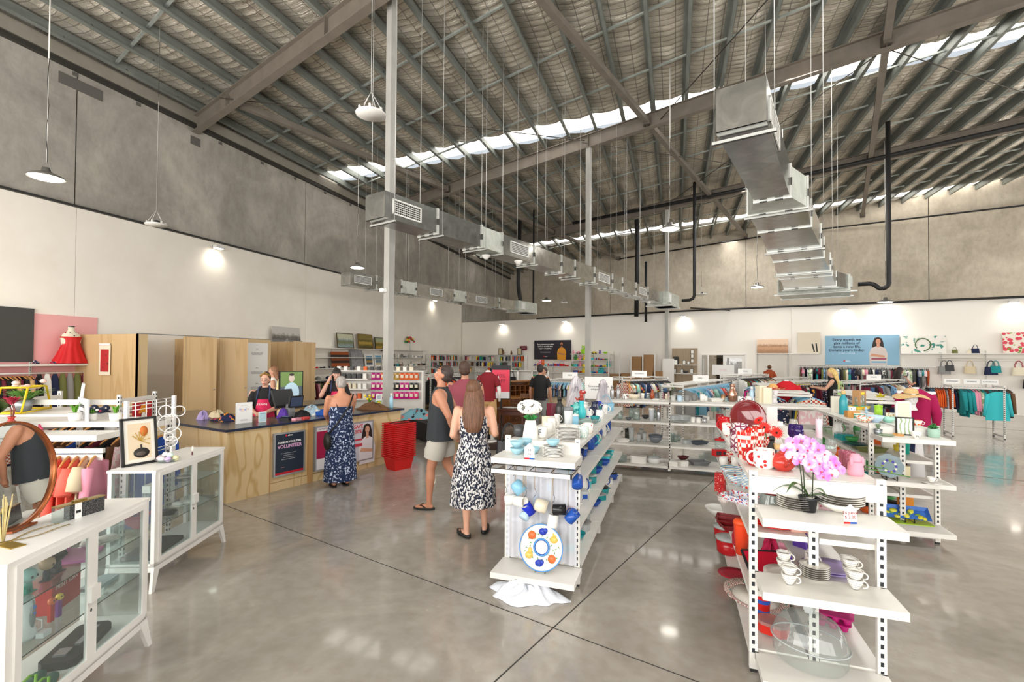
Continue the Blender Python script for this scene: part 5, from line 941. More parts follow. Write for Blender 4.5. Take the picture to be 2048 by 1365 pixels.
# ---- the green homeware stand
CL[:] = [2.02, 2.58, 6.24, 8.4]; w = 'on top of the green stand'
row(1.17, w, [('tallbox', 1671, 825, [C('#dcd6c6', .5)], 'pale patterned tall vase', 1.1), ('bottle', 1687, 829, [C('#2f97a3', .3), wood('pale_wood', '#d9b882', '#c79f62')], 'teal bottle with wooden lid', 1.35), ('box', 1704, 835, [wood('bamboo_board', '#c8914a', '#b87f3a')], 'bamboo box', 1.), ('bigmug', 1703, 829, [BWG if 0 else patt('dotted_mug', '#f2efe8', '#2f2f2f', 'voronoi', 18, .22), WHT], 'white mug with dark dots', 1., 3), ('jar', 1709, 812, [GL, cm('yellow')], 'large clear jar with a yellow lid', 1.5), ('jar', 1722, 814, [GL, cm('turquoise')], 'clear jar with turquoise lid', 1.1), ('bigbowl', 1722, 818, [C('#25a89a', .3)], 'bright teal bowl', .6), ('tub', 1718, 836, [C('#2d9a86', .3), WHT], 'teal tub', .8),
 ('bigbowl', 1729, 845, [FLOW], 'bowl painted with bright flowers', .72), ('bowl', 1750, 845, [cm('pale blue')], 'pale blue round bowl', 1.15), ('figurine', 1732, 828, [cm('pale blue'), BLK], 'pale blue bird figure', .7), ('canister', 1757, 832, [cm('lime'), cm('lime')], 'lime green canister', 1.), ('bigbowl', 1776, 845, [cm('mint')], 'mint cat-faced bowl', .6), ('box', 1786, 840, [patt('dotted_box', '#e6e0d2', '#b0a03c', 'voronoi', 40, .3)], 'cream dotted box', 1.), ('tallbox', 1746, 814, [C('#b58a5e', .8)], 'brown cardboard box', 1.4), ('figurine', 1767, 817, [C('#e8c070', .5), BLK], 'peach coloured duck figure', 1.4), ('flask', 1785, 815, [cm('mint'), cm('pink')], 'mint cup with a pink handle lid', 1.1), ('dish', 1775, 820, [cm('yellow')], 'yellow dish', 1.), ('dish', 1790, 816, [C('#f0b43a', .4)], 'amber dish', .8),
 ('box', 1852, 851, [C('#e4602a', .5)], 'orange box', .7), ('cup', 1866, 853, [FLOW, WHT], 'small flowered cup', .9), ('frame', 1845, 845, [WHT, C('#f0e6c8', .6)], 'white picture frame with a pale print', 1.2, .3)])
p = G(1762, 812, 1.17); t = T('flower_arrangement', 'yellow artificial lilies standing on the green stand', 'flowers', (p.x, p.y, 1.17)); MB().m(WHT).lathe(shell([(.025, 0), (.03, .08)]), 14).build('vase', t); mb = leaves(16, .16, .06, .035, .1, 3).m(C('#e6d832', .6)); mb.mi = [0]*len(mb.f); mb.build('petals', t); mb = leaves(8, .1, .05, .03, .1, 8).m(C('#6a9a34', .6)); mb.mi = [0]*len(mb.f); mb.build('leaves', t)
p = G(1822, 818, 1.2); headform((p.x, p.y, 1.18), 'white foam head wearing a wide straw sunhat')
t = T('sun_hat', 'wide floppy straw sunhat on the white foam head', 'hat', (p.x, p.y, 1.40)); SW = noisy('straw_weave', [(.3, '#c79f6a'), (.7, '#e0c08c')], 60, rough=.9)
MB().m(SW).lathe([(.09, 0), (.085, .06), (.06, .09), (0, .1)], 22).build('crown', t); MB().m(SW).sheet(lambda u, v: ((.088+.13*v)*cos(2*pi*u), (.088+.13*v)*sin(2*pi*u), .012-.05*v*v+.02*v*sin(6*pi*u)), 48, 4, wrap=True).build('brim', t); MB().m(C('#3a2a1c', .8)).lathe([(.0905, .005), (.089, .022)], 22).build('band', t)
CL[:] = [2.02, 2.56, 5.88, 6.12]; w = "on the green stand\'s top end shelf"
row(1.115, w, [('pot', 1756, 869, [C('#8d9296', .2, .6), cl('sage')], 'small plant in a silver pot', .8), ('succulent', 1868, 875, [C('#9fbfae', .5), cl('green')], 'succulent in a sage bowl', 1.25), ('pot', 1844, 868, [C('#9a9da0', .2, .6), cl('green')], 'bushy little plant in a silver pot', .8), ('saucer', 1772, 872, [cm('sage')], 'sage green round tin', .9), ('box', 1797, 872, [wood('bamboo_board', '#c8914a', '#b87f3a')], 'small wooden box', (.6, .6, .25))], end='the left')
p = G(1812, 872, 1.115); put('frame', (p.x, p.y+.03, 1.115), [BLK, patt('palm_print', '#f2efe6', '#9ab08a', 'wavex', 9, .25)], '', '', label='black framed palm leaf print behind the letter K cup', sc=(1.05, 1, .95), rz=-.1)
p = G(1832, 877, 1.115); t = put('bowl', (p.x, p.y, 1.115), [WHT], '', '', label='white pot printed with the letter K', sc=(.6, .6, .95)); text('K', .062, BLK, t, face((0, -.062, .035), (1, 0, 0), (0, 0, 1)), 'letter')
w = "on the green stand\'s middle end shelf"; p = G(1781, 960, .68); t = T('flower_plate', 'grey-blue plate painted with violets on a black scroll stand', 'plate', (p.x, p.y+.02, .68), -.05)
tt = Matrix.Translation((0, .01, .135)) @ Matrix.Rotation(radians(68), 4, 'X'); mb = MB().m(C('#7d8f96', .3)); mb.T = tt
mb.sheet(lambda u, v: ((.12*v*(1+.04*cos(16*pi*u)*v))*cos(2*pi*u), (.12*v*(1+.04*cos(16*pi*u)*v))*sin(2*pi*u), .02*max(0, v-.6)), 48, 8, wrap=True); mb.build('plate', t)
for k in range(14):
    a = 2*pi*k/14; blob(t, tt, .058*cos(a), .058*sin(a)-.005, .011, .011, ['#4a3fae', '#efeede', '#5a4ac0', '#8fa050'][k % 4], 'painted_violet', .005)
mb = MB().m(BLK)
for s in (-1, 1): mb.tube([(s*.045, -.06-.015*cos(a*.7)*(1-a/14), .03+.015*sin(a*.7)*(1-a/14)) for a in range(12)][::-1]+[(s*.045, -.07, .003), (s*.045, .08, .003), (s*.03, .06, .12)], .0035, 6)
mb.tube([(-.045, .08, .003), (.045, .08, .003)], .0035, 6).build('scroll_stand', t)
p = G(1863, 968, .68); put('saucer', (p.x, p.y, .68), [WHT], '', '', label='white saucer with a gold line on the middle end shelf', sc=1.05); put('cup', (p.x, p.y, .695), [WHT, WHT], '', '', label='white teacup on the gold-lined saucer', sc=.8)
p = G(1820, 1045, .2); t = T('lemon_tray', 'blue rectangular tray painted with lemons', 'tray', (p.x-.02, p.y+.05, .205), -.1); tt = Matrix.Translation((0, 0, .065)) @ Matrix.Rotation(radians(38), 4, 'X')
mb = MB().m(noisy('blue_painted_glaze', [(.3, '#2f62b8'), (.7, '#4a84d6')], 14, rough=.25)); mb.T = tt; mb.add([(-.17, -.06, 0), (.17, -.06, 0), (.17, .06, 0), (-.17, .06, 0), (-.2, -.085, .03), (.2, -.085, .03), (.2, .085, .03), (-.2, .085, .03)], [(0, 1, 2, 3), (0, 4, 5, 1), (1, 5, 6, 2), (2, 6, 7, 3), (3, 7, 4, 0)], False); mb.build('tray', t)
for k, (x, y, r) in enumerate(((-.1, .03, .034), (.05, .035, .034), (0, -.02, .036), (-.08, -.045, .026), (.12, -.03, .03), (.15, -.04, .026), (-.155, .0, .022))): blob(t, tt, x, y, r, r*.75, '#e8e04a', 'painted_lemon', .006, rot=k)
for k, (x, y) in enumerate(((-.13, .0), (-.05, .0), (.03, .01), (.1, .0), (-.03, .035))): blob(t, tt, x, y, .026, .009, '#7aa83a', 'painted_leaf', .008, rot=k*1.3-.5)
t = T('plate_stand', 'small black easel under the lemon tray', 'stand', (p.x-.02, p.y, .2)); mb = MB().m(BLK)
for s in (-1, 1): mb.tube([(s*.04, -.05, .05), (s*.04, -.055, .01), (s*.04, -.04, .004), (s*.04, .09, .004), (s*.03, .08, .1)], .005, 6)
mb.tube([(-.04, .09, .004), (.04, .09, .004)], .005, 6).build('easel', t)
tag(rbox(MB().m(C('#a9cf36', .3)), .36, .2, .006, .012).build('glass_board', None, None, (p.x+.0, p.y+.0, .2005)), 'lime green glass board under the lemon tray', 'board')
fill(2.14, 6.5, 8.4, .84, "on the green stand\'s upper left shelf", [('dish', [cm('olive')], 'olive green dish', 1.1), ('plate', [cm('olive')], 'olive plate')]+[('plate', [C('#3a5f68', .3)], 'slate blue plate', 1.) for _ in range(2)]+mixrow(['bowl', 'tub', 'box', 'jug', 'casserole'], ['green', 'sage', 'teal', 'white'], 7))
fill(2.14, 6.5, 8.4, .48, "on the green stand\'s middle left shelf", [('bigbowl', [cm('teal')], 'teal salad bowl'), ('dish', [cm('green')], 'green tray', 1.2)]+mixrow(['bowl', 'tub', 'dish', 'plush'], ['green', 'lime', 'teal', 'orange'], 6)); fill(2.14, 6.5, 8.4, .14, "on the green stand\'s lowest left shelf", mixrow(['tub', 'bigbowl', 'dish', 'casserole'], ['green', 'lime', 'orange', 'yellow'], 7))
fill(2.46, 6.5, 8.4, .84, "on the green stand\'s upper right shelf", [('flask', [C('#1ba08e', .3), C('#1ba08e', .3)], 'tall teal canister', 1.2), ('pot', [cm('yellow'), cl('yellow')], 'yellow flowering plant', .9), ('frame', [C('#d8d4c6'), C('#e8e4da')], 'white canvas board', 1.2), ('book', [cm('orange')], 'orange book')]+mixrow(['bowl', 'tub', 'box', 'vase'], ['green', 'sage', 'cream', 'white'], 5))
fill(2.46, 6.5, 8.4, .48, "on the green stand\'s middle right shelf", [('tallbox', [C('#ece2be', .5)], 'cream toaster', 1.1), ('bigbowl', [cm('sage')], 'sage green bowl', .9)]+mixrow(['bowl', 'tub', 'radio', 'vase'], ['green', 'sage', 'orange', 'white'], 5)); fill(2.46, 6.5, 8.4, .14, "on the green stand\'s lowest right shelf", [('tallbox', [C('#e0892a', .5)], 'orange chopping board', 1.2), ('radio', [BLK, BLK], 'black kitchen scale', .8)]+mixrow(['tub', 'bigbowl', 'dish'], ['green', 'orange', 'yellow'], 5))
# ================================================================ CLOTHES ON RAILS
def garm(rows, sleeves=(), seed=0, legs=False):
    rg = random.Random(seed); mb = MB(); f = [rg.uniform(0, 6) for _ in range(4)]
    def body(x0, rows):
        n = len(rows)-1
        def fn(u, v):
            k = min(int(v*n), n-1); t_ = v*n-k; z = rows[k][0]*(1-t_)+rows[k+1][0]*t_; w = rows[k][1]*(1-t_)+rows[k+1][1]*t_; a = 2*pi*u; th = .012+.014*v
            return (th*sin(a)+.008*v*sin(5*cos(a)*3+f[0])+.006*v*cos(9*cos(a)+f[1]), x0+w*cos(a), z)
        mb.sheet(fn, 20, n*2, wrap=True)
    if legs:
        for s in (-1, 1): body(s*.09, rows)
        mb.tube([(0, -.17, rows[0][0]), (0, .17, rows[0][0])], .016, 8)
    else: body(0, rows)
    for a, b, r0, r1 in sleeves:
        for s in (-1, 1): mb.tube([(0, s*a[0], a[1]), (.008, s*(a[0]+b[0])/2, (a[1]+b[1])/2+.01), (.004, s*b[0], b[1])], [r0, (r0+r1)/2, r1], 8)
    return mb
GAR = {'t-shirt': garm([(-.05, .06), (-.085, .14), (-.12, .2), (-.3, .21), (-.66, .22)], [((.17, -.12), (.27, -.3), .05, .055)], 1), 'shirt': garm([(-.05, .05), (-.085, .14), (-.12, .2), (-.3, .2), (-.7, .22)], [((.17, -.12), (.25, -.6), .045, .03)], 2),
 'dress': garm([(-.05, .1), (-.14, .14), (-.35, .15), (-.7, .2), (-1.02, .27)], (), 3), 'trousers': garm([(-.1, .085), (-.5, .08), (-.95, .07)], (), 4, True), 'jacket': garm([(-.045, .06), (-.08, .15), (-.12, .21), (-.4, .22), (-.72, .24)], [((.18, -.13), (.27, -.62), .055, .045)], 5),
 'singlet': garm([(-.05, .07), (-.16, .12), (-.24, .17), (-.55, .2)], (), 6), 'child top': garm([(-.05, .04), (-.07, .09), (-.09, .13), (-.4, .15)], [((.1, -.1), (.17, -.2), .035, .035)], 7), 'skirt': garm([(-.1, .13), (-.3, .18), (-.6, .22)], (), 8), 'scarf': garm([(-.02, .03), (-.15, .06), (-.5, .08), (-.8, .07)], (), 9)}
def mk_hanger(m): mb = MB().m(m).tube([(0, -.19, -.1), (0, -.1, -.06), (0, 0, -.035), (0, .1, -.06), (0, .19, -.1)], [.006, .011, .012, .011, .006], 6); mb.m(C('#b5b5b8', .3, .8)).tube([(0, 0, -.03), (0, 0, .0), (0, .012, .016), (0, 0, .03), (0, -.012, .02)], .0022, 5); return mb.mesh('hanger')
HB, HW = mk_hanger(C('#1f1f22', .5)), mk_hanger(C('#c98d4c', .45)); HK = mk_hanger(C('#2a2a2c', .5)); HBLUE = mk_hanger(C('#8cc4e2', .5))
GME = {k: (v.m(DEFM), setattr(v, 'mi', [0]*len(v.f)), v.mesh(k.replace(' ', '_').replace('-', '')))[2] for k, v in GAR.items()}
PRT = [('floral', patt('floral_cloth', '#28304a', '#e7dcd0', 'voronoi', 22, .3, .85, '#c8506a')), ('leafy', patt('leafy_cloth', '#e9e4da', '#3c7a5a', 'noise', 14, .45, .85)), ('striped', patt('striped_cloth', '#eceae4', '#27407a', 'stripe', 14, .5, .85)), ('black print', patt('black_print_cloth', '#eceae4', '#1b1b1d', 'noise', 20, .48, .85)),
 ('checked', patt('checked_cloth', '#b8452e', '#efe6d8', 'check', 26, .5, .85)), ('orange flowered', patt('orange_flower_cloth', '#1d2448', '#ea9a30', 'voronoi', 12, .4, .85, '#d85a86')), ('pink flowered', patt('pink_flower_cloth', '#f0c4c8', '#f7ece8', 'noise', 24, .5, .85)), ('blue patterned', patt('blue_pattern_cloth', '#7fa8c8', '#23365e', 'noise', 18, .45, .85)), ('dotted', patt('dotted_cloth', '#1e1e22', '#efece6', 'voronoi', 34, .2, .85)), ('green patterned', patt('green_pattern_cloth', '#8fae84', '#e9e4d4', 'noise', 16, .5, .85))]
CNM = {'t-shirt': 'tshirt', 'child top': 'childs_top'}
def hang(where, p0, p1, n, kinds, cols, hg=None, end='the left', prt=.3, group=None, sc=1., z=None, turn=None, hooks=True):
    p0, p1 = Vector(p0), Vector(p1); d = p1-p0; rz = math.atan2(d.y, d.x); L_ = 0
    for i in range(n):
        k = rd.choice(kinds); p = p0+d*((i+.5)/n); r = rz+(rd.uniform(-.12, .12) if turn is None else turn)
        if rd.random() < prt: cn, m = rd.choice(PRT)
        else: cn = rd.choice(cols); m = cl(cn)
        t = bpy.data.objects.new(CNM.get(k, k), None); COL.objects.link(t); t.location = p; t.rotation_euler = (0, 0, r); s = sc*rd.uniform(.92, 1.06); t.scale = (min(1., max(.55, (d.length/n)/.045)), s, s)
        o = link('cloth', GME[k], t); recol(o, m)
        if hooks: link('hanger', hg or HB, t)
        t['category'] = {'childs_top': 'top', 'tshirt': 't-shirt'}.get(t.name.split('.')[0], k); t['group'] = group or 'clothes '+where
        ul(t, '%s %s' % (cn, k), where, end)
DARK = ['black', 'navy', 'dark grey', 'black', 'denim blue', 'maroon', 'cream', 'olive', 'grey', 'teal', 'rust', 'white', 'pink', 'beige']
BRIGHT = ['white', 'light blue', 'pink', 'navy', 'teal', 'grey', 'red', 'hot pink', 'yellow', 'black', 'mint', 'coral', 'denim blue']
# ================================================================ GLASS CABINETS
CW = noisy('cabinet_white_steel', [(.3, '#e8e5e0'), (.7, '#f0ede8')], 3, rough=.35)
def cabinet(loc, ang, label):
    t = T('glass_cabinet', label, 'cabinet', loc, ang, 'white glass-door cabinets'); Lx, D_, h, b = 1.02, .37, .97, .22   # x along the doors, y to the back
    MB().m(CW).box(-.005, Lx+.005, -.005, D_+.005, h-.022, h).build('top', t); MB().m(CW).box(0, Lx, 0, D_, b-.03, b).build('base', t)
    mb = MB().m(CW)
    for x in (0, Lx-.035):
        for y in (0, D_-.03): mb.box(x, x+.035, y, y+.03, b-.03, h-.02)
    mb.box(0, Lx, 0, .02, b-.07, b-.02).box(0, Lx, D_-.02, D_, b-.07, b-.02).box(0, .02, 0, D_, b-.07, b-.02).box(Lx-.02, Lx, 0, D_, b-.07, b-.02); mb.build('frame', t)
    for x, s in ((.0, -1), (Lx, 1)):
        for y, q in ((.01, -1), (D_-.01, 1)): MB().m(CW).add([(x-s*.075, y-.012, b-.03), (x, y-.012, b-.03), (x, y+.012, b-.03), (x-s*.075, y+.012, b-.03), (x+s*.005, y-.012+q*.01, 0), (x+s*.04, y-.012+q*.01, 0), (x+s*.04, y+.012+q*.01, 0), (x+s*.005, y+.012+q*.01, 0)], [(0, 1, 2, 3), (7, 6, 5, 4), (0, 4, 5, 1), (1, 5, 6, 2), (2, 6, 7, 3), (3, 7, 4, 0)], False).build('leg', t)
    gp = glass('cabinet_pane', '#eef4f3', .02, .04); ge = C('#23302e', .2)
    for x0, x1, k in ((.035, Lx/2, 0), (Lx/2, Lx-.035, 1)):
        d = MB().m(CW); q = .035
        for a, b2, c_, e_ in ((x0, x0+q, b, h-.022), (x1-q, x1, b, h-.022), (x0+q, x1-q, b, b+q), (x0+q, x1-q, h-.022-q, h-.022)): d.box(a, b2, -.012, .004, c_, e_)
        d = d.build('door', t); MB().m(gp).box(x0+q, x1-q, -.005, -.003, b+q, h-.022-q).build('pane', d)
        if k == 0: MB().m(CW).box(x1-.04, x1+.03, -.034, -.012, .56, .64).build('handle', d); MB().m(BLK)._ell((x1-.01, -.012, .51), (.006, .004, .01), 8, 6).build('lock', d)
    for x in (0, Lx): MB().m(gp).box(x-.002+(.004 if x == 0 else -.004), x+.002+(.004 if x == 0 else -.004), .03, D_-.03, b, h-.03).build('side_pane', t)
    for z in (.49, .735): o = MB().m(gp).box(.02, Lx-.02, .03, D_-.02, z-.005, z).m(ge).box(.02, Lx-.02, .028, .03, z-.005, z).build('glass_shelf', t)
    return t
a1 = math.atan2(.927, -.375)
K1 = cabinet((-3.97, 2.76, 0), a1, 'white cabinet with glass doors carrying the framed pod print and ring stand'); a0 = math.atan2(.895, -.445)
K0 = cabinet((-2.80, 1.31, 0), a0, 'nearest white cabinet with glass doors, carrying the round mirror')
def inK(K, x, y, z): return (Matrix.Translation(K.location) @ K.rotation_euler.to_matrix().to_4x4() @ Vector((x, y, z)))
def onK(K, x, y, z, kind, ms, label, sc=1., rz=0.): return put(kind, inK(K, x, y, z), ms, '', '', rz=K.rotation_euler.z+rz, sc=sc, label=label)
# on the farther cabinet
o = inK(K1, .22, .27, .97); t = T('framed_print', 'black framed print of a dark seed pod and an orange sun', 'picture', o, a1+.12-.35+.1)
t.rotation_euler = (-.12, 0, a1-pi/2+1.05)
mb = MB().m(C('#1d1c1b', .5)); w_, h_ = .27, .40
for x0, x1, z0, z1 in ((-w_/2, w_/2, 0, .02), (-w_/2, w_/2, h_-.02, h_), (-w_/2, -w_/2+.02, 0, h_), (w_/2-.02, w_/2, 0, h_)): mb.box(x0, x1, -.012, .012, z0, z1)
mb.build('frame', t); MB().m(C('#ece6da', .6)).box(-w_/2+.02, w_/2-.02, -.004, .008, .02, h_-.02).build('mat', t); MB().m(C('#e3d0b2', .6)).box(-.085, .085, -.006, -.004, .05, .35).build('paper', t)
def disc(t, c_, x, z, rx, rz_, nm, y=-.008): mb = MB().m(C(c_, .6)); mb.T = Matrix.Translation((x, y, z)) @ Matrix.Rotation(pi/2, 4, 'X'); mb.lathe([(0, 0), (1, 0), (1, -.002)], 24, sx=rx, sy=rz_); return mb.build(nm, t)
disc(t, '#d2742e', .035, .28, .03, .045, 'orange_shape'); disc(t, '#2b2725', .01, .1, .06, .042, 'pod_shape', -.009); disc(t, '#5c524c', .005, .092, .035, .018, 'pod_hollow', -.010)
mb = MB().m(C('#c39a3c', .6))
for a in (-.9, -.5, -.1, .3, .8, 1.4, 2.0): mb.bar((.005, -.01, .2), (.005+.075*sin(a), -.01, .2+.08*cos(a)), .006, .001, (0, 1, 0))
mb.m(C('#2b2725')).bar((.01, -.01, .13), (.008, -.01, .17), .012, .002, (0, 1, 0)); mb.build('leaf_strokes', t)
o = inK(K1, .46, .17, .97); t = T('ring_stand', 'white jewellery stand made of overlapping rings', 'stand', o, 1.02); mb = MB().m(C('#eceae6', .4)); mb.lathe([(0, 0), (.05, 0), (.05, .008), (0, .008)], 20).tube([(0, 0, 0), (0, 0, .11)], .006, 8).build('base', t)
for x, z, r in ((0, .155, .045), (.01, .22, .062), (-.02, .2, .035), (-.02, .32, .078), (-.045, .43, .05), (.055, .425, .045)): MB().m(C('#eceae6', .4)).tube([(x+r*cos(a*pi/16), 0, z+r*sin(a*pi/16)) for a in range(32)], .0042, 6, close=True).build('ring', t)
o = inK(K1, .33, .12, .97); t = T('egg_dish', 'clear dish under the pastel eggs', 'dish', o); MB().m(GL).lathe([(0, 0), (.06, 0), (.095, .03), (.094, .032), (.058, .004), (0, .004)], 24).build('dish', t)
for i, (x, y, z, c_) in enumerate(((-.05, -.03, .03, 'pale pink'), (0, -.05, .032, 'white'), (.05, -.03, .03, 'lilac'), (.06, .03, .03, 'pale yellow'), (0, .03, .03, 'pink'), (-.05, .03, .032, 'cream'), (-.02, 0, .062, 'pearl'), (.035, .0, .062, 'mint'))):
    hx = {'pale pink': '#e6c4cc', 'white': '#eeeae8', 'lilac': '#c9b0d8', 'pale yellow': '#e8e0b0', 'pink': '#dba4b4', 'cream': '#ece2d0', 'pearl': '#e2dade', 'mint': '#d2e6dc'}[c_]; tag(MB().m(C(hx, .3))._ell((0, 0, .0), (.027, .027, .024), 14, 10).build('decorative_egg', None, None, o+Vector((x, y, z))), c_+' shiny egg in the clear dish', 'egg', 'pastel eggs')
onK(K1, .62, .08, .97, 'figurine', [cm('maroon'), BLK], 'tiny dark red trinket on the farther cabinet', .25); onK(K1, .83, .2, .97, 'figurine', [WHT, BLK], 'tiny white trinket at the far end of the cabinet', .35)
onK(K1, .25, .2, .735, 'radio', [cm('white'), cm('grey')], 'small white ornament box on the upper glass shelf', .6); onK(K1, .4, .2, .49, 'shoe', [cm('black', .2)], 'black leather clutch on the lower glass shelf', (1.9, .9, .7), .4)
onK(K1, .3, .15, .735, 'bowl', [C('#8fa0a8', .2)], 'stack of smoky glass bowls on the upper glass shelf', .6); onK(K1, .7, .2, .735, 'saucer', [cm('silver', .2, .6)], 'small silver dish on the upper glass shelf'); onK(K1, .68, .2, .49, 'shoe', [cm('white')], 'white lace clutch on the lower glass shelf', (1.6, .7, .5), 1.2)
rb = rbox(MB().m(C('#1c1a1a', .4)), .5, .24, .03, .01); rb = rb.build('display_tray', None, None, inK(K1, .3, .2, .222)); rb.rotation_euler.z = a1+.1; tag(rb, 'flat black display tray on the cabinet floor', 'tray'); onK(K1, .35, .18, .253, 'cup', [cm('teal'), cm('teal')], 'small teal trinket on the black tray', .4)
onK(K1, .12, .2, .49, 'box', [patt('dvd_cover', '#1c3c8a', '#c83a5a', 'noise', 9, .5)], 'blue and red boxed game on the lower glass shelf', 1.2)
# on and in the nearest cabinet
MR = .28
t = T('round_mirror', 'round mirror in a copper rim leaning on the nearest cabinet', 'mirror', (0, 0, 0)); c0 = Vector((0, 0, CH))+(Fv*CF+Rv*(22-1024)-Uv*(952-700))/960*2.55; nn = Vector((.88, .46, .08)).normalized(); ux = Vector((0, 0, 1)).cross(nn).normalized(); uy = nn.cross(ux); mm = Matrix(((ux.x, uy.x, nn.x, c0.x), (ux.y, uy.y, nn.y, c0.y), (ux.z, uy.z, nn.z, c0.z), (0, 0, 0, 1)))
t.matrix_world = mm; MB().m(mat('mirror_silver', '#dfe3e0', .0, 1.)).lathe([(0, .004), (MR-.004, .004)], 64).build('glass', t); MB().m(mat('copper_rim', '#b0643a', .3, .7)).lathe([(MR-.004, .0), (MR-.004, .02), (MR+.006, .02), (MR+.008, -.004), (0, -.006)], 64).build('rim', t)
MB().m(mat('copper_rim', '#b0643a')).box(-.08, .08, -MR-.006, -MR+.004, -.06, .05).build('foot', t)
o = inK(K0, .66, .17, .97); t = T('clutch_bag', 'clear and black glitter box clutch with a gold chain', 'bag', o, a0-.35); gl_ = noisy('black_glitter', [(.4, '#0e0e10'), (.62, '#6a6a6a'), (.7, '#e8e8e8')], 260, rough=.3, metal=.4)
MB().m(gl_).box(-.06, .13, -.02, .02, .0, .085).build('body', t); MB().m(GL).box(-.12, -.06, -.022, .022, 0, .085).build('clear_end', t); MB().m(mat('gold_clasp', '#b59a5c', .25, .9)).box(-.122, .132, -.023, .023, .084, .09).box(-.03, .04, -.01, .01, .09, .1).build('clasp', t)
MB().m(C('#f2f0ee', .6)).box(-.035, 0, -.026, -.024, .0, .085).m(BLK).box(-.03, -.005, -.0265, -.0262, .03, .045).build('swing_tag', t)
mb = MB().m(mat('gold_clasp', '#b59a5c'))
for i in range(60): u = i/59; x = -.12-.28*sin(u*pi); y = -.03-.09*u+.02*sin(u*14); mb.tube([(x+.006*cos(a*pi/3+i), y+.006*sin(a*pi/3+i), .004) for a in range(6)], .0013, 4, close=True)
mb.build('chain', t)
o = G(6, 1085, .97); t = T('reed_diffuser', 'bundle of pale reeds standing at the left before the mirror', 'ornament', (o.x, o.y, .97)); mb = MB().m(C('#d8c48a', .7))
for i in range(14): a = i*2.4; mb.tube([(.004*cos(a), .004*sin(a), .0), (.03*cos(a), .03*sin(a), .2+.03*sin(i*3))], .0022, 5)
mb.build('reeds', t); tag(MB().m(mat('gold_plate', '#a88a3a', .35, .7)).box(-.06, .06, -.03, .03, 0, .004).build('gold_card', None, None, G(22, 1092, .97)), 'flat gold card lying at the foot of the reeds', 'card')
fl = lambda x, y, z, cb, ch, l: None
def vinyl(x, y, z, hb, hh, l, s=1., K=K0):
    t = T('vinyl_figure', l, 'figure', inK(K, x, y, z), a0+rd.uniform(-.3, .5), 'big-headed toy figures'); t.scale = (s, s, s); MB().m(C(hb, .4))._ell((0, 0, .035), (.02, .016, .024)).cb((-.011, 0, .012), (.014, .02, .024)).cb((.011, 0, .012), (.014, .02, .024)).box(-.03, .03, -.02, .02, 0, .004).build('body', t)
    MB().m(C(hh, .4))._ell((0, 0, .085), (.038, .034, .034), 14, 10).build('head', t); MB().m(BLK)._ell((-.015, -.032, .08), (.006, .004, .007), 8, 6)._ell((.015, -.032, .08), (.006, .004, .007), 8, 6).build('eye', t)
vinyl(.38, .12, .735, '#2a3440', '#caa98a', 'toy figure with a round beige head on the upper glass shelf'); vinyl(.47, .14, .735, '#3a3a42', '#1e1e22', 'toy figure with a dark round head on the upper glass shelf', 1.15); vinyl(.24, .1, .735, '#2a8a7a', '#88bcb8', 'toy figure with a pale teal head on the upper glass shelf'); vinyl(.31, .22, .735, '#8a5a42', '#a4705a', 'toy figure with a brown head at the back of the shelf'); vinyl(.36, .26, .735, '#30508a', '#2a4a90', 'toy figure with a blue head at the back of the shelf'); vinyl(.14, .2, .735, '#b06a9a', '#d8a0c0', 'toy figure with a pink head at the near end'); vinyl(.1, .12, .49, '#7ab08a', '#e0d04a', 'toy figure with a yellow head on the lower glass shelf')
o = inK(K0, .68, .18, .735); t = T('toy_laptop', 'pink open toy laptop on the upper glass shelf', 'toy', o, a0+.2); MB().m(C('#d77fb8', .4)).box(-.11, .11, -.08, .08, 0, .014).build('base', t); mb = MB().m(C('#c86ab0', .4)); mb.T = Matrix.Translation((-.0, .08, .014)) @ Matrix.Rotation(-.3, 4, 'X'); mb.box(-.11, .11, 0, .01, 0, .13).build('screen', t)
onK(K0, .88, .2, .735, 'shoe', [cm('white')], 'white plastic case on the upper glass shelf', (1.6, .9, .5), 1.3)
o = inK(K0, .62, .24, .49); t = T('boxed_gadget', 'red printed cardboard box on the lower glass shelf', 'box', o, a0+.1); MB().m(C('#b8251c', .4)).box(-.12, .12, -.045, .045, 0, .19).build('box', t); text('PRINT SURV', .035, C('#f2e8e0'), t, face((.0, -.046, .13), (1, 0, 0), (0, 0, 1))); text('PRINT SURV', .03, C('#f2e8e0'), t, face((.1205, 0, .14), (0, 1, 0), (0, 0, 1)) @ Matrix.Scale(.5, 4))
o = inK(K0, .28, .13, .49); t = T('hair_trimmer', 'white and silver handheld appliance standing on its charger', 'appliance', o, a0); MB().m(C('#e8e8ea', .3)).lathe([(0, 0), (.045, 0), (.045, .02), (.035, .05), (.03, .09), (.036, .14), (.03, .2), (0, .215)], 18, sy=.8).build('body', t); MB().m(C('#a9adb2', .25, .7))._ell((0, -.024, .12), (.018, .01, .07)).build('grip', t); MB().m(C('#3f7fd0', .3))._ell((0, -.034, .155), (.008, .005, .01))._ell((0, -.034, .125), (.007, .005, .008)).build('button', t)
mb = MB().m(C('#e8e8ea', .3)).tube([(.03, 0, .01), (.08, -.01, .01), (.12, .02, .03), (.1, .05, .05), (.06, .05, .02)], .004, 6); mb.cb((.02, -.06, .012), (.05, .035, .024)); mb.build('lead', t)
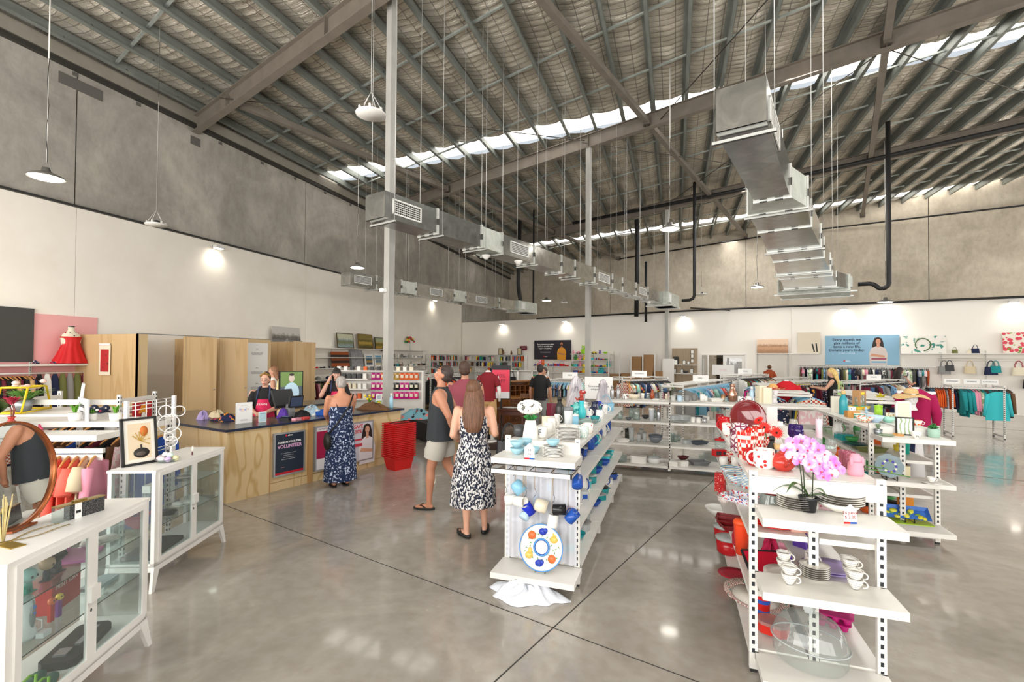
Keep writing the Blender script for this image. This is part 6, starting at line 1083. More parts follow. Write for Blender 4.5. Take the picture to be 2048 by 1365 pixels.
for x, c1, c2, l in ((.44, '#c8281e', '#e2621c', 'red sweet dispenser with an orange head'), (.49, '#7a2a8a', '#e8c82a', 'purple sweet dispenser with a yellow head')):
    o = inK(K0, x, .14, .49); t = T('sweet_dispenser', l, 'toy', o, a0); MB().m(C(c1, .3)).cb((0, 0, .045), (.026, .016, .09)).build('stem', t); MB().m(C(c2, .3))._ell((0, -.004, .105), (.02, .018, .018)).build('head', t); MB().m(BLK)._ell((-.008, -.02, .11), .004)._ell((.008, -.02, .11), .004).build('eye', t)
onK(K0, .2, .22, .49, 'box', [WHT], 'white flat box at the back of the lower glass shelf', (1.4, 1.2, .3), .4)
o = inK(K0, .66, .16, .222); t = T('tool_case', 'open black zip case with silver pieces on the cabinet floor', 'case', o, a0+.15); rbox(MB().m(C('#1b1b1b', .6)), .42, .17, .04, .03).build('case', t); MB().m(C('#8f9194', .3, .6)).box(-.05, .15, -.04, -.01, .04, .05).box(-.15, -.08, -.02, .04, .04, .05).build('tools', t)
for k in range(2):
    o = inK(K0, .3+.03*k, .07+.08*k, .222); t = T('thong_sandal', ['green and orange thong, nearer of the pair', 'green and orange thong, farther of the pair'][k], 'sandal', o, a0-1.35)
    MB().m(C('#e06a2a', .6)).lathe([(0, 0), (1, 0), (1, .01), (0, .01)], 24, sx=.045, sy=.12).m(C('#2f6a58', .6)).lathe([(0, .01), (1, .01), (1, .018), (0, .018)], 24, sx=.045, sy=.12).build('sole', t); MB().m(C('#8abf2a', .5)).tube([(0, .06, .018), (.012, .03, .04), (.036, -.03, .02)], .007, 6).tube([(0, .06, .018), (-.012, .03, .04), (-.036, -.03, .02)], .007, 6).build('strap', t)
onK(K0, .86, .18, .49, 'box', [C('#9fb4b8', .2)], 'pale glass block on the lower glass shelf', (1.4, 1., .25))
# ================================================================ CLOTHES STANDS BEHIND THE CABINETS
S2 = Vector((-.927, -.375, 0)); L2 = Vector((-.375, .927, 0)); O1 = Vector((-4.65, 2.95, 0))
def stand(t, o, ln, h, shelves, n=2):
    """o: near right end post; runs along S2, .62 wide along L2"""
    t.location = o; t.rotation_euler = (0, 0, math.atan2(S2.y, S2.x)); W_ = -.62
    for k in range(n+1):
        for y in (0, W_): upright('upright', t, ln*k/n, y, h, .04, .03, 'y' if k else 'xy')
        MB().m(SHW).box(ln*k/n-.015, ln*k/n+.015, W_, 0, .05, .1).box(ln*k/n-.015, ln*k/n+.015, W_, 0, h-.1, h-.05).build('crossbar', t)
    for y0, y1, z in shelves: shelf(t, 0.02, ln, y0, y1, z, lip=.05)
t = T('clothes_stand', 'white clothes stand behind the cabinets, with grid end panel and potted grass', 'clothes stand'); stand(t, O1, 1.75, 1.3, [(.0, .28, 1.23), (-.5, -.12, 1.29)])
MB().m(SHW).box(.05, 1.75, .14, .17, 1.06, 1.1).box(.05, 1.75, .17, .172, 1.0, 1.05).build('hang_rail', t)
mb = MB().m(C('#efedea', .4))
for z in (1.47, 1.44, 1.4, 1.3, 1.27, 1.17, 1.14, 1.0, .97): mb.tube([(-.03, .02, z), (-.03, -.64, z)], .004, 5)
for y in (-.1, -.24, -.38, -.52): mb.tube([(-.026, y, .3), (-.026, y, 1.47)], .004, 5)
mb.box(-.045, -.015, .0, .03, .4, 1.49).box(-.045, -.015, -.65, -.62, .4, 1.49); mb.build('grid_panel', t)
def P_(x, y, z=0): return O1+S2*x+L2*(-y)+Vector((0, 0, z))
hang('on the stand behind the cabinets', P_(.08, .155, 1.07), P_(1.3, .155, 1.07), 17, ['shirt', 't-shirt', 'shirt'], ['pink', 'coral', 'pink', 'beige', 'coral', 'cream'], HW, 'the right', .12, turn=.35)
hang('on the far side of the grid-ended stand', P_(.1, -.72, 1.1), P_(1.6, -.72, 1.1), 16, ['shirt', 'jacket'], ['navy', 'blue', 'black', 'brown', 'maroon'], HW, 'the right', .1)
for (x, l, s, kd) in ((.22, 'potted grass in a white pot, rightmost on the stand', 1.0, 'pot'), (.43, 'small succulent in a white pot between the two grasses', .95, 'succulent'), (.58, 'potted grass in a white pot, beside the lettered sign', 1.05, 'pot')):
    p = P_(x, -.2, 1.29); t = put(kd, p, [patt('ribbed_white_pot', '#f0eeea', '#dad6d0', 'stripe', 80, .5), C('#6aa834', .7)], '', '', label=l, sc=s)
p = P_(.62, .1, 1.23); t = T('word_sign', 'pink standing word sign reading Believe', 'sign', p, -.35); text('Believe', .062, C('#b83a5a', .5), t, face((0, 0, .035), (1, 0, 0), (0, 0, 1)), ext=.006, bold=.002); MB().m(C('#b83a5a', .5)).box(-.095, .095, -.012, .012, 0, .014).build('base', t)
p = P_(.86, .1, 1.23); t = T('flower_vase', 'red glass vase holding a dusty pink artificial flower', 'vase', p); MB().m(glass('red_glass', '#e04a3c', .03, .5)).lathe(shell([(.03, 0), (.034, .09), (.02, .105), (.02, .12), (.03, .135)]), 18).build('vase', t)
st = MB().m(C('#7a3a34', .7))
for a in range(5): st.tube([(0, 0, .02), (.03*cos(a*1.3), .01, .2), (-.02+.05*cos(a*1.3), -.01, .27)], .003, 5)
st.build('stem', t); MB().m(C('#566a3a', .7)).sheet(lambda u, v: (-.22*u, -.02+.05*sin(v*pi)-.02, .26-.1*u+(v-.5)*.13*sin(pi*min(1, u*.9+.1))), 8, 6).build('leaf', t); mb = leaves(60, .07, .24, .02, .1, 4).m(C('#c0354f', .7)); mb.mi = [0]*len(mb.f); mb.build('petals', t)
p = P_(.62, -.33, 1.29); t = T('lettered_sign', 'grey board reading Timeless and costs behind the pots', 'sign', p, -.62+.25); MB().m(C('#c9c9cc', .6)).box(-.2, .3, -.006, .006, 0, .2).build('board', t); text('Timeless\nt costs', .062, C('#24242c', .6), t, face((.0, -.008, .1), (1, 0, 0), (0, 0, 1)))
p = P_(.3, -.35, 1.1); t = T('wicker_heart', 'white wicker heart hanging on the grid panel', 'ornament', P_(-.06, -.12, 1.06), a1+pi); mb = MB().m(C('#efedea', .7))
for j in range(3): mb.tube([(.07*sin(u)**3*1.15, .004*j, .01*j*0+.06*(.8125*cos(u)-.3125*cos(2*u)-.125*cos(3*u)-.0625*cos(4*u))+.05) for u in [i*2*pi/30 for i in range(30)]], .007-.001*j, 6, close=True)
mb.build('heart', t)
# second stand, further left behind
O2 = Vector((-6.35, 3.97, 0)); t = T('clothes_stand', 'second white clothes stand, before the pink wall panel', 'clothes stand'); stand(t, O2, 2.4, 1.42, [(0., .3, 1.22), (-.5, -.1, 1.22)]); MB().m(SHW).box(.02, 2.4, .02, .05, 1.0, 1.05).box(.02, 2.4, -.03, -.0, 1.3, 1.36).build('hang_rail', t)
def P2(x, y, z=0): return O2+S2*x+L2*(-y)+Vector((0, 0, z))
hang('on the second clothes stand', P2(.1, .16, 1.12), P2(2.3, .16, 1.12), 26, ['shirt', 'jacket', 'dress'], ['brown', 'black', 'beige', 'tan', 'maroon'], HW, 'the right', .3)
p = P2(1.0, .1, 1.22); t = T('gold_planter', 'yellow metal frame planter with pink silk flowers', 'planter', p, -.9); mb = MB().m(C('#e8c61e', .4))
for q in (-.12, .12): mb.tube([(-.3, q, .02), (.3, q, .02), (.18, q, .3), (-.18, q, .3), (-.3, q, .02)], .012, 6)
for x, z in ((-.3, .02), (.3, .02), (.18, .3), (-.18, .3)): mb.tube([(x, -.12, z), (x, .12, z)], .012, 6)
mb.build('frame', t); MB().m(C('#8f9396', .35, .6)).lathe(shell([(.06, .0), (.09, .15)]), 18).build('pot', t); mb = leaves(60, .16, .12, .05, .3, 6).m(C('#6fa04a', .7)); mb.mi = [0]*len(mb.f); mb.build('leaves', t); mb = MB().m(C('#f0cfc4', .8)); [mb._ell((rd.uniform(-.25, .3), rd.uniform(-.1, .1), rd.uniform(.28, .36)), (.035, .035, .025), 8, 6) for _ in range(9)]; mb.build('blossoms', t)
p = P2(.42, .05, 1.22); tag(MB().m(C('#f2f1ee', .6)).box(-.17, .17, -.012, .012, 0, .34).build('white_canvas', None, None, p), 'blank white canvas standing on the second clothes stand', 'canvas')
bpy.data.objects['white_canvas'].rotation_euler = (-.1, 0, -.5)
for k in range(2): put('shoe', P2(.1+.13*k, .12, 1.22), [PRT[0][1]], '', '', label='flowered high-heeled shoe, %s of the pair on the second stand' % ('right', 'left')[k], rz=.6, sc=1.1)
t = T('poster_panel', 'tall red printed panel with a dancer at the end of the second stand', 'poster', P2(-.06, -.3, .55), math.atan2(L2.y, L2.x)); MB().m(C('#b3202a', .6)).box(-.16, .16, -.01, .01, 0, .75).build('board', t); MB().m(C('#eae2da', .6)).lathe([(0, 0), (.06, .02), (.03, .2), (.045, .3), (0, .34)], 12, c=(0, -.01, .2), sy=.2)._ell((0, -.02, .58), (.04, .008, .05)).m(C('#e8952a')).prism([(-.08, .62), (.08, .62), (.03, .72), (-.03, .72)], -.02, -.012).build('figure', t)
t = T('folded_card', 'two white folded price cards leaning beside the red vase', 'card', P_(1.05, .05, 1.23), -.5); MB().m(C('#eceaf0', .6)).prism([(-.09, 0), (.09, 0), (.13, .3), (-.1, .26)], -.002, .002).build('card', t); MB().m(C('#eceaf0', .6)).prism([(-.02, 0), (.18, 0), (.12, .2), (0, .22)], .02, .024).build('card', t)
# ================================================================ LEFT WALL: PINK PANEL, FITTING ROOMS
def wbox(name, m, x0, x1, y0, y1, z0, z1, label=None, cat=None, group=None, parent=None):
    o = MB().m(m).box(x0, x1, y0, y1, z0, z1).build(name, parent)
    return tag(o, label, cat, group) if label else o
WX = XL+.075
wbox('wall_panel', C('#eaaaa8', .6), WX, WX+.02, 5.5, 7.77, 0, 2.8, 'pink painted panel on the left wall behind the dress form', 'panel')
wbox('wall_screen', C('#3f3f3d', .5), WX+.02, WX+.06, 5.2, 6.54, 1.74, 2.9, 'dark grey board leaning on the pink panel shelf', 'board')
t = T('wall_shelf', 'long white wall shelf carrying the red dress form', 'shelf', (WX+.02, 5.1, 0)); MB().m(SHW).box(0, .45, 0, 2.62, 1.655, 1.695).build('shelf', t)
for y in (.0, 1.4, 2.6): mb = MB().m(SHW).box(0, .03, y-.02, y+.02, .1, 2.16).m(SLOT); [mb.box(.03, .032, y-.008, y+.008, .2+.05*k, .22+.05*k) for k in range(37)]; mb.build('wall_strip', t)
MB().m(SHW).tube([(.3, 0, 1.5), (.3, 2.6, 1.5)], .016, 8).tube([(0, 0, 1.5), (.3, 0, 1.5)], .012).tube([(0, 2.6, 1.5), (.3, 2.6, 1.5)], .012).build('hang_rail', t)
hang('on the rail under the pink wall shelf', (WX+.32, 6.45, 1.5), (WX+.32, 7.7, 1.5), 9, ['scarf'], ['dark grey', 'purple', 'maroon', 'olive', 'grey', 'white', 'navy'], None, 'the left', .2, turn=1.2, hooks=False, sc=1.1)
hang('on the left rail under the wall shelf', (WX+.32, 5.1, 1.48), (WX+.32, 6.4, 1.48), 18, ['shirt'], ['black', 'brown', 'tan', 'maroon'], HW, 'the left', .3)
def torso(t, m, skirt=None, top=.0, s=1.):
    mb = MB().m(m).lathe([(.001, 0), (.16, .01), (.17, .1), (.125, .26), (.15, .4), (.16, .48), (.13, .56), (.07, .6), (.05, .63), (.05, .7), (0, .7)], 22, sy=.66); return mb.build('torso', t)
t = T('dress_form', 'cream dress form in a red sleeveless dress and dark necklace', 'mannequin', (WX+.28, 7.1, 1.697), pi/2); t.scale = (1.2, 1.2, 1.2); torso(t, C('#e2d6c0', .7)); MB().m(mat('scarlet_satin', '#c8161c', .55)).sheet(lambda u, v: ((.168+.01*sin(u*60)*0+(.0 if v < .55 else 0)+(.12*(1-v/.55)**1.2 if v < .55 else -.03*sin((v-.55)*7))+.012*sin(u*75)*(1-v))*cos(2*pi*u), (.12+(.09*(1-v/.55) if v < .55 else 0)+.01*sin(u*75)*(1-v))*sin(2*pi*u), .01+.5*v), 90, 16, wrap=True).tube([(-.1, -.05, .5), (-.1, -.02, .59), (-.09, .05, .5)], .01, 5).tube([(.1, -.05, .5), (.1, -.02, .59), (.09, .05, .5)], .01, 5).build('dress', t); MB().m(BLK).tube([(.05*cos(a*.4), -.05-.03*sin(a*.4), .6-.05*sin(a*.4)) for a in range(9)], .004, 5)._ell((0, -.09, .53), .014).lathe([(0, .7), (.05, .7), (.05, .715), (0, .715)], 16).build('necklace', t)
for k, y in enumerate((6.5, 6.8)): put('shoe', (WX+.24, y, 1.697), [PRT[0][1]], '', '', label='flowered ankle shoe left of the dress form, %s of two' % ('left', 'right')[k], rz=1.4)
PW = wood('fitting_room_ply', '#c9ab80', '#bb9a6c', 2., (1, 1, .08), .5, 1.2); PW2 = wood('fitting_room_ply_light', '#d4b98e', '#c7a97c', 2., (1, 1, .08), .5, 1.2)
FX = -11.2; HT = 2.37; gr = 'plywood fitting room panels'
wbox('partition_panel', PW, WX, FX, 7.33, 7.365, .12, HT, 'plywood side panel of the nearest fitting room, with a red print pinned on it', 'panel', gr)
fr = [(7.33, 7.57, 0, 'narrow pale front panel at the nearest fitting room'), (8.42, 9.12, 0, 'plain front panel right of the first fitting room door'), (9.38, 9.98, .0, 'front panel left of the white notice board'), (9.98, 11.03, 0, 'front panel carrying the white notice board'), (11.92, 12.26, 0, 'front panel at the far end of the fitting rooms')]
for y0, y1, d, l in fr: wbox('partition_panel', PW2, FX-.03, FX, y0, y1-.01, .12, HT, 'plywood '+l, 'panel', gr)
for y in (9.7, 12.2): wbox('partition_panel', PW, WX, FX-.03, y, y+.03, .12, HT-.01, 'plywood divider behind the %s' % {9.7: 'notice board', 12.2: 'far end panel'}[y], 'panel', gr)
for i, (y, w_, a, l) in enumerate(((8.42, .72, 2.75, 'first'), (9.38, .66, 2.45, 'second'), (11.92, .8, 2.9, 'third'))):
    t = T('fitting_room_door', 'plywood %s fitting room door standing ajar inwards' % l, 'door', (FX-.04, y-.01, .14), a+pi/2-pi); MB().m(PW).box(0, w_, -.012, .012, 0, HT-.16).build('leaf', t); MB().m(C('#a8a8a8', .3, .8)).lathe([(0, 0), (.02, 0), (.02, .02), (0, .02)], 12, c=(w_-.05, -.02, .9)).build('knob', t)
wbox('head_rail', C('#8a8a88', .4, .6), FX-.03, FX-.01, 7.33, 12.3, HT, HT+.02, 'thin metal rail along the top of the fitting rooms', 'rail')
for k, y in enumerate((8.2, 9.3)): t = put('basket', (-12.4, y+.1, 0), [cm('dark grey'), cm('dark grey')], '', '', label='dark round stool inside the %s fitting room' % ('first', 'second')[k], sc=(1.6, 1.6, 3.2), name='stool', cat='stool')
t = T('wall_hanging', 'red printed cloth hanging on clips on the fitting room side', 'picture', (-12.2, 7.31, 1.6)); t.scale = (1.25, 1, 1.25); MB().m(C('#e3d6bf', .8)).box(-.15, .15, -.006, 0, -.12, .42).build('cloth', t); MB().m(patt('red_print', '#b3262a', '#3a1c1c', 'noise', 18, .4, .8)).box(-.11, .11, -.009, -.006, -.06, .34).build('print', t); MB().m(C('#e8e8e8', .4)).box(-.14, .14, -.02, 0, .42, .45).build('clip_hanger', t)
t = T('notice_board', 'tall white notice board of small grey text on the fitting room front', 'sign', (FX+.01, 10.52, .75), pi/2); t.scale = (1.3, 1, 1.3); MB().m(C('#eeece8', .6)).box(-.29, .29, -.01, 0, 0, 1.17).build('board', t)
tx = C('#55534f', .6)
for z, b in ((1.07, 1), (.66, 1), (.2+.12, 1)): text('salvos', .03, BLK, t, face((0, -.012, z-.03), (1, 0, 0), (0, 0, 1)), 'logo'); text('These fitting rooms are here for\nyou to try your finds in comfort.\nPlease ask our friendly team', .024, tx, t, face((0, -.012, z-.13), (1, 0, 0), (0, 0, 1)), 'paragraph')
# left wall shelving past the fitting rooms
t = T('wall_shelving', 'long white shelving along the left wall behind the counter', 'shelving', (WX, 12.5, 0))
for z, y0, y1, d in ((2.25, 0, 11.1, .42), (1.87, 0, 11.1, .42), (1.44, 0, 11.1, .45), (1.0, .0, 4.4, .45)): shelf(t, 0, d, y0, y1, z)
for k in range(10): MB().m(SHW).box(0, .025, k*1.23-.02, k*1.23+.02, .1, 2.5).build('wall_strip', t)
e_ = 'the left'
fill(WX+.22, 12.6, 15, 1.87, 'on the second left-wall shelf', [('hat', [PRT[4][1], cl('green')], 'bright sombrero', .9), ('hat', [cl('tan'), cl('tan')], 'straw hat', .8), ('hat', [cl('pink'), cl('pink')], 'pink hat', .6)], None, end=e_); fill(WX+.22, 12.6, 16, 1.44, 'on the third left-wall shelf', [('cap', [cl(c), cl(c)], c+' cap', 1.1) for c in ('navy', 'black', 'black', 'navy', 'dark grey', 'black')]+[('shoe', [cl(c)], c+' shoe', .9) for c in ('red', 'black', 'black')], None, end=e_); fill(WX+.22, 12.6, 16, 1.0, 'on the fourth left-wall shelf', [('cap', [cl(c), cl(c)], c+' cap', 1.1) for c in ('black', 'dark red', 'navy', 'black', 'grey', 'navy')], None, end=e_)
fill(WX+.22, 19.2, 23.4, 1.44, 'on the long left-wall shelf', mixrow(['radio', 'shoe', 'box', 'candle', 'basket', 'frame'], ['white', 'black', 'grey', 'cream', 'teal', 'brown'], 24), None, end=e_)
fill(WX+.22, 19.6, 23.4, 1.87, 'on the upper long left-wall shelf', mixrow(['vase', 'jug', 'radio', 'box', 'candle'], ['white', 'turquoise', 'cream', 'silver', 'grey'], 11), None, end=e_)
def picture(loc, rz, w_, h_, label, frame, art, tilt=-.12, b=.03, extra=None):
    t = T('painting', label, 'picture', loc, 0); t.rotation_euler = (tilt, 0, rz); mb = MB()
    if frame:
        mb.m(frame)
        for x0, x1, z0, z1 in ((-w_/2, w_/2, 0, b), (-w_/2, w_/2, h_-b, h_), (-w_/2, -w_/2+b, b, h_-b), (w_/2-b, w_/2, b, h_-b)): mb.box(x0, x1, -.015, .01, z0, z1)
        mb.build('frame', t)
    else: b = 0
    MB().m(art).box(-w_/2+b, w_/2-b, -.006, .008, b, h_-b).build('picture', t); 
    if extra: extra(t)
    return t
LAND = lambda n, sky, mid, low, sc=3.: landscape(n, sky, mid, low, sc)
def landscape(n, sky, mid, low, sc):
    if n in MATS: return MATS[n]
    m = mat(n, mid, .5); t = NT(m); c = t.n('ShaderNodeTexCoord'); s = t.n('ShaderNodeSeparateXYZ'); t.l(c, 'Generated', s, 0); nz = t.n('ShaderNodeTexNoise', i_Scale=sc*3, i_Detail=6); t.l(c, 'Generated', nz, 0)
    a = t.n('ShaderNodeMath', operation='MULTIPLY_ADD', i_1=.45, i_2=-.22); t.l(nz, 0, a, 0); b = t.n('ShaderNodeMath', operation='ADD'); t.l(s, 'Z', b, 0); t.l(a, 0, b, 1); r = t.ramp([(.15, low), (.4, mid), (.55, low), (.68, sky), (1, sky)]); t.l(b, 0, r, 0); t.l(r, 0, t.b, 'Base Color'); return m
GF_ = C('#4a3a1e', .4); DKF = C('#231c16', .4)
def road(t): MB().m(C('#a8a49e', .6)).prism([(-.3, .02), (.22, .02), (.02, .27), (-.01, .27)], -.009, -.007).build('road', t)
picture((WX+.2, 13.62, 2.255), pi/2, 1.31, 0.69, 'black and white canvas of a road towards hills', None, landscape('bw_road', '#c4c0ba', '#5c5853', '#8c8780', 3), extra=road)
picture((WX+.2, 16.83, 2.255), pi/2, 1.07, 0.63, 'dark framed painting of a bare tree by a creek', GF_, landscape('creek_art', '#cfd0b4', '#7a7a48', '#8fa0a0', 3)); picture((WX+.2, 18.21, 2.255), pi/2, 1.05, 0.66, 'gold framed painting of golden trees', C('#7a5a22', .4), landscape('golden_art', '#8a7a3a', '#c9a848', '#4e4a20', 5)); picture((WX+.2, 19.32, 2.255), pi/2, 0.79, 0.55, 'dark framed green landscape painting, half behind the column', DKF, landscape('green_art', '#a8b08a', '#4a5a24', '#b8902e', 3))
picture((WX+.22, 16.51, 1.445), pi/2, 1.11, 0.66, 'rust and black banded canvas on the third shelf', None, patt('rust_bands', '#a3552a', '#2a2320', 'stripe', 1.3, .35)); picture((WX+.22, 17.62, 1.445), pi/2, 0.81, 0.76, 'grey abstract canvas right of the rust one', None, noisy('grey_art', [(.3, '#7a7a80'), (.6, '#a8a6a8')], 8)); picture((WX+.22, 18.47, 1.445), pi/2, 0.66, 0.6, 'white framed little harbour print', C('#efece6'), landscape('harbour_art', '#7aa0b8', '#caa24a', '#2f4a6a', 4), b=.1); picture((WX+.22, 19.19, 1.445), pi/2, 0.66, 0.6, 'white framed blue seascape print beside the column', C('#efece6'), landscape('sea_art', '#6aa6c8', '#2f78a8', '#d8c89a', 3), b=.08)
t = T('table_lamp', 'black tripod lamp with a grey shade on the long wall shelf', 'lamp', (WX+.2, 19.6, 1.875)); MB().m(cm('dark grey', .7)).lathe([(.12, .3), (.14, .5), (.0, .5)], 18).build('lamp_shade', t); MB().m(BLK).tube([(0, 0, .34), (.12, .06, 0)], .008).tube([(0, 0, .34), (-.12, .06, 0)], .008).tube([(0, 0, .34), (0, -.12, 0)], .008).build('tripod', t)
t = T('flower_arrangement', 'glass stand of red and yellow silk flowers high on the left wall shelf', 'flowers', (WX+.22, 21.9, 2.255)); t.scale = (1.4, 1.4, 1.4); MB().m(GL).tube([(0, 0, 0), (0, 0, .3)], .02).build('vase', t); mb = MB().m(C('#c4283a', .7)); [mb._ell((rd.uniform(-.15, .15), rd.uniform(-.15, .15), rd.uniform(.3, .5)), .04, 8, 6) for _ in range(14)]; mb.m(C('#e2c84a', .7)); [mb._ell((rd.uniform(-.15, .15), rd.uniform(-.15, .15), rd.uniform(.32, .5)), .035, 8, 6) for _ in range(6)]; mb.m(cl('green')); [mb._ell((rd.uniform(-.14, .14), rd.uniform(-.14, .14), rd.uniform(.28, .48)), .035, 8, 6) for _ in range(12)]; mb.build('blossoms', t)
hang('on the rail under the left-wall shelving', (WX+.3, 12.7, .95), (WX+.3, 16, .95), 26, ['skirt', 'trousers', 'shirt'], DARK, None, 'the left'); hang('on the far rail under the left-wall shelving', (WX+.3, 18.2, 1.25), (WX+.3, 23.3, 1.25), 40, ['trousers', 'shirt', 't-shirt'], BRIGHT+DARK, None, 'the left')
# ================================================================ SERVICE COUNTER
CM = Matrix(((.207, -.978, 0, -5.45), (.978, .207, 0, 4.68), (0, 0, 1, 0), (0, 0, 0, 1)))     # local x along the front, y towards the staff side
def CP_(s, b, z=.952): return CM @ Vector((s, b, z))
CRZ = math.atan2(.978, .207)
PLY = wood('counter_pine_ply', '#e2c99c', '#c7a46c', 1.3, (1, 1, .32), .45, 2.6); PLYE = C('#b98f5c', .6); CTOP = mat('counter_laminate_dark', '#3b3735', .22); CEDGE = C('#1c2740', .35)
t = T('service_counter', 'U-shaped pine plywood service counter with a dark blue-edged top', 'counter', CM.translation, CRZ)
def cbx(name, m, *b): return MB().m(m).box(*b).build(name, t)
for i, (s0, s1) in enumerate(((0, .58), (.60, 1.2), (1.27, 3.17))):
    cbx('front_panel', PLY, s0, s1, .03 if i else .0, .05, .12 if i else 0, .915)
    if i: cbx('plinth', PLY, s0, s1, .02, .05, .0, .115)
cbx('batten', PLYE, 1.2, 1.27, -.01, .06, 0, .915); cbx('batten', PLYE, .58, .6, .0, .06, 0, .915); cbx('side_panel', PLY, 0, .03, .05, 2.7, .1, .915); cbx('plinth', PLY, .02, .05, .05, 2.7, 0, .1); cbx('side_panel', PLY, 3.14, 3.17, .05, .68, 0, .915); cbx('inner_panel', PLY, .03, 3.14, .66, .68, 0, .915); cbx('inner_panel', PLY, .95, .97, .7, 2.7, 0, .915); cbx('side_panel', PLY, 2.2, 2.23, 1.95, 2.7, 0, .915); cbx('inner_panel', PLY, 2.2, 3.5, 1.93, 1.95, 0, .915); cbx('side_panel', PLY, 3.47, 3.5, 1.95, 2.7, 0, .915)
mb = MB().m(CTOP); out = [(-.03, -.03), (3.2, -.03), (3.2, .72), (1.0, .72), (1.0, 2.74), (-.03, 2.74)]; mb.prism(out, .920, .952, 'z'); mb.m(CEDGE)
for a, b in zip(out, out[1:]+out[:1]): mb.bar((a[0], a[1], .934), (b[0], b[1], .934), .006, .030)
mb.build('worktop', t); MB().m(CTOP).box(2.17, 3.53, 1.9, 2.74, .92, .952).m(CEDGE).box(2.165, 3.535, 1.895, 1.9, .918, .95).build('worktop', t)
def poster(s0, s1, z0, z1, label, fn):
    p = T('framed_poster', label, 'poster', CP_((s0+s1)/2, -.0, z0), CRZ, 'snap-framed posters on the counter'); w_, h_ = s1-s0, z1-z0; mb = MB().m(C('#b9bcc0', .3, .5)); y = -.002
    for x0, x1, a, b in ((-w_/2, w_/2, 0, .02), (-w_/2, w_/2, h_-.02, h_), (-w_/2, -w_/2+.02, .02, h_-.02), (w_/2-.02, w_/2, .02, h_-.02)): mb.box(x0, x1, -.016, y+.03, a, b)
    mb.build('frame', p); fn(p, w_-.03, h_); return p
def rc(p, c_, x0, x1, z0, z1, nm='colour_block', y=-.009): return MB().m(C(c_, .5)).box(x0, x1, y, y+.03, z0, z1).build(nm, p)
def tx_(p, s, size, c_, x, z, ax='CENTER', b=0., y=-.0105, nm='lettering', sp=1.): return text(s, size, C(c_, .5), p, face((x, y, z), (1, 0, 0), (0, 0, 1)), nm, ax, .0004, b, sp)
def logo(p, x, z, s, c_='#ffffff', y=-.0105): MB().m(C('#d8243c', .5)).add([(x-s*2.3, y, z-s*.5), (x-s*1.4, y, z-s*.5), (x-s*1.4, y, z+s*.3), (x-s*1.85, y, z+s*.6), (x-s*2.3, y, z+s*.3)], [(0, 1, 2, 3, 4)]).build('shield', p); tx_(p, 'salvos', s, c_, x-s*1.1, z, 'LEFT', .001, y)
def pa(p, w_, h_): rc(p, '#26303f', -w_/2, w_/2, .012, h_-.012, 'paper'); logo(p, .0, h_-.045, .03); tx_(p, 'DONATE YOUR TIME', .038, '#ffffff', 0, h_-.14, b=.0012); tx_(p, 'VOLUNTEER', .068, '#e9b6dc', 0, h_-.2, b=.002); tx_(p, 'Make new friends and connections\nand help those in need\nin your local community\nShare your time and your skills', .017, '#dfe3e8', -.02, h_-.34, sp=1.7); rc(p, '#c2202f', -w_/2, w_/2, .012, .05, 'band', -.0095); tx_(p, 'Volunteer', .014, '#e0a0a8', -.13, .12, 'LEFT')
def pb(p, w_, h_): rc(p, '#f1eef0', -w_/2, w_/2, .012, h_-.012, 'paper'); rc(p, '#b01a4c', -w_/2, w_/2, .18, h_-.08, 'red_field', -.0095); tx_(p, 'IN THIS STORE', .03, '#6a3040', -.15, h_-.05); tx_(p, '50%\nOFF', .13, '#4a0f28', -.06, h_-.24, b=.002); tx_(p, 'KEEP\nTAGS', .06, '#4a0f28', -.06, h_-.4); logo(p, -.02, .1, .022, '#5a4a50')
def figure_flat(p, x, z, s, hair, skin, top, y=-.0105, beard=None, long=True, smile=True):
    def el(c_, cx, cz, rx, rz_, nm, yy): mb = MB().m(C(c_, .6)); mb.T = Matrix.Translation((x+cx*s, yy, z+cz*s)) @ Matrix.Rotation(pi/2, 4, 'X'); mb.lathe([(0, 0), (1, 0)], 24, sx=rx*s, sy=rz_*s); return mb.build(nm, p)
    if long: MB().m(C(hair, .6)).prism([(x+s*a, z+s*b) for a, b in ((-.2, .78), (-.14, .95), (.0, 1.0), (.14, .93), (.2, .72), (.23, .4), (.1, .3), (-.2, .2), (-.26, .4))], y, y+.0005).build('printed_hair', p)
    else: el(hair, 0, .87, .115, .12, 'printed_hair', y)
    MB().m(C(top, .6)).prism([(x+s*a, z+s*b) for a, b in ((-.33, -.35), (-.36, .2), (-.27, .46), (-.08, .56), (.08, .56), (.27, .46), (.36, .2), (.33, -.35))], y-.0006, y-.0003).build('printed_shirt', p)
    MB().m(C(skin, .6)).prism([(x+s*a, z+s*b) for a, b in ((-.06, .5), (.06, .5), (.055, .7), (-.055, .7))], y-.0012, y-.0008).build('printed_neck', p); el(skin, 0, .79, .095, .125, 'printed_face', y-.0018)
    if beard: el(beard, 0, .72, .075, .06, 'printed_beard', y-.0022)
    el('#5a2018', 0, .725, .035, .008, 'printed_mouth', y-.0026)
    for q in (-.035, .035): el('#241a16', q, .81, .011, .007, 'printed_eye', y-.0026)
    MB().m(C(skin, .6)).prism([(x+s*a, z+s*b) for a, b in ((-.3, .08), (.24, .0), (.26, .1), (-.26, .2))], y-.0022, y-.0016).build('printed_arm', p)
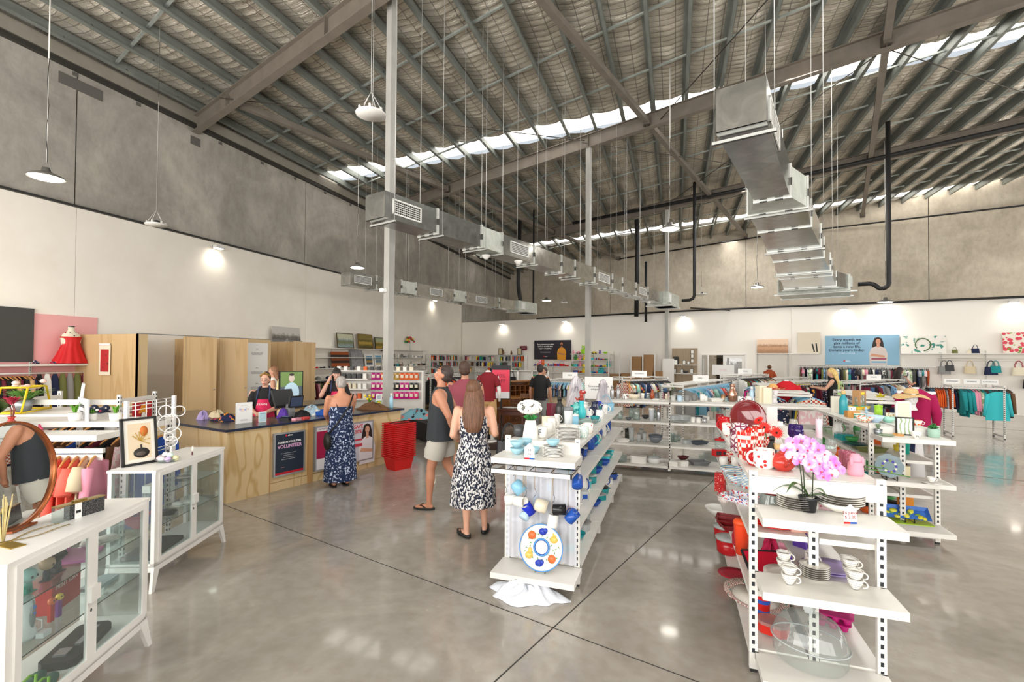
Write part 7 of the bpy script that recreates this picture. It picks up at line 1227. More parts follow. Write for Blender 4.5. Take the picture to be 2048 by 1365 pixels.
def pc(p, w_, h_): rc(p, '#cfd0da', -w_/2, w_/2, .012, h_-.012, 'paper'); tx_(p, 'SAVE\n50%', .085, '#d03a3a', -.1, h_-.12, b=.002); figure_flat(p, .09, .12, .5, '#2e1c18', '#d9a487', '#e9e6ea'); rc(p, '#c83a4a', -.17, -.02, .25, .3, 'price_band', -.0125); rc(p, '#c83a4a', -.17, -.02, .35, .38, 'price_band', -.0125)
poster(.64, 1.13, .2, .81, 'dark framed poster reading DONATE YOUR TIME VOLUNTEER', pa); poster(1.31, 1.95, .15, .83, 'crimson framed poster half hidden by the woman in the blue dress', pb); poster(2.02, 2.47, .15, .81, 'pale framed poster of a smiling dark-haired woman', pc)
def signholder(s, b, w_, h_, label, fn, rz=0.):
    p = T('sign_holder', label, 'sign', CP_(s, b), CRZ+rz); MB().m(C('#f3f2f0', .4)).box(-w_/2, w_/2, -.004, .004, 0, h_).build('sheet', p); MB().m(GL).box(-w_/2, w_/2, -.0, .05, 0, .004).build('foot', p); fn(p, w_, h_)
def s1(p, w_, h_):
    for k, (ch, c_) in enumerate(zip('Google', ('#4285f4', '#ea4335', '#fbbc05', '#4285f4', '#34a853', '#ea4335'))): tx_(p, ch, .036, c_, -.055+.0215*k, h_*.68, y=-.006)
    tx_(p, 'Leave us a review', .012, '#8a8a8a', 0, h_*.87, y=-.006); tx_(p, '* * * * *', .026, '#e6a03a', 0, h_*.57, y=-.006); tx_(p, 'Scan to share your\nexperience in store', .012, '#8a8a8a', 0, h_*.15, y=-.006)
signholder(.46, .42, .22, .29, 'white counter sign with the word Google in coloured letters', s1, -.15); signholder(.66, .3, .11, .15, 'small pale blue counter sign beside the card machine', lambda p, w_, h_: (rc(p, '#bfe0ea', -w_/2+.008, w_/2-.008, .01, h_-.01, 'print', -.005), tx_(p, 'Round up', .018, '#2a5a78', 0, h_*.82, y=-.007), tx_(p, 'your total', .012, '#c83a4a', 0, h_*.4, y=-.007)), -.1)
signholder(3.08, .5, .15, .24, 'green and white Amazon-style counter sign with a sunflower'.replace('Amazon-style ', ''), lambda p, w_, h_: (tx_(p, 'Autism\nAware', .036, '#3a6a8a', 0, h_*.78, y=-.006), rc(p, '#3aa05a', -w_/2+.01, w_/2-.01, .01, .12, 'print', -.006), MB().m(C('#e8c42a')).prism([(.045*cos(a*pi/10)*(1+.2*(a % 2)), .065+.045*sin(a*pi/10)*(1+.2*(a % 2))) for a in range(20)], -.008, -.007).m(C('#3a2418')).prism([(.02*cos(a*pi/8), .065+.02*sin(a*pi/8)) for a in range(16)], -.009, -.0085).build('sunflower', p)))
t = T('till', 'black touch-screen till with a customer display facing the shop', 'till', CP_(1.22, .5), CRZ+.15); MB().m(C('#a9abad', .3, .6)).prism([(-.07, 0), (.07, 0), (.05, .2), (-.02, .2)], -.05, .05, 'y').build('stand', t); mb = MB().m(C('#17181a', .4)); mb.T = Matrix.Translation((0, .08, .2)) @ Matrix.Rotation(-.35, 4, 'X'); mb.box(-.19, .19, 0, .035, -.05, .24); mb.build('main_screen', t); mb = MB().m(C('#17181a', .4)); mb.T = Matrix.Translation((.06, -.07, .15)) @ Matrix.Rotation(.15, 4, 'X'); mb.box(-.13, .13, 0, .03, 0, .18); d = mb.build('customer_screen', t)
mb = MB().m(mat('dim_screen', '#3a465c', .2, em=.35)); mb.T = Matrix.Translation((.06, -.072, .15)) @ Matrix.Rotation(.15, 4, 'X'); mb.box(-.115, .115, -.002, 0, .02, .165); mb.build('display', d)
t = T('card_reader', 'black card reader in front of the till', 'card reader', CP_(1.0, .27), CRZ+.3); mb = MB().m(C('#1d1e22', .4)).prism([(-.05, 0), (.05, 0), (.05, .05), (-.05, .03)], -.09, .07, 'x' if 0 else 'y').build('base', t); MB().m(C('#5a6a88', .3)).box(-.035, .035, -.07, .03, .045, .055).build('screen', t)
for k, (s, c_, l) in enumerate(((1.06, 'pink', 'small pink flyer stack before the till'), (1.2, 'coral', 'small red flyer stack before the till'))): put('box', CP_(s+.02, .12), [C({'pink': '#e8a0b0', 'coral': '#d84a4a'}[c_], .6)], '', '', label=l, sc=(.9, .8, .35), rz=CRZ+.2)
t = heap('garment_pile', CP_(.5, .95), .2, .17, .07, PRT[5][1], 'pile of orange and blue printed clothes at the left end of the counter', 'clothes', 3); heap('garment_pile', CP_(.42, 1.05, 1.0), .12, .1, .07, cl('beige'), 'beige garment lying on the left pile of clothes', 'clothes', 5); heap('garment_pile', CP_(.35, 1.3), .09, .08, .09, cl('lilac'), 'lilac soft bundle behind the left pile of clothes', 'clothes', 6)
heap('garment_pile', CP_(1.75, .35), .17, .16, .06, cl('blue'), 'blue garment on the counter in front of the older woman', 'clothes', 7); heap('garment_pile', CP_(1.62, .5), .2, .16, .11, patt('pale_floral_cloth', '#a9c4d4', '#e9ded0', 'voronoi', 20, .35, .85, '#d8745a'), 'pale blue flowered garment beside the till', 'clothes', 8); heap('garment_pile', CP_(2.05, .48), .14, .12, .11, patt('red_brown_cloth', '#a8402e', '#d8a060', 'noise', 20, .5, .85), 'red-brown patterned garment before the dark-haired worker', 'clothes', 9)
heap('garment_pile', CP_(2.75, .28), .32, .17, .09, cl('brown'), 'crumpled grey-brown garment at the right end of the counter', 'clothes', 10); heap('garment_pile', CP_(1.38, .42), .12, .14, .07, cl('black'), 'black and gold bundle right of the till', 'clothes', 12); heap('garment_pile', CP_(1.14, .52), .11, .07, .1, cl('purple'), 'purple bundle under the till screen', 'clothes', 13)
put('bottle', CP_(3.1, .2), [C('#a6d4ea', .3), WHT], '', '', label='pale blue spray bottle at the right end of the counter', sc=(1., .8, 1.15)); t = put('pot', CP_(2.9, .55), [cm('green'), C('#5a8a3a', .7)], '', '', label='pot of yellow daffodils on the counter', sc=1.3); mb = MB().m(C('#f0d21e', .6)); [mb._ell((rd.uniform(-.05, .05), rd.uniform(-.05, .05), rd.uniform(.12, .17)), .014, 8, 6) for _ in range(10)]; mb.build('blossoms', t)
t = T('display_screen', 'black portrait screen showing a man before greenery, over the counter', 'screen', CP_(2.3, 2.02, 1.2), CRZ-.35+.2); MB().m(C('#141414', .3)).box(-.23, .23, 0, .04, -.28, .42).build('case', t); MB().m(C('#141414', .3)).box(-.03, .03, .01, .03, -1.2, -.28).box(-.2, .2, -.1, .15, -1.2, -1.18).build('stand', t)
MB().m(mat('screen_green', '#6f8a4e', .4, em=.5)).box(-.21, .21, -.003, 0, .12, .4).m(mat('screen_grey', '#55606a', .4, em=.5)).box(-.21, .21, -.003, 0, -.26, .12).build('picture', t)
for c_, x, z, rx, rz_ in (('#cdbab0', 0, .28, .055, .075), ('#3a2e2a', 0, .35, .05, .025), ('#b9d4e4', 0, 0, .15, .2)): mb = MB().m(mat('screen_'+c_[1:], c_, .4, em=.5)); mb.T = Matrix.Translation((x, -.005-.001*(c_ == '#3a2e2a'), z)) @ Matrix.Rotation(pi/2, 4, 'X'); mb.lathe([(0, 0), (1, 0)], 20, sx=rx, sy=rz_); mb.build('shown_shape', t)
# red shopping baskets
for k in range(19):
    t = T('shopping_basket', '', 'basket', (-4.46, 7.16, .0+.031*k), CRZ-.15, 'stacked red shopping baskets'); ul(t, 'red plastic shopping basket', 'in the stack beside the counter', 'the floor')
    b0, b1 = (.16, .12), (.22, .165); v = lambda f, z: [(-f[0], -f[1], z), (f[0], -f[1], z), (f[0], f[1], z), (-f[0], f[1], z)]
    MB().m(C('#c81c1a', .4)).add(v(b0, .0)+v((.205, .15), .205)+v((.228, .173), .205)+v((.228, .173), .222)+v((.2, .145), .222)+v((.15, .11), .01), [(3, 2, 1, 0)]+[(a*4+i, a*4+(i+1) % 4, a*4+4+(i+1) % 4, a*4+4+i) for a in range(5) for i in range(4)]+[(20, 21, 22, 23)], False).build('basket', t)
    if k > 16: MB().m(BLK).tube([(-.2, -.05+.06*(k-17), .22), (-.19, -.12, .26), (.19, -.12, .26), (.2, -.05, .22)], .008, 6).build('handle', t)
# ================================================================ PEOPLE
def loft(mb, rings, n=36, fold=0., nf=9, ph=0.):
    """rings: (z, rx, ry[, cx, cy]) from bottom to top"""
    R = [tuple(r)+(0, 0)[:5-len(r)] if len(r) < 5 else r for r in rings]; m = len(R)-1
    def fn(u, v):
        k = min(int(v*m*.99999), m-1); w = v*m-k; w = w*w*(3-2*w) if 0 else w; q = [R[k][i]*(1-w)+R[k+1][i]*w for i in range(5)]; a = 2*pi*u; f = 1+fold*(1-v)*sin(nf*a+ph+2*v)+fold*.5*(1-v)*sin((nf*2+1)*a)
        return (q[3]+q[1]*f*cos(a), q[4]+q[2]*f*sin(a), q[0])
    return mb.sheet(fn, n, m*3, wrap=True)
def remesh(o, v, it=6):
    r = o.modifiers.new('merge', 'REMESH'); r.mode = 'VOXEL'; r.voxel_size = v; r.use_smooth_shade = True; s = o.modifiers.new('soften', 'SMOOTH'); s.iterations = it; s.factor = .5
def person(label, loc, rz, H, skin='#c98f74', hair='#2a1c16', arms=None, legs=None, head=(0, 0), hairstyle='short', group=None, vox=.011, wide=1., build=None):
    """local frame: facing +y, right hand on +x; returned thing carries body, hair, eyes and clothes"""
    t = T('person', label, 'person', loc, rz, group); s = H/1.7; t.scale = (s, s, s); SK = mat('skin_'+skin[1:], skin, .5)
    arms = arms or {}; A = {1: ((.24, -.02, 1.12), (.25, .07, .87)), -1: ((-.24, -.02, 1.12), (-.25, .07, .87))}; A.update(arms); LG = {1: ((.1, .03, .49), (.1, 0, .07), 0), -1: ((-.1, .03, .49), (-.1, 0, .07), 0)}; LG.update(legs or {})
    mb = MB().m(SK); w = wide; loft(mb, [(.8, .001, .001), (.82, .12*w, .1*w), (.9, .165*w, .115*w), (1.02, .145*w, .105*w), (1.12, .145*w, .1*w), (1.28, .17*w, .11*w), (1.38, .17*w, .095), (1.43, .11, .07), (1.47, .055, .052), (1.53, .05, .052), (1.56, .001, .001)], 28)
    for q in (-1, 1):
        e, wr = (Vector(v) for v in A[q]); sh = Vector((q*.175*min(w, 1.12), 0, 1.385)); mb.tube([sh-Vector((q*.05, 0, .0)), sh+(e-sh)*.15, sh+(e-sh)*.5, e], [.052, .056*w, .05*w, .04], 12)._ell(sh, .054, 12, 8)._ell(e, .041, 10, 8); mb.tube([e, e+(wr-e)*.3, e+(wr-e)*.75, wr], [.04, .043, .032, .026], 12)
        d = (wr-e).normalized(); n = Vector((q, 0, 0)); n = (n-d*n.dot(d)); n = n.normalized() if n.length > .2 else Vector((0, 0, 1)).cross(d).normalized(); b = d.cross(n); pc = wr+d*.045; mb._ell(wr, .026, 10, 6); mb.tube([wr, pc+d*.015], [.026, .034], 10)
        for k in range(4): f0 = pc+d*.02+b*(.012*(k-1.5)*1.3); l = (.062, .075, .07, .055)[k]; mb.tube([f0-d*.02, f0+d*l*.5, f0+d*l*.9-n*.018], [.011, .0095, .008], 7)
        mb.tube([wr+d*.02+b*-.025, pc-b*.045-n*.008, pc+d*.03-b*.05-n*.02], [.013, .0105, .009], 7)
        kn, an, ft = LG[q]; kn, an = Vector(kn), Vector(an); hp = Vector((q*.09, 0, .88)); mb.tube([hp, hp+(kn-hp)*.3, hp+(kn-hp)*.75, kn], [.09*w, .088*w, .065, .054], 14)._ell(kn, .055, 12, 8); mb.tube([kn, kn+(an-kn)*.3, kn+(an-kn)*.75, an], [.05, .056, .037, .034], 12)._ell(an, .036, 10, 6)
        fd = Vector((sin(ft+q*.0), cos(ft), 0)); mb._ell(an-fd*.02-Vector((0, 0, .04)), (.032, .036, .03), 10, 6).tube([an-Vector((0, 0, .035))-fd*.02, an+fd*.1-Vector((0, 0, .046)), an+fd*.17-Vector((0, 0, .052))], [.03, .032, .02], 10)
    HM_ = Matrix.Translation((0, .005, 1.5)) @ Matrix.Rotation(head[0], 4, 'Z') @ Matrix.Rotation(head[1], 4, 'X'); mb.T = HM_
    mb._ell((0, .005, .12), (.072, .09, .095), 18, 12)._ell((0, .035, .055), (.05, .058, .052), 14, 8)._ell((0, .1, .088), (.013, .02, .024), 8, 6)._ell((0, .088, .052), (.022, .014, .012), 8, 6)._ell((-.074, -.005, .095), (.012, .02, .03), 8, 6)._ell((.074, -.005, .095), (.012, .02, .03), 8, 6).tube([(0, -.01, -.06), (0, 0, .06)], .05, 12)
    o = mb.build('body', t); remesh(o, vox)
    e = MB().m(C('#f4f0ec', .3)); e.T = HM_
    for q in (-1, 1): e._ell((q*.028, .083, .112), (.013, .008, .008), 8, 6)
    e.m(C('#2a1a14', .3))
    for q in (-1, 1): e._ell((q*.028, .09, .112), (.006, .004, .006), 6, 5).bar((q*.014, .093, .132), (q*.044, .085, .132), .006, .004)
    e.build('eyes', t); l = MB().m(C('#a04a48', .5)); l.T = HM_; l._ell((0, .099, .045), (.024, .006, .006), 10, 6).build('lips', t)
    HC = noisy('hair_'+hair[1:], [(.3, hair), (.7, '#%02x%02x%02x' % tuple(min(255, int(int(hair[i:i+2], 16)*1.5)+12) for i in (1, 3, 5)))], 12, rough=.55, sc3=(6, 6, .6), bump=.5); h = MB().m(HC); h.T = HM_
    h._ell((0, -.022, .14), (.083, .094, .094), 18, 12)._ell((0, -.03, .09), (.078, .078, .07), 16, 10)
    if hairstyle == 'bun': h._ell((0, -.06, .215), (.05, .05, .04))
    if hairstyle == 'fringe': h._ell((0, .05, .17), (.07, .045, .035), 14, 8)._ell((-.07, .01, .07), (.02, .04, .09), 10, 8)._ell((.07, .01, .07), (.02, .04, .09), 10, 8)
    if hairstyle == 'long':
        h.T = None; c = HM_ @ Vector((0, 0, 0)); loft(h, [(1.16, .06, .02, 0, -.125), (1.22, .095, .03, 0, -.13), (1.35, .12, .04, 0, -.115), (1.5, .11, .06, 0, -.07), (1.6, .093, .08, 0, -.035), (1.68, .05, .05, 0, -.02)], 44, .06, 13)
    o = h.build('hair', t)
    if hairstyle != 'long': remesh(o, .012, 3)
    if build: build(t)
    return t
def tshirt(t, m, sl=.5, arms=None, w=1., hem=.86, neck=1.475, fold=.02, nm='shirt', top=True):
    mb = MB().m(m); loft(mb, [(hem, .178*w, .135*w), (1.0, .165*w, .13*w), (1.14, .165*w, .125*w), (1.3, .186*w, .127*w), (1.38, .19*w, .108), (1.43, .135, .082), (neck, .068, .064)], 40, fold)
    for q in (-1, 1):
        e, wr = (Vector(v) for v in (arms or {}).get(q, ((q*.24, -.02, 1.12), (q*.25, .07, .87)))); sh = Vector((q*.15*w, 0, 1.385))
        if sl: a = sh+(e-sh)*min(1, sl*1.6); pts = [sh, sh+(e-sh)*.3, a]+([e+(wr-e)*.9] if sl > .9 else []); mb.tube(pts, [.07, .066*w, .062]+([.042] if sl > .9 else []), 14, cap=False)
    return mb.build(nm, t)
def legtubes(t, m, legs, lo, r0=.1, r1=.085, nm='shorts', w=1.):
    mb = MB().m(m); loft(mb, [(.8, .12*w, .1*w), (.87, .17*w, .125*w), (.99, .165*w, .122*w)], 30)
    for q in (-1, 1):
        kn, an, f = legs.get(q, ((q*.1, .03, .49), (q*.1, 0, .07), 0)); kn, an = Vector(kn), Vector(an); hp = Vector((q*.085, 0, .9)); mb.tube([hp, hp+(kn-hp)*.5, hp+(kn-hp)*min(1, lo)]+([kn+(an-kn)*(lo-1)] if lo > 1 else []), [.1*w, r0*w, r1]+([r1*.8] if lo > 1 else []), 16, cap=False)
    return mb.build(nm, t)
def shoes(t, legs, m, nm='shoe', wedge=0.):
    for q in (-1, 1):
        kn, an, f = legs.get(q, ((0, 0, 0), (q*.1, 0, .07), 0)); mb = MB().m(m); mb.T = Matrix.Translation((an[0], an[1], an[2]-.07)) @ Matrix.Rotation(-f, 4, 'Z'); mb.lathe([(0, 0), (1, 0), (1, .016+wedge), (0, .016+wedge)], 24, c=(0, .06, 0), sx=.045, sy=.135); mb.tube([(0, .13, .02), (.03, .09, .055), (.042, .03, .02)], .007, 6).tube([(0, .13, .02), (-.03, .09, .055), (-.042, .03, .02)], .007, 6); mb.build(nm, t)
# the young woman in the feather print dress
ar = {1: ((.235, -.04, 1.14), (.235, .17, 1.1)), -1: ((-.225, -.03, 1.12), (-.17, .17, 1.05))}; lg = {1: ((.1, .05, .49), (.12, .12, .085), .1), -1: ((-.07, .0, .49), (-.07, -.02, .085), -.6)}
def dress(t):
    m = patt('feather_print', '#131a30', '#dcd8d6', 'noise', 60, .475, .8, None, (1, 1, .6), .02)
    loft(MB().m(m), [(.36, .245, .2), (.6, .235, .185), (.86, .2, .15), (1.0, .165, .125), (1.07, .148, .112), (1.2, .163, .12), (1.32, .165, .115), (1.4, .12, .085), (1.42, .1, .075)], 60, .035, 10).tube([(.075, -.05, 1.4), (.085, 0, 1.45), (.08, .07, 1.38)], .018, 8).tube([(-.075, -.05, 1.4), (-.085, 0, 1.45), (-.08, .07, 1.38)], .018, 8).build('dress', t); shoes(t, lg, BLK, 'sandal', .02)
    MB().m(BLK).tube([(.075, .09, .185+1.5), (.08, .0, .16+1.5), (0, -.07, 1.71), (-.08, .0, 1.66), (-.075, .09, 1.685)], .006, 6)._ell((.035, .085, 1.7), (.03, .012, .018))._ell((-.035, .085, 1.7), (.03, .012, .018)).build('sunglasses', t)
W1 = (-2.02, 4.70, 0); person('woman seen from behind in a navy and white feather print dress', W1, .34, 1.64, '#d9a48a', '#4a3020', ar, lg, (-.15, .1), 'long', build=dress)
b = put('bag', (-1.66, 4.80, .80), [C('#17181b', .45), C('#17181b', .45)], '', '', label='black leather handbag hanging from the elbow of the feather-dress woman', sc=(.95, 1.2, 1.05), rz=.5)
# the man in the tank top
arm_ = {1: ((.25, -.14, 1.13), (.16, -.2, .9)), -1: ((-.25, -.14, 1.13), (-.12, -.2, .9))}; lgm = {-1: ((-.09, .1, .5), (-.08, .12, .08), .1), 1: ((.1, -.06, .5), (.12, -.3, .16), .1)}
def tank(t):
    MB_ = MB().m(C('#2b2f33', .8)); loft(MB_, [(.83, .216, .175), (1.0, .205, .162), (1.15, .192, .15), (1.28, .175, .14), (1.36, .125, .125), (1.43, .1, .09), (1.46, .085, .08)], 44, .02); MB_.build('tank_top', t); legtubes(t, C('#b3aea4', .85), lgm, .72, .115, .115, w=1.12); shoes(t, lgm, C('#1c1a18', .6), 'thong')
    MB().m(C('#16181c', .15))._ell((-.06, .04, 1.705), (.022, .03, .014))._ell((.06, .04, 1.705), (.022, .03, .014)).tube([(-.085, .07, 1.7), (-.092, -.05, 1.66)], .004).tube([(.085, .07, 1.7), (.092, -.05, 1.66)], .004).build('sunglasses', t)
person('man in a charcoal tank top and pale shorts looking up to the left', (-2.80, 5.47, 0), 1.85, 1.78, '#b87f63', '#2a211e', arm_, lgm, (.1, .28), 'short', wide=1.12, build=tank)
# the man in the maroon t-shirt
def mar(t): tshirt(t, C('#8c4450', .9), .5, w=1.12); legtubes(t, C('#8c7a5c', .9), {}, 1.0, .11, .1, w=1.1); shoes(t, {}, BLK)
p = G(928, 972); person('man in a dusty maroon t-shirt, back turned, beyond the couple', (p.x, p.y, 0), .3, 1.82, '#b98368', '#33231b', wide=1.15, build=mar, vox=.014)
# the older woman at the counter
ao = {-1: ((-.2, .13, 1.13), (-.1, .38, 1.02)), 1: ((.2, .12, 1.14), (.1, .36, 1.03))}
def blued(t):
    m = patt('shell_print', '#14264a', '#b9c4dc', 'noise', 34, .425, .8); loft(MB().m(m), [(.09, .255, .2), (.4, .24, .19), (.7, .215, .175), (.9, .2, .15), (1.02, .18, .145), (1.15, .175, .14), (1.25, .18, .135)], 60, .03, 9).build('dress', t)
    MB().m(C('#10182e', .8)).tube([(.1, -.125, 1.22), (.1, -.05, 1.4), (.09, .06, 1.4)], .005).tube([(-.1, -.125, 1.22), (-.1, -.05, 1.4), (-.09, .06, 1.4)], .005).build('straps', t); shoes(t, {}, C('#1c1512', .6), 'sandal', .01)
person('older woman with short grey hair in a long navy shell print dress', (-4.68, 5.93, 0), .98, 1.585, '#c68a6c', '#77716c', ao, {}, (.1, -.28), 'short', wide=1.1, build=blued)
t = T('shoulder_bag', 'black crossbody bag on the back of the woman in the navy dress', 'bag', (-4.68, 5.93, 0), .98); MB().m(C('#17140f', .5)).tube([(.16, -.05, 1.34), (.08, -.135, 1.18), (-.1, -.17, .95), (-.2, -.12, .8)], .011, 6).build('strap', t); MB().m(C('#17140f', .45))._ell((-.225, -.1, .68), (.05, .1, .13), 14, 10).build('body', t)
# the two workers
aw = {1: ((.23, .1, 1.13), (.06, .3, 1.05)), -1: ((-.23, .08, 1.13), (-.05, .3, 1.05))}
def apron(t, arms, w=1.):
    tshirt(t, C('#1c1b1d', .85), .5, arms, w); mb = MB().m(C('#d6285a', .8)); mb.sheet(lambda u, v: ((u-.5)*(.36-.12*max(0, v-.55)*2), (.155*w)-.10*(2*u-1)**2, .55+.73*v), 16, 10); mb.build('apron', t)
    MB().m(C('#3a4262', .8)).tube([(.1, .145, 1.27), (.09, .06, 1.47), (.04, -.06, 1.5)], .014, 6).tube([(-.1, .145, 1.27), (-.09, .06, 1.47), (-.04, -.06, 1.5)], .014, 6).build('apron_straps', t); x = text('salvos', .07, C('#f4e8ec'), t, face((.0, .168*w, 1.2), (-1, 0, 0), (0, 0, 1)), 'logo'); legtubes(t, BLK, {}, 1.9, nm='trousers', w=w)
def w1(t): apron(t, aw, 1.12); MB().m(C('#8a6a30', .7)).tube([(-.08, .03, 1.67), (0, .05, 1.73), (.08, .03, 1.67)], .018, 8).build('headband', t); MB().m(C('#3a2a28', .3)).tube([(.028+.022*cos(a*.6), .097, 1.61+.018*sin(a*.6)) for a in range(10)], .0022, 5, close=True).tube([(-.028+.022*cos(a*.6), .097, 1.61+.018*sin(a*.6)) for a in range(10)], .0022, 5, close=True).build('glasses', t)
person('smiling worker with glasses and a pink apron behind the till', (-6.37, 6.17, 0), -2.6, 1.6, '#d3a088', '#3a2a22', aw, {}, (0, 0), 'bun', wide=1.12, build=w1)
a2 = {1: ((.27, .17, 1.2), (.13, .1, 1.5)), -1: ((-.22, .08, 1.12), (-.06, .3, 1.03))}
person('dark-haired worker with a fringe and pink apron, hand at her ear', (-6.08, 7.56, 0), -2.5, 1.66, '#d2a18c', '#1d1614', a2, {}, (0, -.32), 'fringe', build=lambda t: (apron(t, a2), MB().m(C('#c9a63a', .4)).tube([(.15+.03*cos(a*.7), .12+.03*sin(a*.7), 1.43) for a in range(9)], .008, 6, close=True).build('bracelet', t)))
# shoppers farther off
def plain(c, c2, sl=.5, lo=1.9): return lambda t: (tshirt(t, cl(c), sl), legtubes(t, cl(c2), {}, lo, nm='trousers' if lo > 1 else 'shorts'), shoes(t, {}, BLK))
def at(px, w, label, rz, H, skin, hair, style, bl, arms=None, head=(0, 0)): p = G(px, 700+16+1.9*960/w); return person(label, (p.x, p.y, 0), rz, H, skin, hair, arms, None, head, style, build=bl, vox=.02)
fw = {1: ((.22, .15, 1.16), (.12, .42, 1.2)), -1: ((-.22, .15, 1.16), (-.12, .42, 1.2))}
at(1080, 11.7, 'dark-haired man in a black t-shirt beside the roll-top desk', .1, 1.72, '#c08a70', '#1d1715', 'short', plain('black', 'grey', .5)); at(1010, 15.5, 'man in a white shirt behind the white shelf unit, looking down', 1.2, 1.72, '#8a5f48', '#191412', 'short', plain('white', 'navy', .5), None, (0, -.3)); at(1088, 14, 'woman in a white shirt beyond the man in black', 2.6, 1.6, '#b98a70', '#33261f', 'short', plain('white', 'grey', .5))
t = at(1666, 12.1, 'blonde woman in black, browsing the striped clothes rack', 1.25, 1.66, '#d9a88e', '#b58f58', 'long', lambda t: (tshirt(t, cl('black'), 0, fw, hem=.95), legtubes(t, cl('black'), {}, 1.9, nm='trousers'), shoes(t, {}, BLK)), fw, (.2, -.3)); put('bag', (t.location.x+.12, t.location.y-.22, .72), [C('#b7e08a', .6), C('#b7e08a', .6)], '', '', label='lime green tote bag hanging at the blonde woman', sc=(.9, 1., 1.6), rz=.6)
at(1800, 14.6, 'long dark-haired woman in a grey top by the back wall rack', -1.1, 1.66, '#c08468', '#1e1614', 'long', plain('grey', 'navy', .4), fw, (0, -.1)); at(545, 10.5, 'young woman in a white singlet standing by the fitting rooms', 2.3, 1.66, '#c9957a', '#6a4a34', 'long', plain('white', 'navy', 0)); at(563, 10, 'blonde girl with long hair beside the fitting rooms', .6, 1.5, '#d0a088', '#c0a070', 'long', plain('navy', 'red', .4))
# ================================================================ FURNITURE IN THE MIDDLE
OAK = wood('roll_top_oak', '#7a4a26', '#5c3418', 3, (1, 1, .3), .35, 2.); OAKL = wood('golden_oak', '#a8703a', '#8a5628', 3, (1, 1, .3), .3, 2.)
p = G(1030, 848); t = T('roll_top_desk', 'brown roll-top desk with golden curved sides', 'desk', (p.x, p.y+.3, 0), 1.0)
for s in (-1, 1): MB().m(OAK).box(s*.4-.2, s*.4+.2, -.35, .35, .0, .74).build('pedestal', t); MB().m(OAKL).prism([(-.36, .78), (-.3, .82), (-.2, 1.0), (.05, 1.17), (.36, 1.2), (.36, .78)], s*.62-.012, s*.62+.012, 'x').build('side', t)
for s in (-1, 1):
    for k in range(3): d = MB().m(wood('dark_oak', '#5e3519', '#472610')).box(s*.4-.17, s*.4+.17, -.365, -.35, .1+.21*k, .28+.21*k).build('drawer', t); MB().m(mat('brass', '#a98a3a', .3, .8))._ell((s*.4, -.375, .19+.21*k), (.03, .01, .01)).build('knob', d)
MB().m(OAKL).box(-.64, .64, -.38, .36, .74, .78).build('worktop', t); MB().m(OAKL).box(-.64, .64, .05, .36, 1.19, 1.22).build('top', t); mb = MB().m(OAK).box(-.6, .6, .3, .34, .78, 1.19)
for k in range(7): mb.box(-.6+.19*k, -.58+.19*k, .1, .3, .78, 1.08)
mb.box(-.6, .6, .1, .3, .92, .935).box(-.6, .6, .1, .3, 1.07, 1.085).build('pigeonholes', t)
p = G(1056, 868); t = T('spindle_chair', 'small brown spindle-backed wooden chair before the desk', 'chair', (p.x, p.y, 0), .3); MB().m(OAK).box(-.2, .2, -.2, .2, .43, .46).build('seat', t)
for x in (-.17, .17):
    for y in (-.17, .17): MB().m(OAK).tube([(x, y, 0), (x*.9, y*.9, .43)], .016).build('leg', t)
mb = MB().m(OAK).bar((-.2, .19, .95), (.2, .19, .95), .02, .08); [mb.tube([(x, .18, .46), (x, .19, .92)], .009, 6) for x in (-.17, -.1, -.03, .04, .11, .17)]; mb.build('backrest', t)
p = G(1025, 880); t = T('side_table', 'dark polished wooden table beside the young woman', 'table', (p.x, p.y, 0), .2); MB().m(wood('mahogany', '#5a2a16', '#43200f')).lathe([(0, .7), (.38, .7), (.4, .715), (.38, .73), (0, .73)], 28).box(-.28, .28, -.28, .28, .6, .7).build('tabletop', t)
for x in (-.26, .26):
    for y in (-.26, .26): MB().m(MATS['mahogany']).box(x-.02, x+.02, y-.02, y+.02, 0, .6).build('leg', t)
put('platter', (p.x-.05, p.y, .731), [WHT], '', '', label='white oval dish on the dark round table', sc=(1., .8, .6)); heap('cushion_pile', (p.x-.75, p.y-.25, .45), .2, .18, .28, PRT[6][1] if 0 else patt('teal_pink_cloth', '#8fd0cc', '#d86a9a', 'voronoi', 14, .4, .85, '#1f3a4a'), 'teal and pink flowered cushion behind the young woman', 'cushion', 21)
put('box', (p.x-.75, p.y-.25, .0), [C('#2c2a2a', .8)], '', '', label='dark upholstered stool under the flowered cushion', sc=(3, 3.6, 5.6), name='stool', cat='stool')
p = G(1098, 862); t = T('armchair', 'cream rolled-arm armchair behind the coffee machine', 'armchair', (p.x, p.y, 0), -.5); UP = C('#cbb99c', .9); MB().m(UP)._ell((0, 0, .25), (.38, .38, .22), 16, 10).build('seat', t); MB().m(UP)._ell((0, .3, .55), (.42, .16, .36), 16, 10).build('backrest', t); [MB().m(UP).tube([(s*.38, -.35, .5), (s*.38, .3, .55)], .12, 12)._ell((s*.38, -.02, .28), (.1, .36, .26)).build('armrest', t) for s in (-1, 1)]
A_, B_ = G(806, 868), G(870, 893); p = (A_+B_)/2; r_ = math.atan2(B_.y-A_.y, B_.x-A_.x); t = T('day_bed', 'low bed with a black cover behind the tank top man', 'bed', A_, r_); MB().m(C('#232222', .9)).box(0, 2.0, 0, 1.4, .03, .42).box(.05, 1.95, .05, 1.35, 0, .03).build('base', t)
for k, (a, b, c_, l) in enumerate(((-.5, .1, 'yellow', 'yellow cushion on the black bed'), (-.35, .3, 'purple', 'purple cushion behind the yellow one'))): put('pouch', (p.x+.1, p.y+.75+.3*k, .42), [cl(c_), cl(c_)], '', '', label=l, sc=(2.6, 5, 2.2), rz=1., name='cushion', cat='cushion')
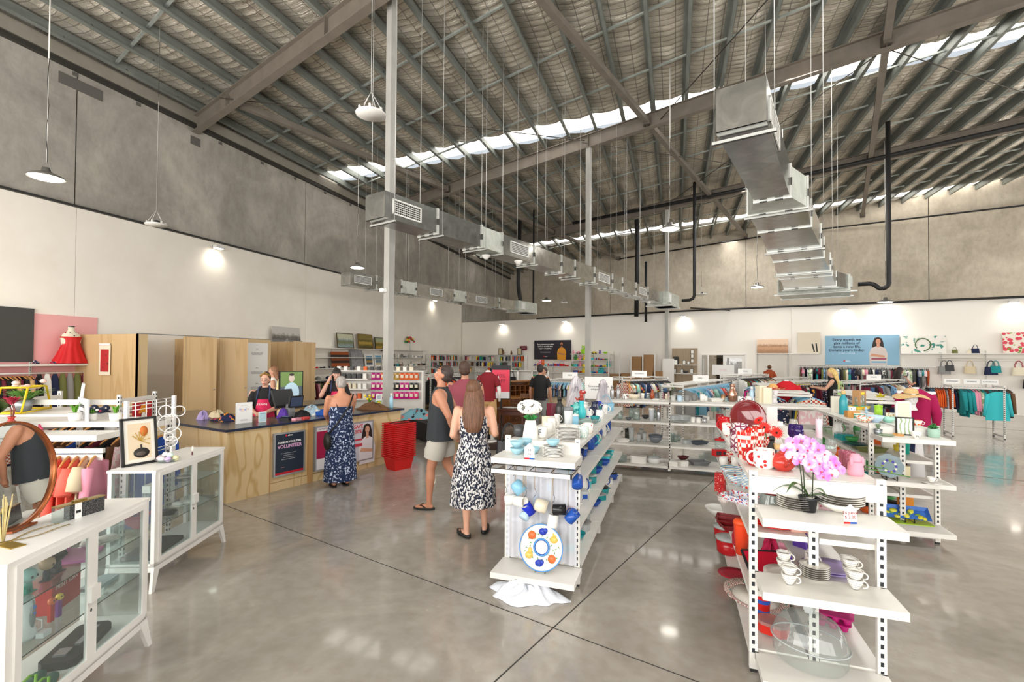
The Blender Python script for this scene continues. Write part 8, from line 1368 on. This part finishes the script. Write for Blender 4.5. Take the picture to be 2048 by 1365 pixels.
heap('folded_quilt', (p.x-.35, p.y+.55, .42), .5, .4, .16, patt('pink_blue_quilt', '#7fb6c4', '#e58a84', 'voronoi', 7, .35, .85, '#20242c'), 'pale blue quilt with pink and black flowers on the bed', 'quilt', 22)
for k, (px, w_) in enumerate(((838, 14), (868, 14.3), (806, 14.8))): p = G(px, 716+1.9*960/w_); t = T('sofa_chair', 'khaki upholstered chair back behind the black bed, %s' % ('middle of three', 'rightmost of three', 'leftmost of three')[k], 'chair', (p.x, p.y, 0), .3, 'khaki chairs'); rbox(MB().m(C('#8c7a58', .9)), .75, .6, .42, .05).build('seat', t); mb = MB().m(C('#8c7a58', .9)); mb.T = Matrix.Translation((0, .25, .42)); rbox(mb, .75, .14, .5, .05); mb.build('backrest', t)
def mannequin(loc, rz, label, top, bottom, hat=None, legs=True):
    t = T('mannequin', label, 'mannequin', loc, rz); w_ = C('#e9e6e2', .4); mb = MB().m(w_); loft(mb, [(.8, .12, .1), (1.0, .14, .1), (1.3, .17, .11), (1.42, .1, .07), (1.5, .05, .05), (1.52, .001, .001)], 24)
    for q in (-1, 1): mb.tube([(q*.18, 0, 1.38), (q*.24, 0, 1.1), (q*.24, .05, .85)], [.05, .04, .025], 10); legs and mb.tube([(q*.09, 0, .85), (q*.1, 0, .45), (q*.1, 0, .04)], [.08, .05, .035], 10)
    mb.lathe([(0, 0), (.2, 0), (.2, .02), (0, .02)], 20); mb.build('body', t); tshirt(t, top, .5); legtubes(t, bottom, {}, 1.8 if legs else .3, nm='trousers'); 
    if not legs: MB().m(w_).tube([(0, 0, .02), (0, 0, .85)], .02).build('stand', t)
    if hat: MB().m(hat)._ell((0, 0, 1.58), (.08, .09, .09)).lathe([(.08, 1.6), (.15, 1.58), (.15, 1.585)], 18).build('hat', t)
    return t
p = G(975, 895); mannequin((p.x, p.y, .12), .2, 'headless white mannequin in a dark red polo and khaki trousers', C('#7a1620', .85), cl('tan')); put('box', (p.x, p.y, 0), [C('#3a2a20', .6)], '', '', label='dark plinth under the red polo mannequin', sc=(4, 5, 1.5), name='plinth', cat='plinth')
mannequin(DE(22.9, -2.6), -DL+pi, 'white mannequin in a rust red blouse and dark hat by the back wall', cl('rust'), cl('olive'), cl('brown'))
for (px, w_, c_, l) in ((1832, 7.0, '#a3124e', 'magenta jumper on a white bust at the far end of the green stand'), (1573, 9.3, '#c01824', 'scarlet jumper on a white bust behind the glassware stand')):
    p = G(px, 716+1.9*960/w_); t = T('dressed_bust', l, 'mannequin', (p.x, p.y, .0), -.2); tshirt(t, mat('knit_'+c_[1:], c_, .9), 1., None, 1.1, .75); MB().m(C('#e9e8ea')).tube([(0, 0, 0), (0, 0, 1.5)], [.12, .04], 12).build('stand', t)
p = G(1001, 882); t = T('sale_poster', 'standing framed red poster behind the roll-top desk', 'poster', (p.x, p.y, 0), .3); MB().m(BLK).box(-.22, .22, -.01, .02, .95, 1.72).box(-.02, .02, 0, .02, 0, .95).box(-.2, .2, -.15, .15, 0, .02).build('frame', t); MB().m(C('#e0405a', .6)).box(-.2, .2, -.014, -.01, 1.12, 1.62).m(C('#e8e6ea')).box(-.2, .2, -.014, -.01, .97, 1.12).build('print', t); text('50%\nOFF', .12, C('#8a1e38'), t, face((0, -.015, 1.42), (1, 0, 0), (0, 0, 1)))
# ================================================================ CLOTHES RACKS
def rack(label, p0, p1, h=1.3, wide=.55, header=True):
    p0, p1 = Vector(p0), Vector(p1); d = p1-p0; t = T('clothes_rack', label, 'clothes rack', p0, math.atan2(d.y, d.x), 'white clothes racks'); l = d.length
    for x in (0, l):
        for y in (-wide/2, wide/2): upright('upright', t, x, y, h, .035, .03, 'xy')
        MB().m(SHW).box(x-.015, x+.015, -wide/2, wide/2, .04, .08).box(x-.015, x+.015, -wide/2, wide/2, h-.06, h-.02).build('crossbar', t)
    for y in (-wide/2, wide/2): MB().m(SHW).box(0, l, y-.012, y+.012, h-.1, h-.07).build('hang_rail', t)
    n = max(1, int(l/.45)) if header else 0
    for k in range(n): MB().m(SHW).box(l*(k+.15)/n, l*(k+.8)/n, -wide/2, wide/2, h-.01, h+.01).build('top_tray', t)
    return t
def side(p0, p1, off, z): p0, p1 = Vector(p0), Vector(p1); d = (p1-p0).normalized(); n = Vector((d.y, -d.x, 0))*off; return p0+n+Vector((0, 0, z)), p1+n+Vector((0, 0, z))
def sgn(loc, rz, s, label, w_=.42, h_=.13, size=.055, c_='#24242c'): t = T('rack_sign', label, 'sign', loc, rz, 'white rack signs'); MB().m(C('#efeeec', .5)).box(-w_/2, w_/2, -.008, .008, 0, h_).build('board', t); text(s, size, C(c_, .6), t, face((0, -.01, h_/2), (1, 0, 0), (0, 0, 1))); h_ > .4 and MB().m(SHW).box(-.02, .02, 0, .02, -loc[2], 0).build('post', t); return t
a, b = (2.0, 9.75, 0), (2.15, 13.6, 0); rack('long white rack of striped tops right of the sombrero', a, b); q = side(a, b, .3, 1.25); hang('on the striped tops rack', q[0], q[1], 46, ['shirt', 't-shirt', 'shirt'], BRIGHT, HBLUE, 'the near end', .5)
q = side(a, b, -.3, 1.25); hang('on the left of the striped tops rack', q[0], q[1], 12, ['shirt'], BRIGHT, HBLUE, 'the near end', .5); put('tallbox', (2.25, 9.6, 0), [PRT[6][1]], '', '', label='pink flowered garment bag at the near end of the striped rack', sc=(4, .8, 5.6), name='garment_bag', cat='bag')
a, b = (2.95, 8.7, 0), (3.3, 11.2, 0); rack('white rack of jeans behind the green stand', a, b); q = side(a, b, .28, 1.25); hang('on the jeans rack', q[0], q[1], 30, ['trousers'], ['denim blue', 'pale blue', 'denim blue', 'navy', 'maroon', 'light grey'], None, 'the near end', 0)
sgn((3.8, 9.75, 1.15), -.2, 'DENIM', 'white rack sign reading DENIM behind the straw sunhat', .5, .24, .09)
a, b = (2.5, 14.1, 0), (4.4, 16.6, 0); rack('white rack between the blonde woman and the back wall', a, b); q = side(a, b, .28, 1.25); hang('on the rack behind the blonde woman', q[0], q[1], 24, ['shirt', 'dress'], DARK, None, 'the near end')
p0, p1 = G(1897, 870), G(1998, 876); rack('open white rack frame of swimwear and a turquoise shirt at the right', p0, p1, 1.3, .6, False)
for k in range(12): hang('at the left of the open rack frame', p0+Vector((-.35+.055*k, .25, 1.22)), p0+Vector((-.3+.055*k, .25, 1.22)), 1, ['singlet'], ['navy', 'black', 'orange'], None, 'the left', .8)
p = p1+Vector((-.1, -.12, 1.2)); hang('hanging square-on at the open rack frame', p, p+Vector((.045, 0, 0)), 1, ['shirt'], ['turquoise'], None, 'the left', 0, turn=-pi/2, sc=1.15); hang('behind the turquoise shirt', p+Vector((-.6, .3, .02)), p+Vector((.4, .3, .02)), 14, ['shirt', 'jacket'], ['teal', 'brown', 'pink', 'black'], None, 'the left', .1)
for k, (x, l) in enumerate(((.15, 'SWIMWEAR'), (.65, 'WOMENS'), (1.1, 'ACTIVEWEAR'))): sgn(p0+(p1-p0)*x*.8+Vector((0, .1, 1.31)), -.1, l, 'small white rack sign reading %s' % l, .32, .12, .045)
def rk(px0, w0, px1, w1, label, n, kinds, cols, hg=None, z=1.3, prt=.35, off=-.28, sg=None):
    a, b = G(px0, 716+1.9*960/w0), G(px1, 716+1.9*960/w1); rack('white rack '+label, a, b, z, .5); q = side(a, b, -off, z-.07); hang('on the rack '+label, q[0], q[1], n, kinds, cols, hg, 'the left', prt)
    if sg: m = (a+b)/2; sgn(m+Vector((0, 0, z+.01)), .2, sg, 'white sign reading %s on the rack %s' % (sg, label), .4, .16, .055)
rk(1108, 13, 1172, 12.6, 'beside the man in black', 22, ['child top'], BRIGHT, HBLUE, 1.35, .4, sg='KIDS'); rk(1232, 12.6, 1322, 13.2, 'left of the far column', 30, ['t-shirt', 'shirt'], BRIGHT+DARK, HK, 1.4, .4, sg='WOMENS'); rk(1345, 11, 1445, 14, 'before the stock room door', 30, ['child top', 't-shirt'], BRIGHT, HBLUE, 1.3, .45, sg='GIRLS'); rk(1458, 13.5, 1520, 14.6, 'left of the rust red mannequin', 18, ['shirt', 'jacket'], DARK, HK, 1.45, .3, sg='MENS'); rk(1530, 15, 1600, 17.5, 'before the rust red mannequin', 12, ['t-shirt'], BRIGHT, HK, 1.25, .3); rk(1700, 13, 1790, 14.6, 'with stacked trays behind the lilies', 14, ['jacket', 'trousers'], DARK, HK, 1.3, .2, sg='PANTS'); rk(845, 13.5, 905, 15, 'left of the tank top man', 22, ['shirt', 'jacket'], DARK+['orange', 'blue'], HK, 1.4, .1); rk(800, 15.5, 840, 18.5, 'of scarves farther back on the left', 12, ['shirt', 'skirt'], ['white', 'tan', 'navy', 'red'], HK, 1.4, .2)
p = G(1197, 885); sgn((p.x, p.y, .98), .15, 'Discover gems as\nunique as you', 'tall grey sign reading Discover gems as unique as you', .62, .5, .065)
# candy and gift shelves left of the column, behind the workers
t = T('gift_shelf', 'white gift shelf of packets behind the dark-haired worker', 'shelving', (-7.2, 10.3, 0), .35); W3 = t.matrix_basis.copy(); M3 = Matrix.Translation((-7.2, 10.3, 0)) @ Matrix.Rotation(.35, 4, 'Z')
MB().m(SHW).box(-.95, 1.25, .2, .24, .1, 1.55).box(-.97, -.93, -.1, .24, 0, 1.55).box(1.25, 1.29, -.1, .24, 0, 1.55).build('back_panel', t); [shelf(t, -.93, 1.25, -.1, .2, z) for z in (1.56,)]; [shelf(t, -.93, -.1, -.1, .2, z) for z in (1.35, 1.1, .85)]
for r, (z, cs) in enumerate(((1.32, ['magenta', 'orange', 'gold', 'orange', 'orange']), (1.07, ['magenta', 'hot pink', 'black', 'magenta', 'black']), (.84, ['magenta', 'magenta', 'hot pink', 'magenta', 'hot pink']))):
    for k in range(10): c_ = cs[k//2]; put('pouch', M3 @ Vector((0+.12*k, .1, z)), [cm(c_, .25), cm('cream')], c_+' sweet packet', 'in the %s gift shelf row' % ('top', 'middle', 'bottom')[r], .35, 1.05, 'sweet packets', 'the left')
for z in (1.35, 1.1, .85, 1.56): 
    for k in range(6 if z < 1.5 else 12): c_ = rd.choice(['white', 'cream', 'dark grey', 'orange', 'white']); put('box', M3 @ Vector((-.85+(.13 if z < 1.5 else .165)*k, .05, z)), [cm(c_, .6)], c_+' boxed gift', 'on the gift shelf, %s' % {1.35: 'second tier', 1.1: 'third tier', .85: 'lowest tier', 1.56: 'top'}[z], .35, (.6, .8, 1.6 if z < 1.5 else 1.2), 'boxed gifts', 'the left')
# ================================================================ BACK WALL
BM = lambda o, e, z: DE(o, e, z); BR = -DL; PF = PO-.06
def bookcase(org, rz, n, label, where, cell=.93):
    t = T('bookcase', label, 'bookcase', org, rz, 'white bookcases'); M = Matrix.Translation(org) @ Matrix.Rotation(rz, 4, 'Z'); hts = [.99, 1.35, 1.71, 2.07]; mb = MB().m(SHW).box(0, n*cell, .27, .29, .05, 2.07).build('back_panel', t)
    for k in range(n+1): MB().m(SHW).box(k*cell-.015, k*cell+.015, 0, .28, 0, 2.07).build('divider', t)
    for z in hts: MB().m(SHW).box(0, n*cell, 0, .28, z-.02, z).build('shelf', t)
    for i in range(n):
        for j, z in enumerate(hts[:-1]):
            if j == 0 and i % 2: continue
            x = i*cell+.06; m = rd.randint(6, 10) if j else 5
            for _ in range(m):
                w_ = rd.uniform(.045, .1); c_ = rd.choice(['white', 'navy', 'red', 'black', 'teal', 'cream', 'maroon', 'orange', 'grey', 'green', 'blue', 'pink', 'brown', 'yellow']); put('book', M @ Vector((x+w_/2, .12, z)), [cm(c_, .6)], c_+' book', 'in the %s row %s' % (('bottom', 'middle', 'top')[j], where), rz, (w_/.03, 1.2, rd.uniform(1., 1.45)), 'books '+where, 'the left'); x += w_+.004+(rd.random() < .12)*.08
                if x > (i+.9)*cell: break
bookcase(DE(PF-.3, -20.15), BR, 5, 'white bookcase of small cells on the back wall, left of the dark poster', 'of the back wall bookcase'); bookcase((XL+.4, 24.0, 0), pi/2, 4, 'white bookcase along the far end of the left wall', 'of the left wall bookcase')
def wshelf(label, e0, e1, zs, d=.4, posts=True, h=2.3):
    t = T('wall_shelving', label, 'shelving', DE(PF-.02, e0), BR, 'white wall shelving')
    for z in zs: shelf(t, 0, e1-e0, -d, 0, z)
    k = 0
    while k*1.2 <= e1-e0+.01: mb = MB().m(SHW).box(k*1.2-.02, k*1.2+.02, -.03, 0, .1, h).m(SLOT); [mb.box(k*1.2-.007, k*1.2+.007, -.032, -.03, z*.06, z*.06+.025) for z in range(4, int(h/.06))]; mb.build('wall_strip', t); k += 1
    return t
wshelf('white shelving of toys right of the dark poster', -12.4, -10.0, (2.14, 1.79, 1.44, 1.1)); wshelf('low toy shelves under the dark poster', -14.9, -12.5, (1.44, 1.1), h=1.7)
TOY = ['toycar', 'plush', 'figurine', 'bowl', 'basket', 'toycar', 'plush']; TC = ['red', 'yellow', 'green', 'lime', 'orange', 'pink', 'purple', 'turquoise', 'blue', 'hot pink']
for z, n, w_, k in ((2.14, 7, 'top', 1.6), (1.79, 16, 'second', 1.1), (1.44, 16, 'third', 1.1), (1.1, 14, 'lowest', 1.1)):
    for i, it in enumerate(mixrow(TOY, TC, n)): put(it[0], DE(PF-.22, -12.3+2.2*i/n, z), it[1], it[2], 'on the %s toy shelf' % w_, BR, k, 'toys on the back wall shelves', 'the left')
for i, it in enumerate(mixrow(TOY, TC+['red', 'white'], 13)): put(it[0], DE(PF-.22, -14.8+2.3*i/13, 1.44), it[1], it[2], 'under the dark poster', BR, 1.2, 'toys on the back wall shelves', 'the left')
t = T('toy_cabinet', 'white cube shelf unit with dark bags behind the red poster', 'shelving', G(1040, 840)+Vector((0, .6, 0)), .25); [MB().m(SHW).box(x-.015, x+.015, -.2, .2, 0, 1.5).build('divider', t) for x in (-.7, -.25, .2, .7)]; [MB().m(SHW).box(-.7, .7, -.2, .2, z-.02, z).build('shelf', t) for z in (.6, 1.05, 1.5)]; MB().m(SHW).box(-.7, .7, .18, .2, 0, 1.5).build('back_panel', t)
put('bag', t.location+Vector((-.48, -.05, 1.05)), [cl('black'), cl('black')], '', '', label='black backpack in the white cube unit', sc=(1.1, 1.5, 1.1)); put('box', t.location+Vector((.45, -.15, 1.05)), [PRT[1][1]], '', '', label='green leaf print cushion on the white cube unit', sc=(3, 1, 4), name='cushion', cat='cushion')
def wallposter(label, e0, e1, z0, z1, fn, bg, tilt=0.):
    p = T('wall_poster', label, 'poster', DE(PF-.03, (e0+e1)/2, z0), BR); MB().m(C(bg, .6)).box(-(e1-e0)/2, (e1-e0)/2, -.008, .03, 0, z1-z0).build('board', p); fn(p, e1-e0, z1-z0)
def pd(p, w_, h_): tx_(p, 'Every treasure you take\nhome is another item\nkept in circulation.', .115, '#ffffff', -.45, h_*.68, b=.003, sp=1.05); tx_(p, 'Thank you for shopping and donating\nwith us and helping people in need', .045, '#d8d6dc', -.45, h_*.38); logo(p, -.4, .18, .07); figure_flat(p, .62, .25, .8, '#1c1412', '#b8795a', '#e09a2a', beard='#1c1412', long=False)
def pe(p, w_, h_): tx_(p, 'Every month we\ngive millions of\nitems a new life.\nDonate yours today.', .145, '#1c2a44', -.48, h_*.68, b=.003, sp=.98); tx_(p, 'The impact is in your hands', .05, '#eef4f8', -.48, h_*.4); logo(p, -.45, .16, .06); figure_flat(p, .55, .3, .82, '#2e1e1a', '#cf9478', '#cfc3bd'); [rc(p, c_, .33, .8, .1+.06*k, .16+.06*k, 'held_folded_cloth', -.016) for k, c_ in enumerate(('#6aa6c8', '#d8cfc0', '#9a3a5a'))]
wallposter('dark poster of a man in an orange shirt reading Every treasure you take home', -14.98, -12.56, 1.81, 2.92, pd, '#2a2731'); wallposter('blue poster of a woman reading Every month we give millions of items', -.64, 1.77, 1.70, 2.9, pe, '#88b2cc')
t = T('frame_display', 'brown board hung with small black frames and shelves left of the door', 'display', DE(PF-.02, -6.37), BR); MB().m(wood('board_ply', '#a8957c', '#968269')).box(-.6, .6, -.02, 0, .3, 2.42).build('board', t); [shelf(t, -.6, .6, -.25, -.02, z) for z in (1.62, 1.2)]
for i, (x, z, s_) in enumerate(((.38, 2.15, 1.), (.38, 1.95, .9), (.38, 1.72, .9), (0, 1.63, 1.), (.2, 1.63, .8), (-.1, 1.21, .9), (.35, 1.21, 1.1), (-.45, 1.21, 1.))): put('frame', DE(PF-.12, -6.37+x, z), [BLK, WHT], 'small black picture frame', 'on the brown display board', BR, s_, 'small frames on the brown board', 'the left')
put('tallbox', DE(PF-.15, -6.75, 1.63), [BLK], '', '', label='black photo album box on the brown display board', sc=(2.6, 1, 1.9)); put('tallbox', DE(PF-.2, -6.8, 1.63), [WHT], '', '', label='white box in front of the black album box', sc=(2.4, .6, 1.)); put('bowl', DE(PF-.12, -6.3, 1.21), [cm('dark grey')], '', '', label='dark round ornament on the lower display shelf', sc=1.8)
wshelf('high white wall shelf with the beach canvas', -3.2, -.85, (2.17,), .35); wshelf('long high white wall shelf with bags and canvases at the right', 1.8, 7.2, (2.17,), .35)
def art(e, w_, h_, label, m, z=2.175, ex=None): o = picture(DE(PF-.3, e, z), BR, w_, h_, label, None, m, -.18, extra=ex); return o
art(-2.58, 1.2, .62, 'beach photo canvas with a wooden fence', landscape('beach_art', '#e0c4a8', '#c79a78', '#a07a5c', 5)); art(-1.22, .82, .9, 'cream abstract canvas with two dark strokes', C('#d6cbb6', .7), ex=lambda t: MB().m(BLK).bar((.2, -.01, .05), (.12, -.01, .4), .05, .004, (0, 1, 0)).bar((.3, -.01, .05), (.26, -.01, .42), .05, .004, (0, 1, 0)).build('strokes', t))
art(2.45, 1.3, .66, 'white abstract canvas with a green swirl', patt('abstract_green', '#e9e5de', '#3a8a7a', 'noise', 5, .42, .7), ex=lambda t: MB().m(C('#4a6a3a')).tube([(.22*cos(a*.25), -.012, .33+.24*sin(a*.25)) for a in range(-6, 16)], .02, 6).build('swirl', t)); art(5.35, 1.5, .74, 'pink tulips canvas at the far right', patt('tulip_art', '#e8e0d2', '#d8485a', 'voronoi', 7, .42, .7, '#7a9a3a'))
for e, k, c_, l, s_ in ((3.35, 'bag', 'olive', 'small woven bag on the high wall shelf', .6), (3.9, 'bag', 'navy', 'navy box bag on the high wall shelf', .8), (3.75, 'bag', 'cream', 'small white bag beside the navy one', .5)): put(k, DE(PF-.18, e, 2.175), [cl(c_), cl(c_)], '', '', label=l, sc=s_, rz=BR)
a, b = DE(PF-.4, -1.55), DE(PF-.4, 2.6); t = T('wall_rail', 'long white rail of dark clothes along the back wall', 'rail', DE(PF, -1.6), BR); MB().m(SHW).tube([(0, -.38, 1.66), (4.4, -.38, 1.66)], .016).build('hang_rail', t); [MB().m(SHW).tube([(x, -.38, 1.66), (x, 0, 1.66)], .012).build('arm', t) for x in (.02, 1.45, 2.9, 4.38)]
hang('on the back wall rail', a+Vector((0, 0, 1.63)), b+Vector((0, 0, 1.63)), 84, ['shirt', 'dress', 't-shirt', 'jacket'], DARK+['black', 'navy', 'grey'], HK, 'the left', .3, sc=1.05)
t = T('wall_rail', 'white rail of hooks carrying the handbags', 'rail', DE(PF, 2.9), BR); MB().m(SHW).tube([(0, -.12, 1.98), (3.6, -.12, 1.98)], .012).tube([(0, -.12, 1.9), (3.6, -.12, 1.9)], .008).build('hang_rail', t)
for k, (e, c_, s_) in enumerate(((3.05, 'grey', 1.3), (3.75, 'beige', 1.2), (4.3, 'navy', 1.3), (4.42, 'teal', 1.1), (5.0, 'cream', 1.3), (5.7, 'black', 1.2), (5.9, 'dark grey', 1.3), (3.2, 'dark grey', 1.))): put('bag', DE(PF-.2, e, 1.92-.4*s_), [cl(c_), cl('crimson' if k == 4 else c_)], c_+' handbag', 'hanging on the wall rail', BR+.2, s_, 'handbags on the wall rail', 'the left')
for k, e in enumerate((5.3, 5.75, 6.2)): put('bag', DE(PF-.25, e, .95), [cl('black'), cl('black')], 'black backpack', 'hanging low at the far right wall', BR, 1.5, None, 'the left')
for k, (e, w_, h_) in enumerate(((-9.75, .55, 1.1), (-9.1, .6, 1.15), (-8.6, .5, 2.0), (-8.0, .45, 2.1), (-7.5, .4, 1.3))): put('tallbox', DE(PF-.4, e, 0), [C('#a07c55', .8)], 'tall brown cardboard carton', 'leaning at the back wall', BR, (w_/.1, 4, h_/.2), 'cardboard cartons', 'the left')
t = T('shelf_frame', 'empty white upright frames before the cartons', 'frame', DE(PF-.75, -10), BR); [MB().m(SHW).box(x-.025, x+.025, -.02, .02, 0, 2.2).build('upright', t) for x in (0, .6, 1.2, 1.8, 2.4)]; put('tallbox', DE(PF-.4, -7.05, 0), [WHT], '', '', label='tall white panel leaning right of the cartons', sc=(5.5, 1, 9.5), rz=BR)
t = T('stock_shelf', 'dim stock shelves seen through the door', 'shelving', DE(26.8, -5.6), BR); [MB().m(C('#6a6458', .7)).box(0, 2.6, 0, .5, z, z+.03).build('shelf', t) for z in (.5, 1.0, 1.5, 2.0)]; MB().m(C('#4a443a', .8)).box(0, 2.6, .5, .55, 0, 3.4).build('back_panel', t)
for k in range(9): put('box', DE(26.9, -5.4+.26*k, (1.03, 1.53)[k % 2]), [cl(('black', 'brown', 'dark grey')[k % 3])], 'dark carton', 'on the stock shelves', BR, (1.5, 2, 2.6), 'stock room cartons', 'the left')
sgn(DE(PF-1.2, -4.4, 1.2), BR, 'STORE', 'crimson board beside the stock room door', .9, .45, .1, '#f0c0d0')
for e, z0, s_, l in ((-17.1, 2.08, 1.3, 'gold ship model on the left end of the bookcases'), (-16.9+.4, 2.08, 1.1, 'violin ornament between two black frames')): put('vase', DE(PF-.2, e, z0), [cm('brown'), cm('gold')], '', '', label=l, sc=s_, name='ornament', cat='ornament')
for e, l in ((-17.3, 'black framed certificate left of the violin ornament'), (-15.9, 'black framed certificate right of the violin ornament')): put('frame', DE(PF-.2, e, 2.08), [BLK, C('#d8c8a0')], '', '', label=l, sc=2, rz=BR)
t = sgn(DE(PF-.1, -15.7, 2.35), BR, 'SALVOS', 'small maroon sign on a stand above the bookcase', .5, .26, .08, '#f0e0e0'); t.children[0].data.materials[0] = C('#6e1e2e', .5)
t = T('glass_frame', 'white bare tree ornament standing on the glassware stand', 'ornament', G(1258, 797, 1.18)); mb = MB().m(C('#c98a3a', .5)); mb.tube([(0, .1, 0), (0, .1, .28)], .006)
for k in range(9): a = k*.7; mb.tube([(0, .1, .1+.02*k), (.07*cos(a), .1+.04*sin(a), .2+.025*k)], .003, 5)
mb.build('branches', t)
heap('wrapped_gift', (-1.25, 6.3, 1.17), .16, .14, .34, glass('cellophane', '#e8e4e8', .15, .4), 'cellophane gift wrap bundle on the blue stand', 'gift wrap', 31); heap('wrapped_gift', (-.98, 6.9, 1.17), .14, .12, .3, glass('cellophane'), 'second cellophane bundle, nearer the far end', 'gift wrap', 32)
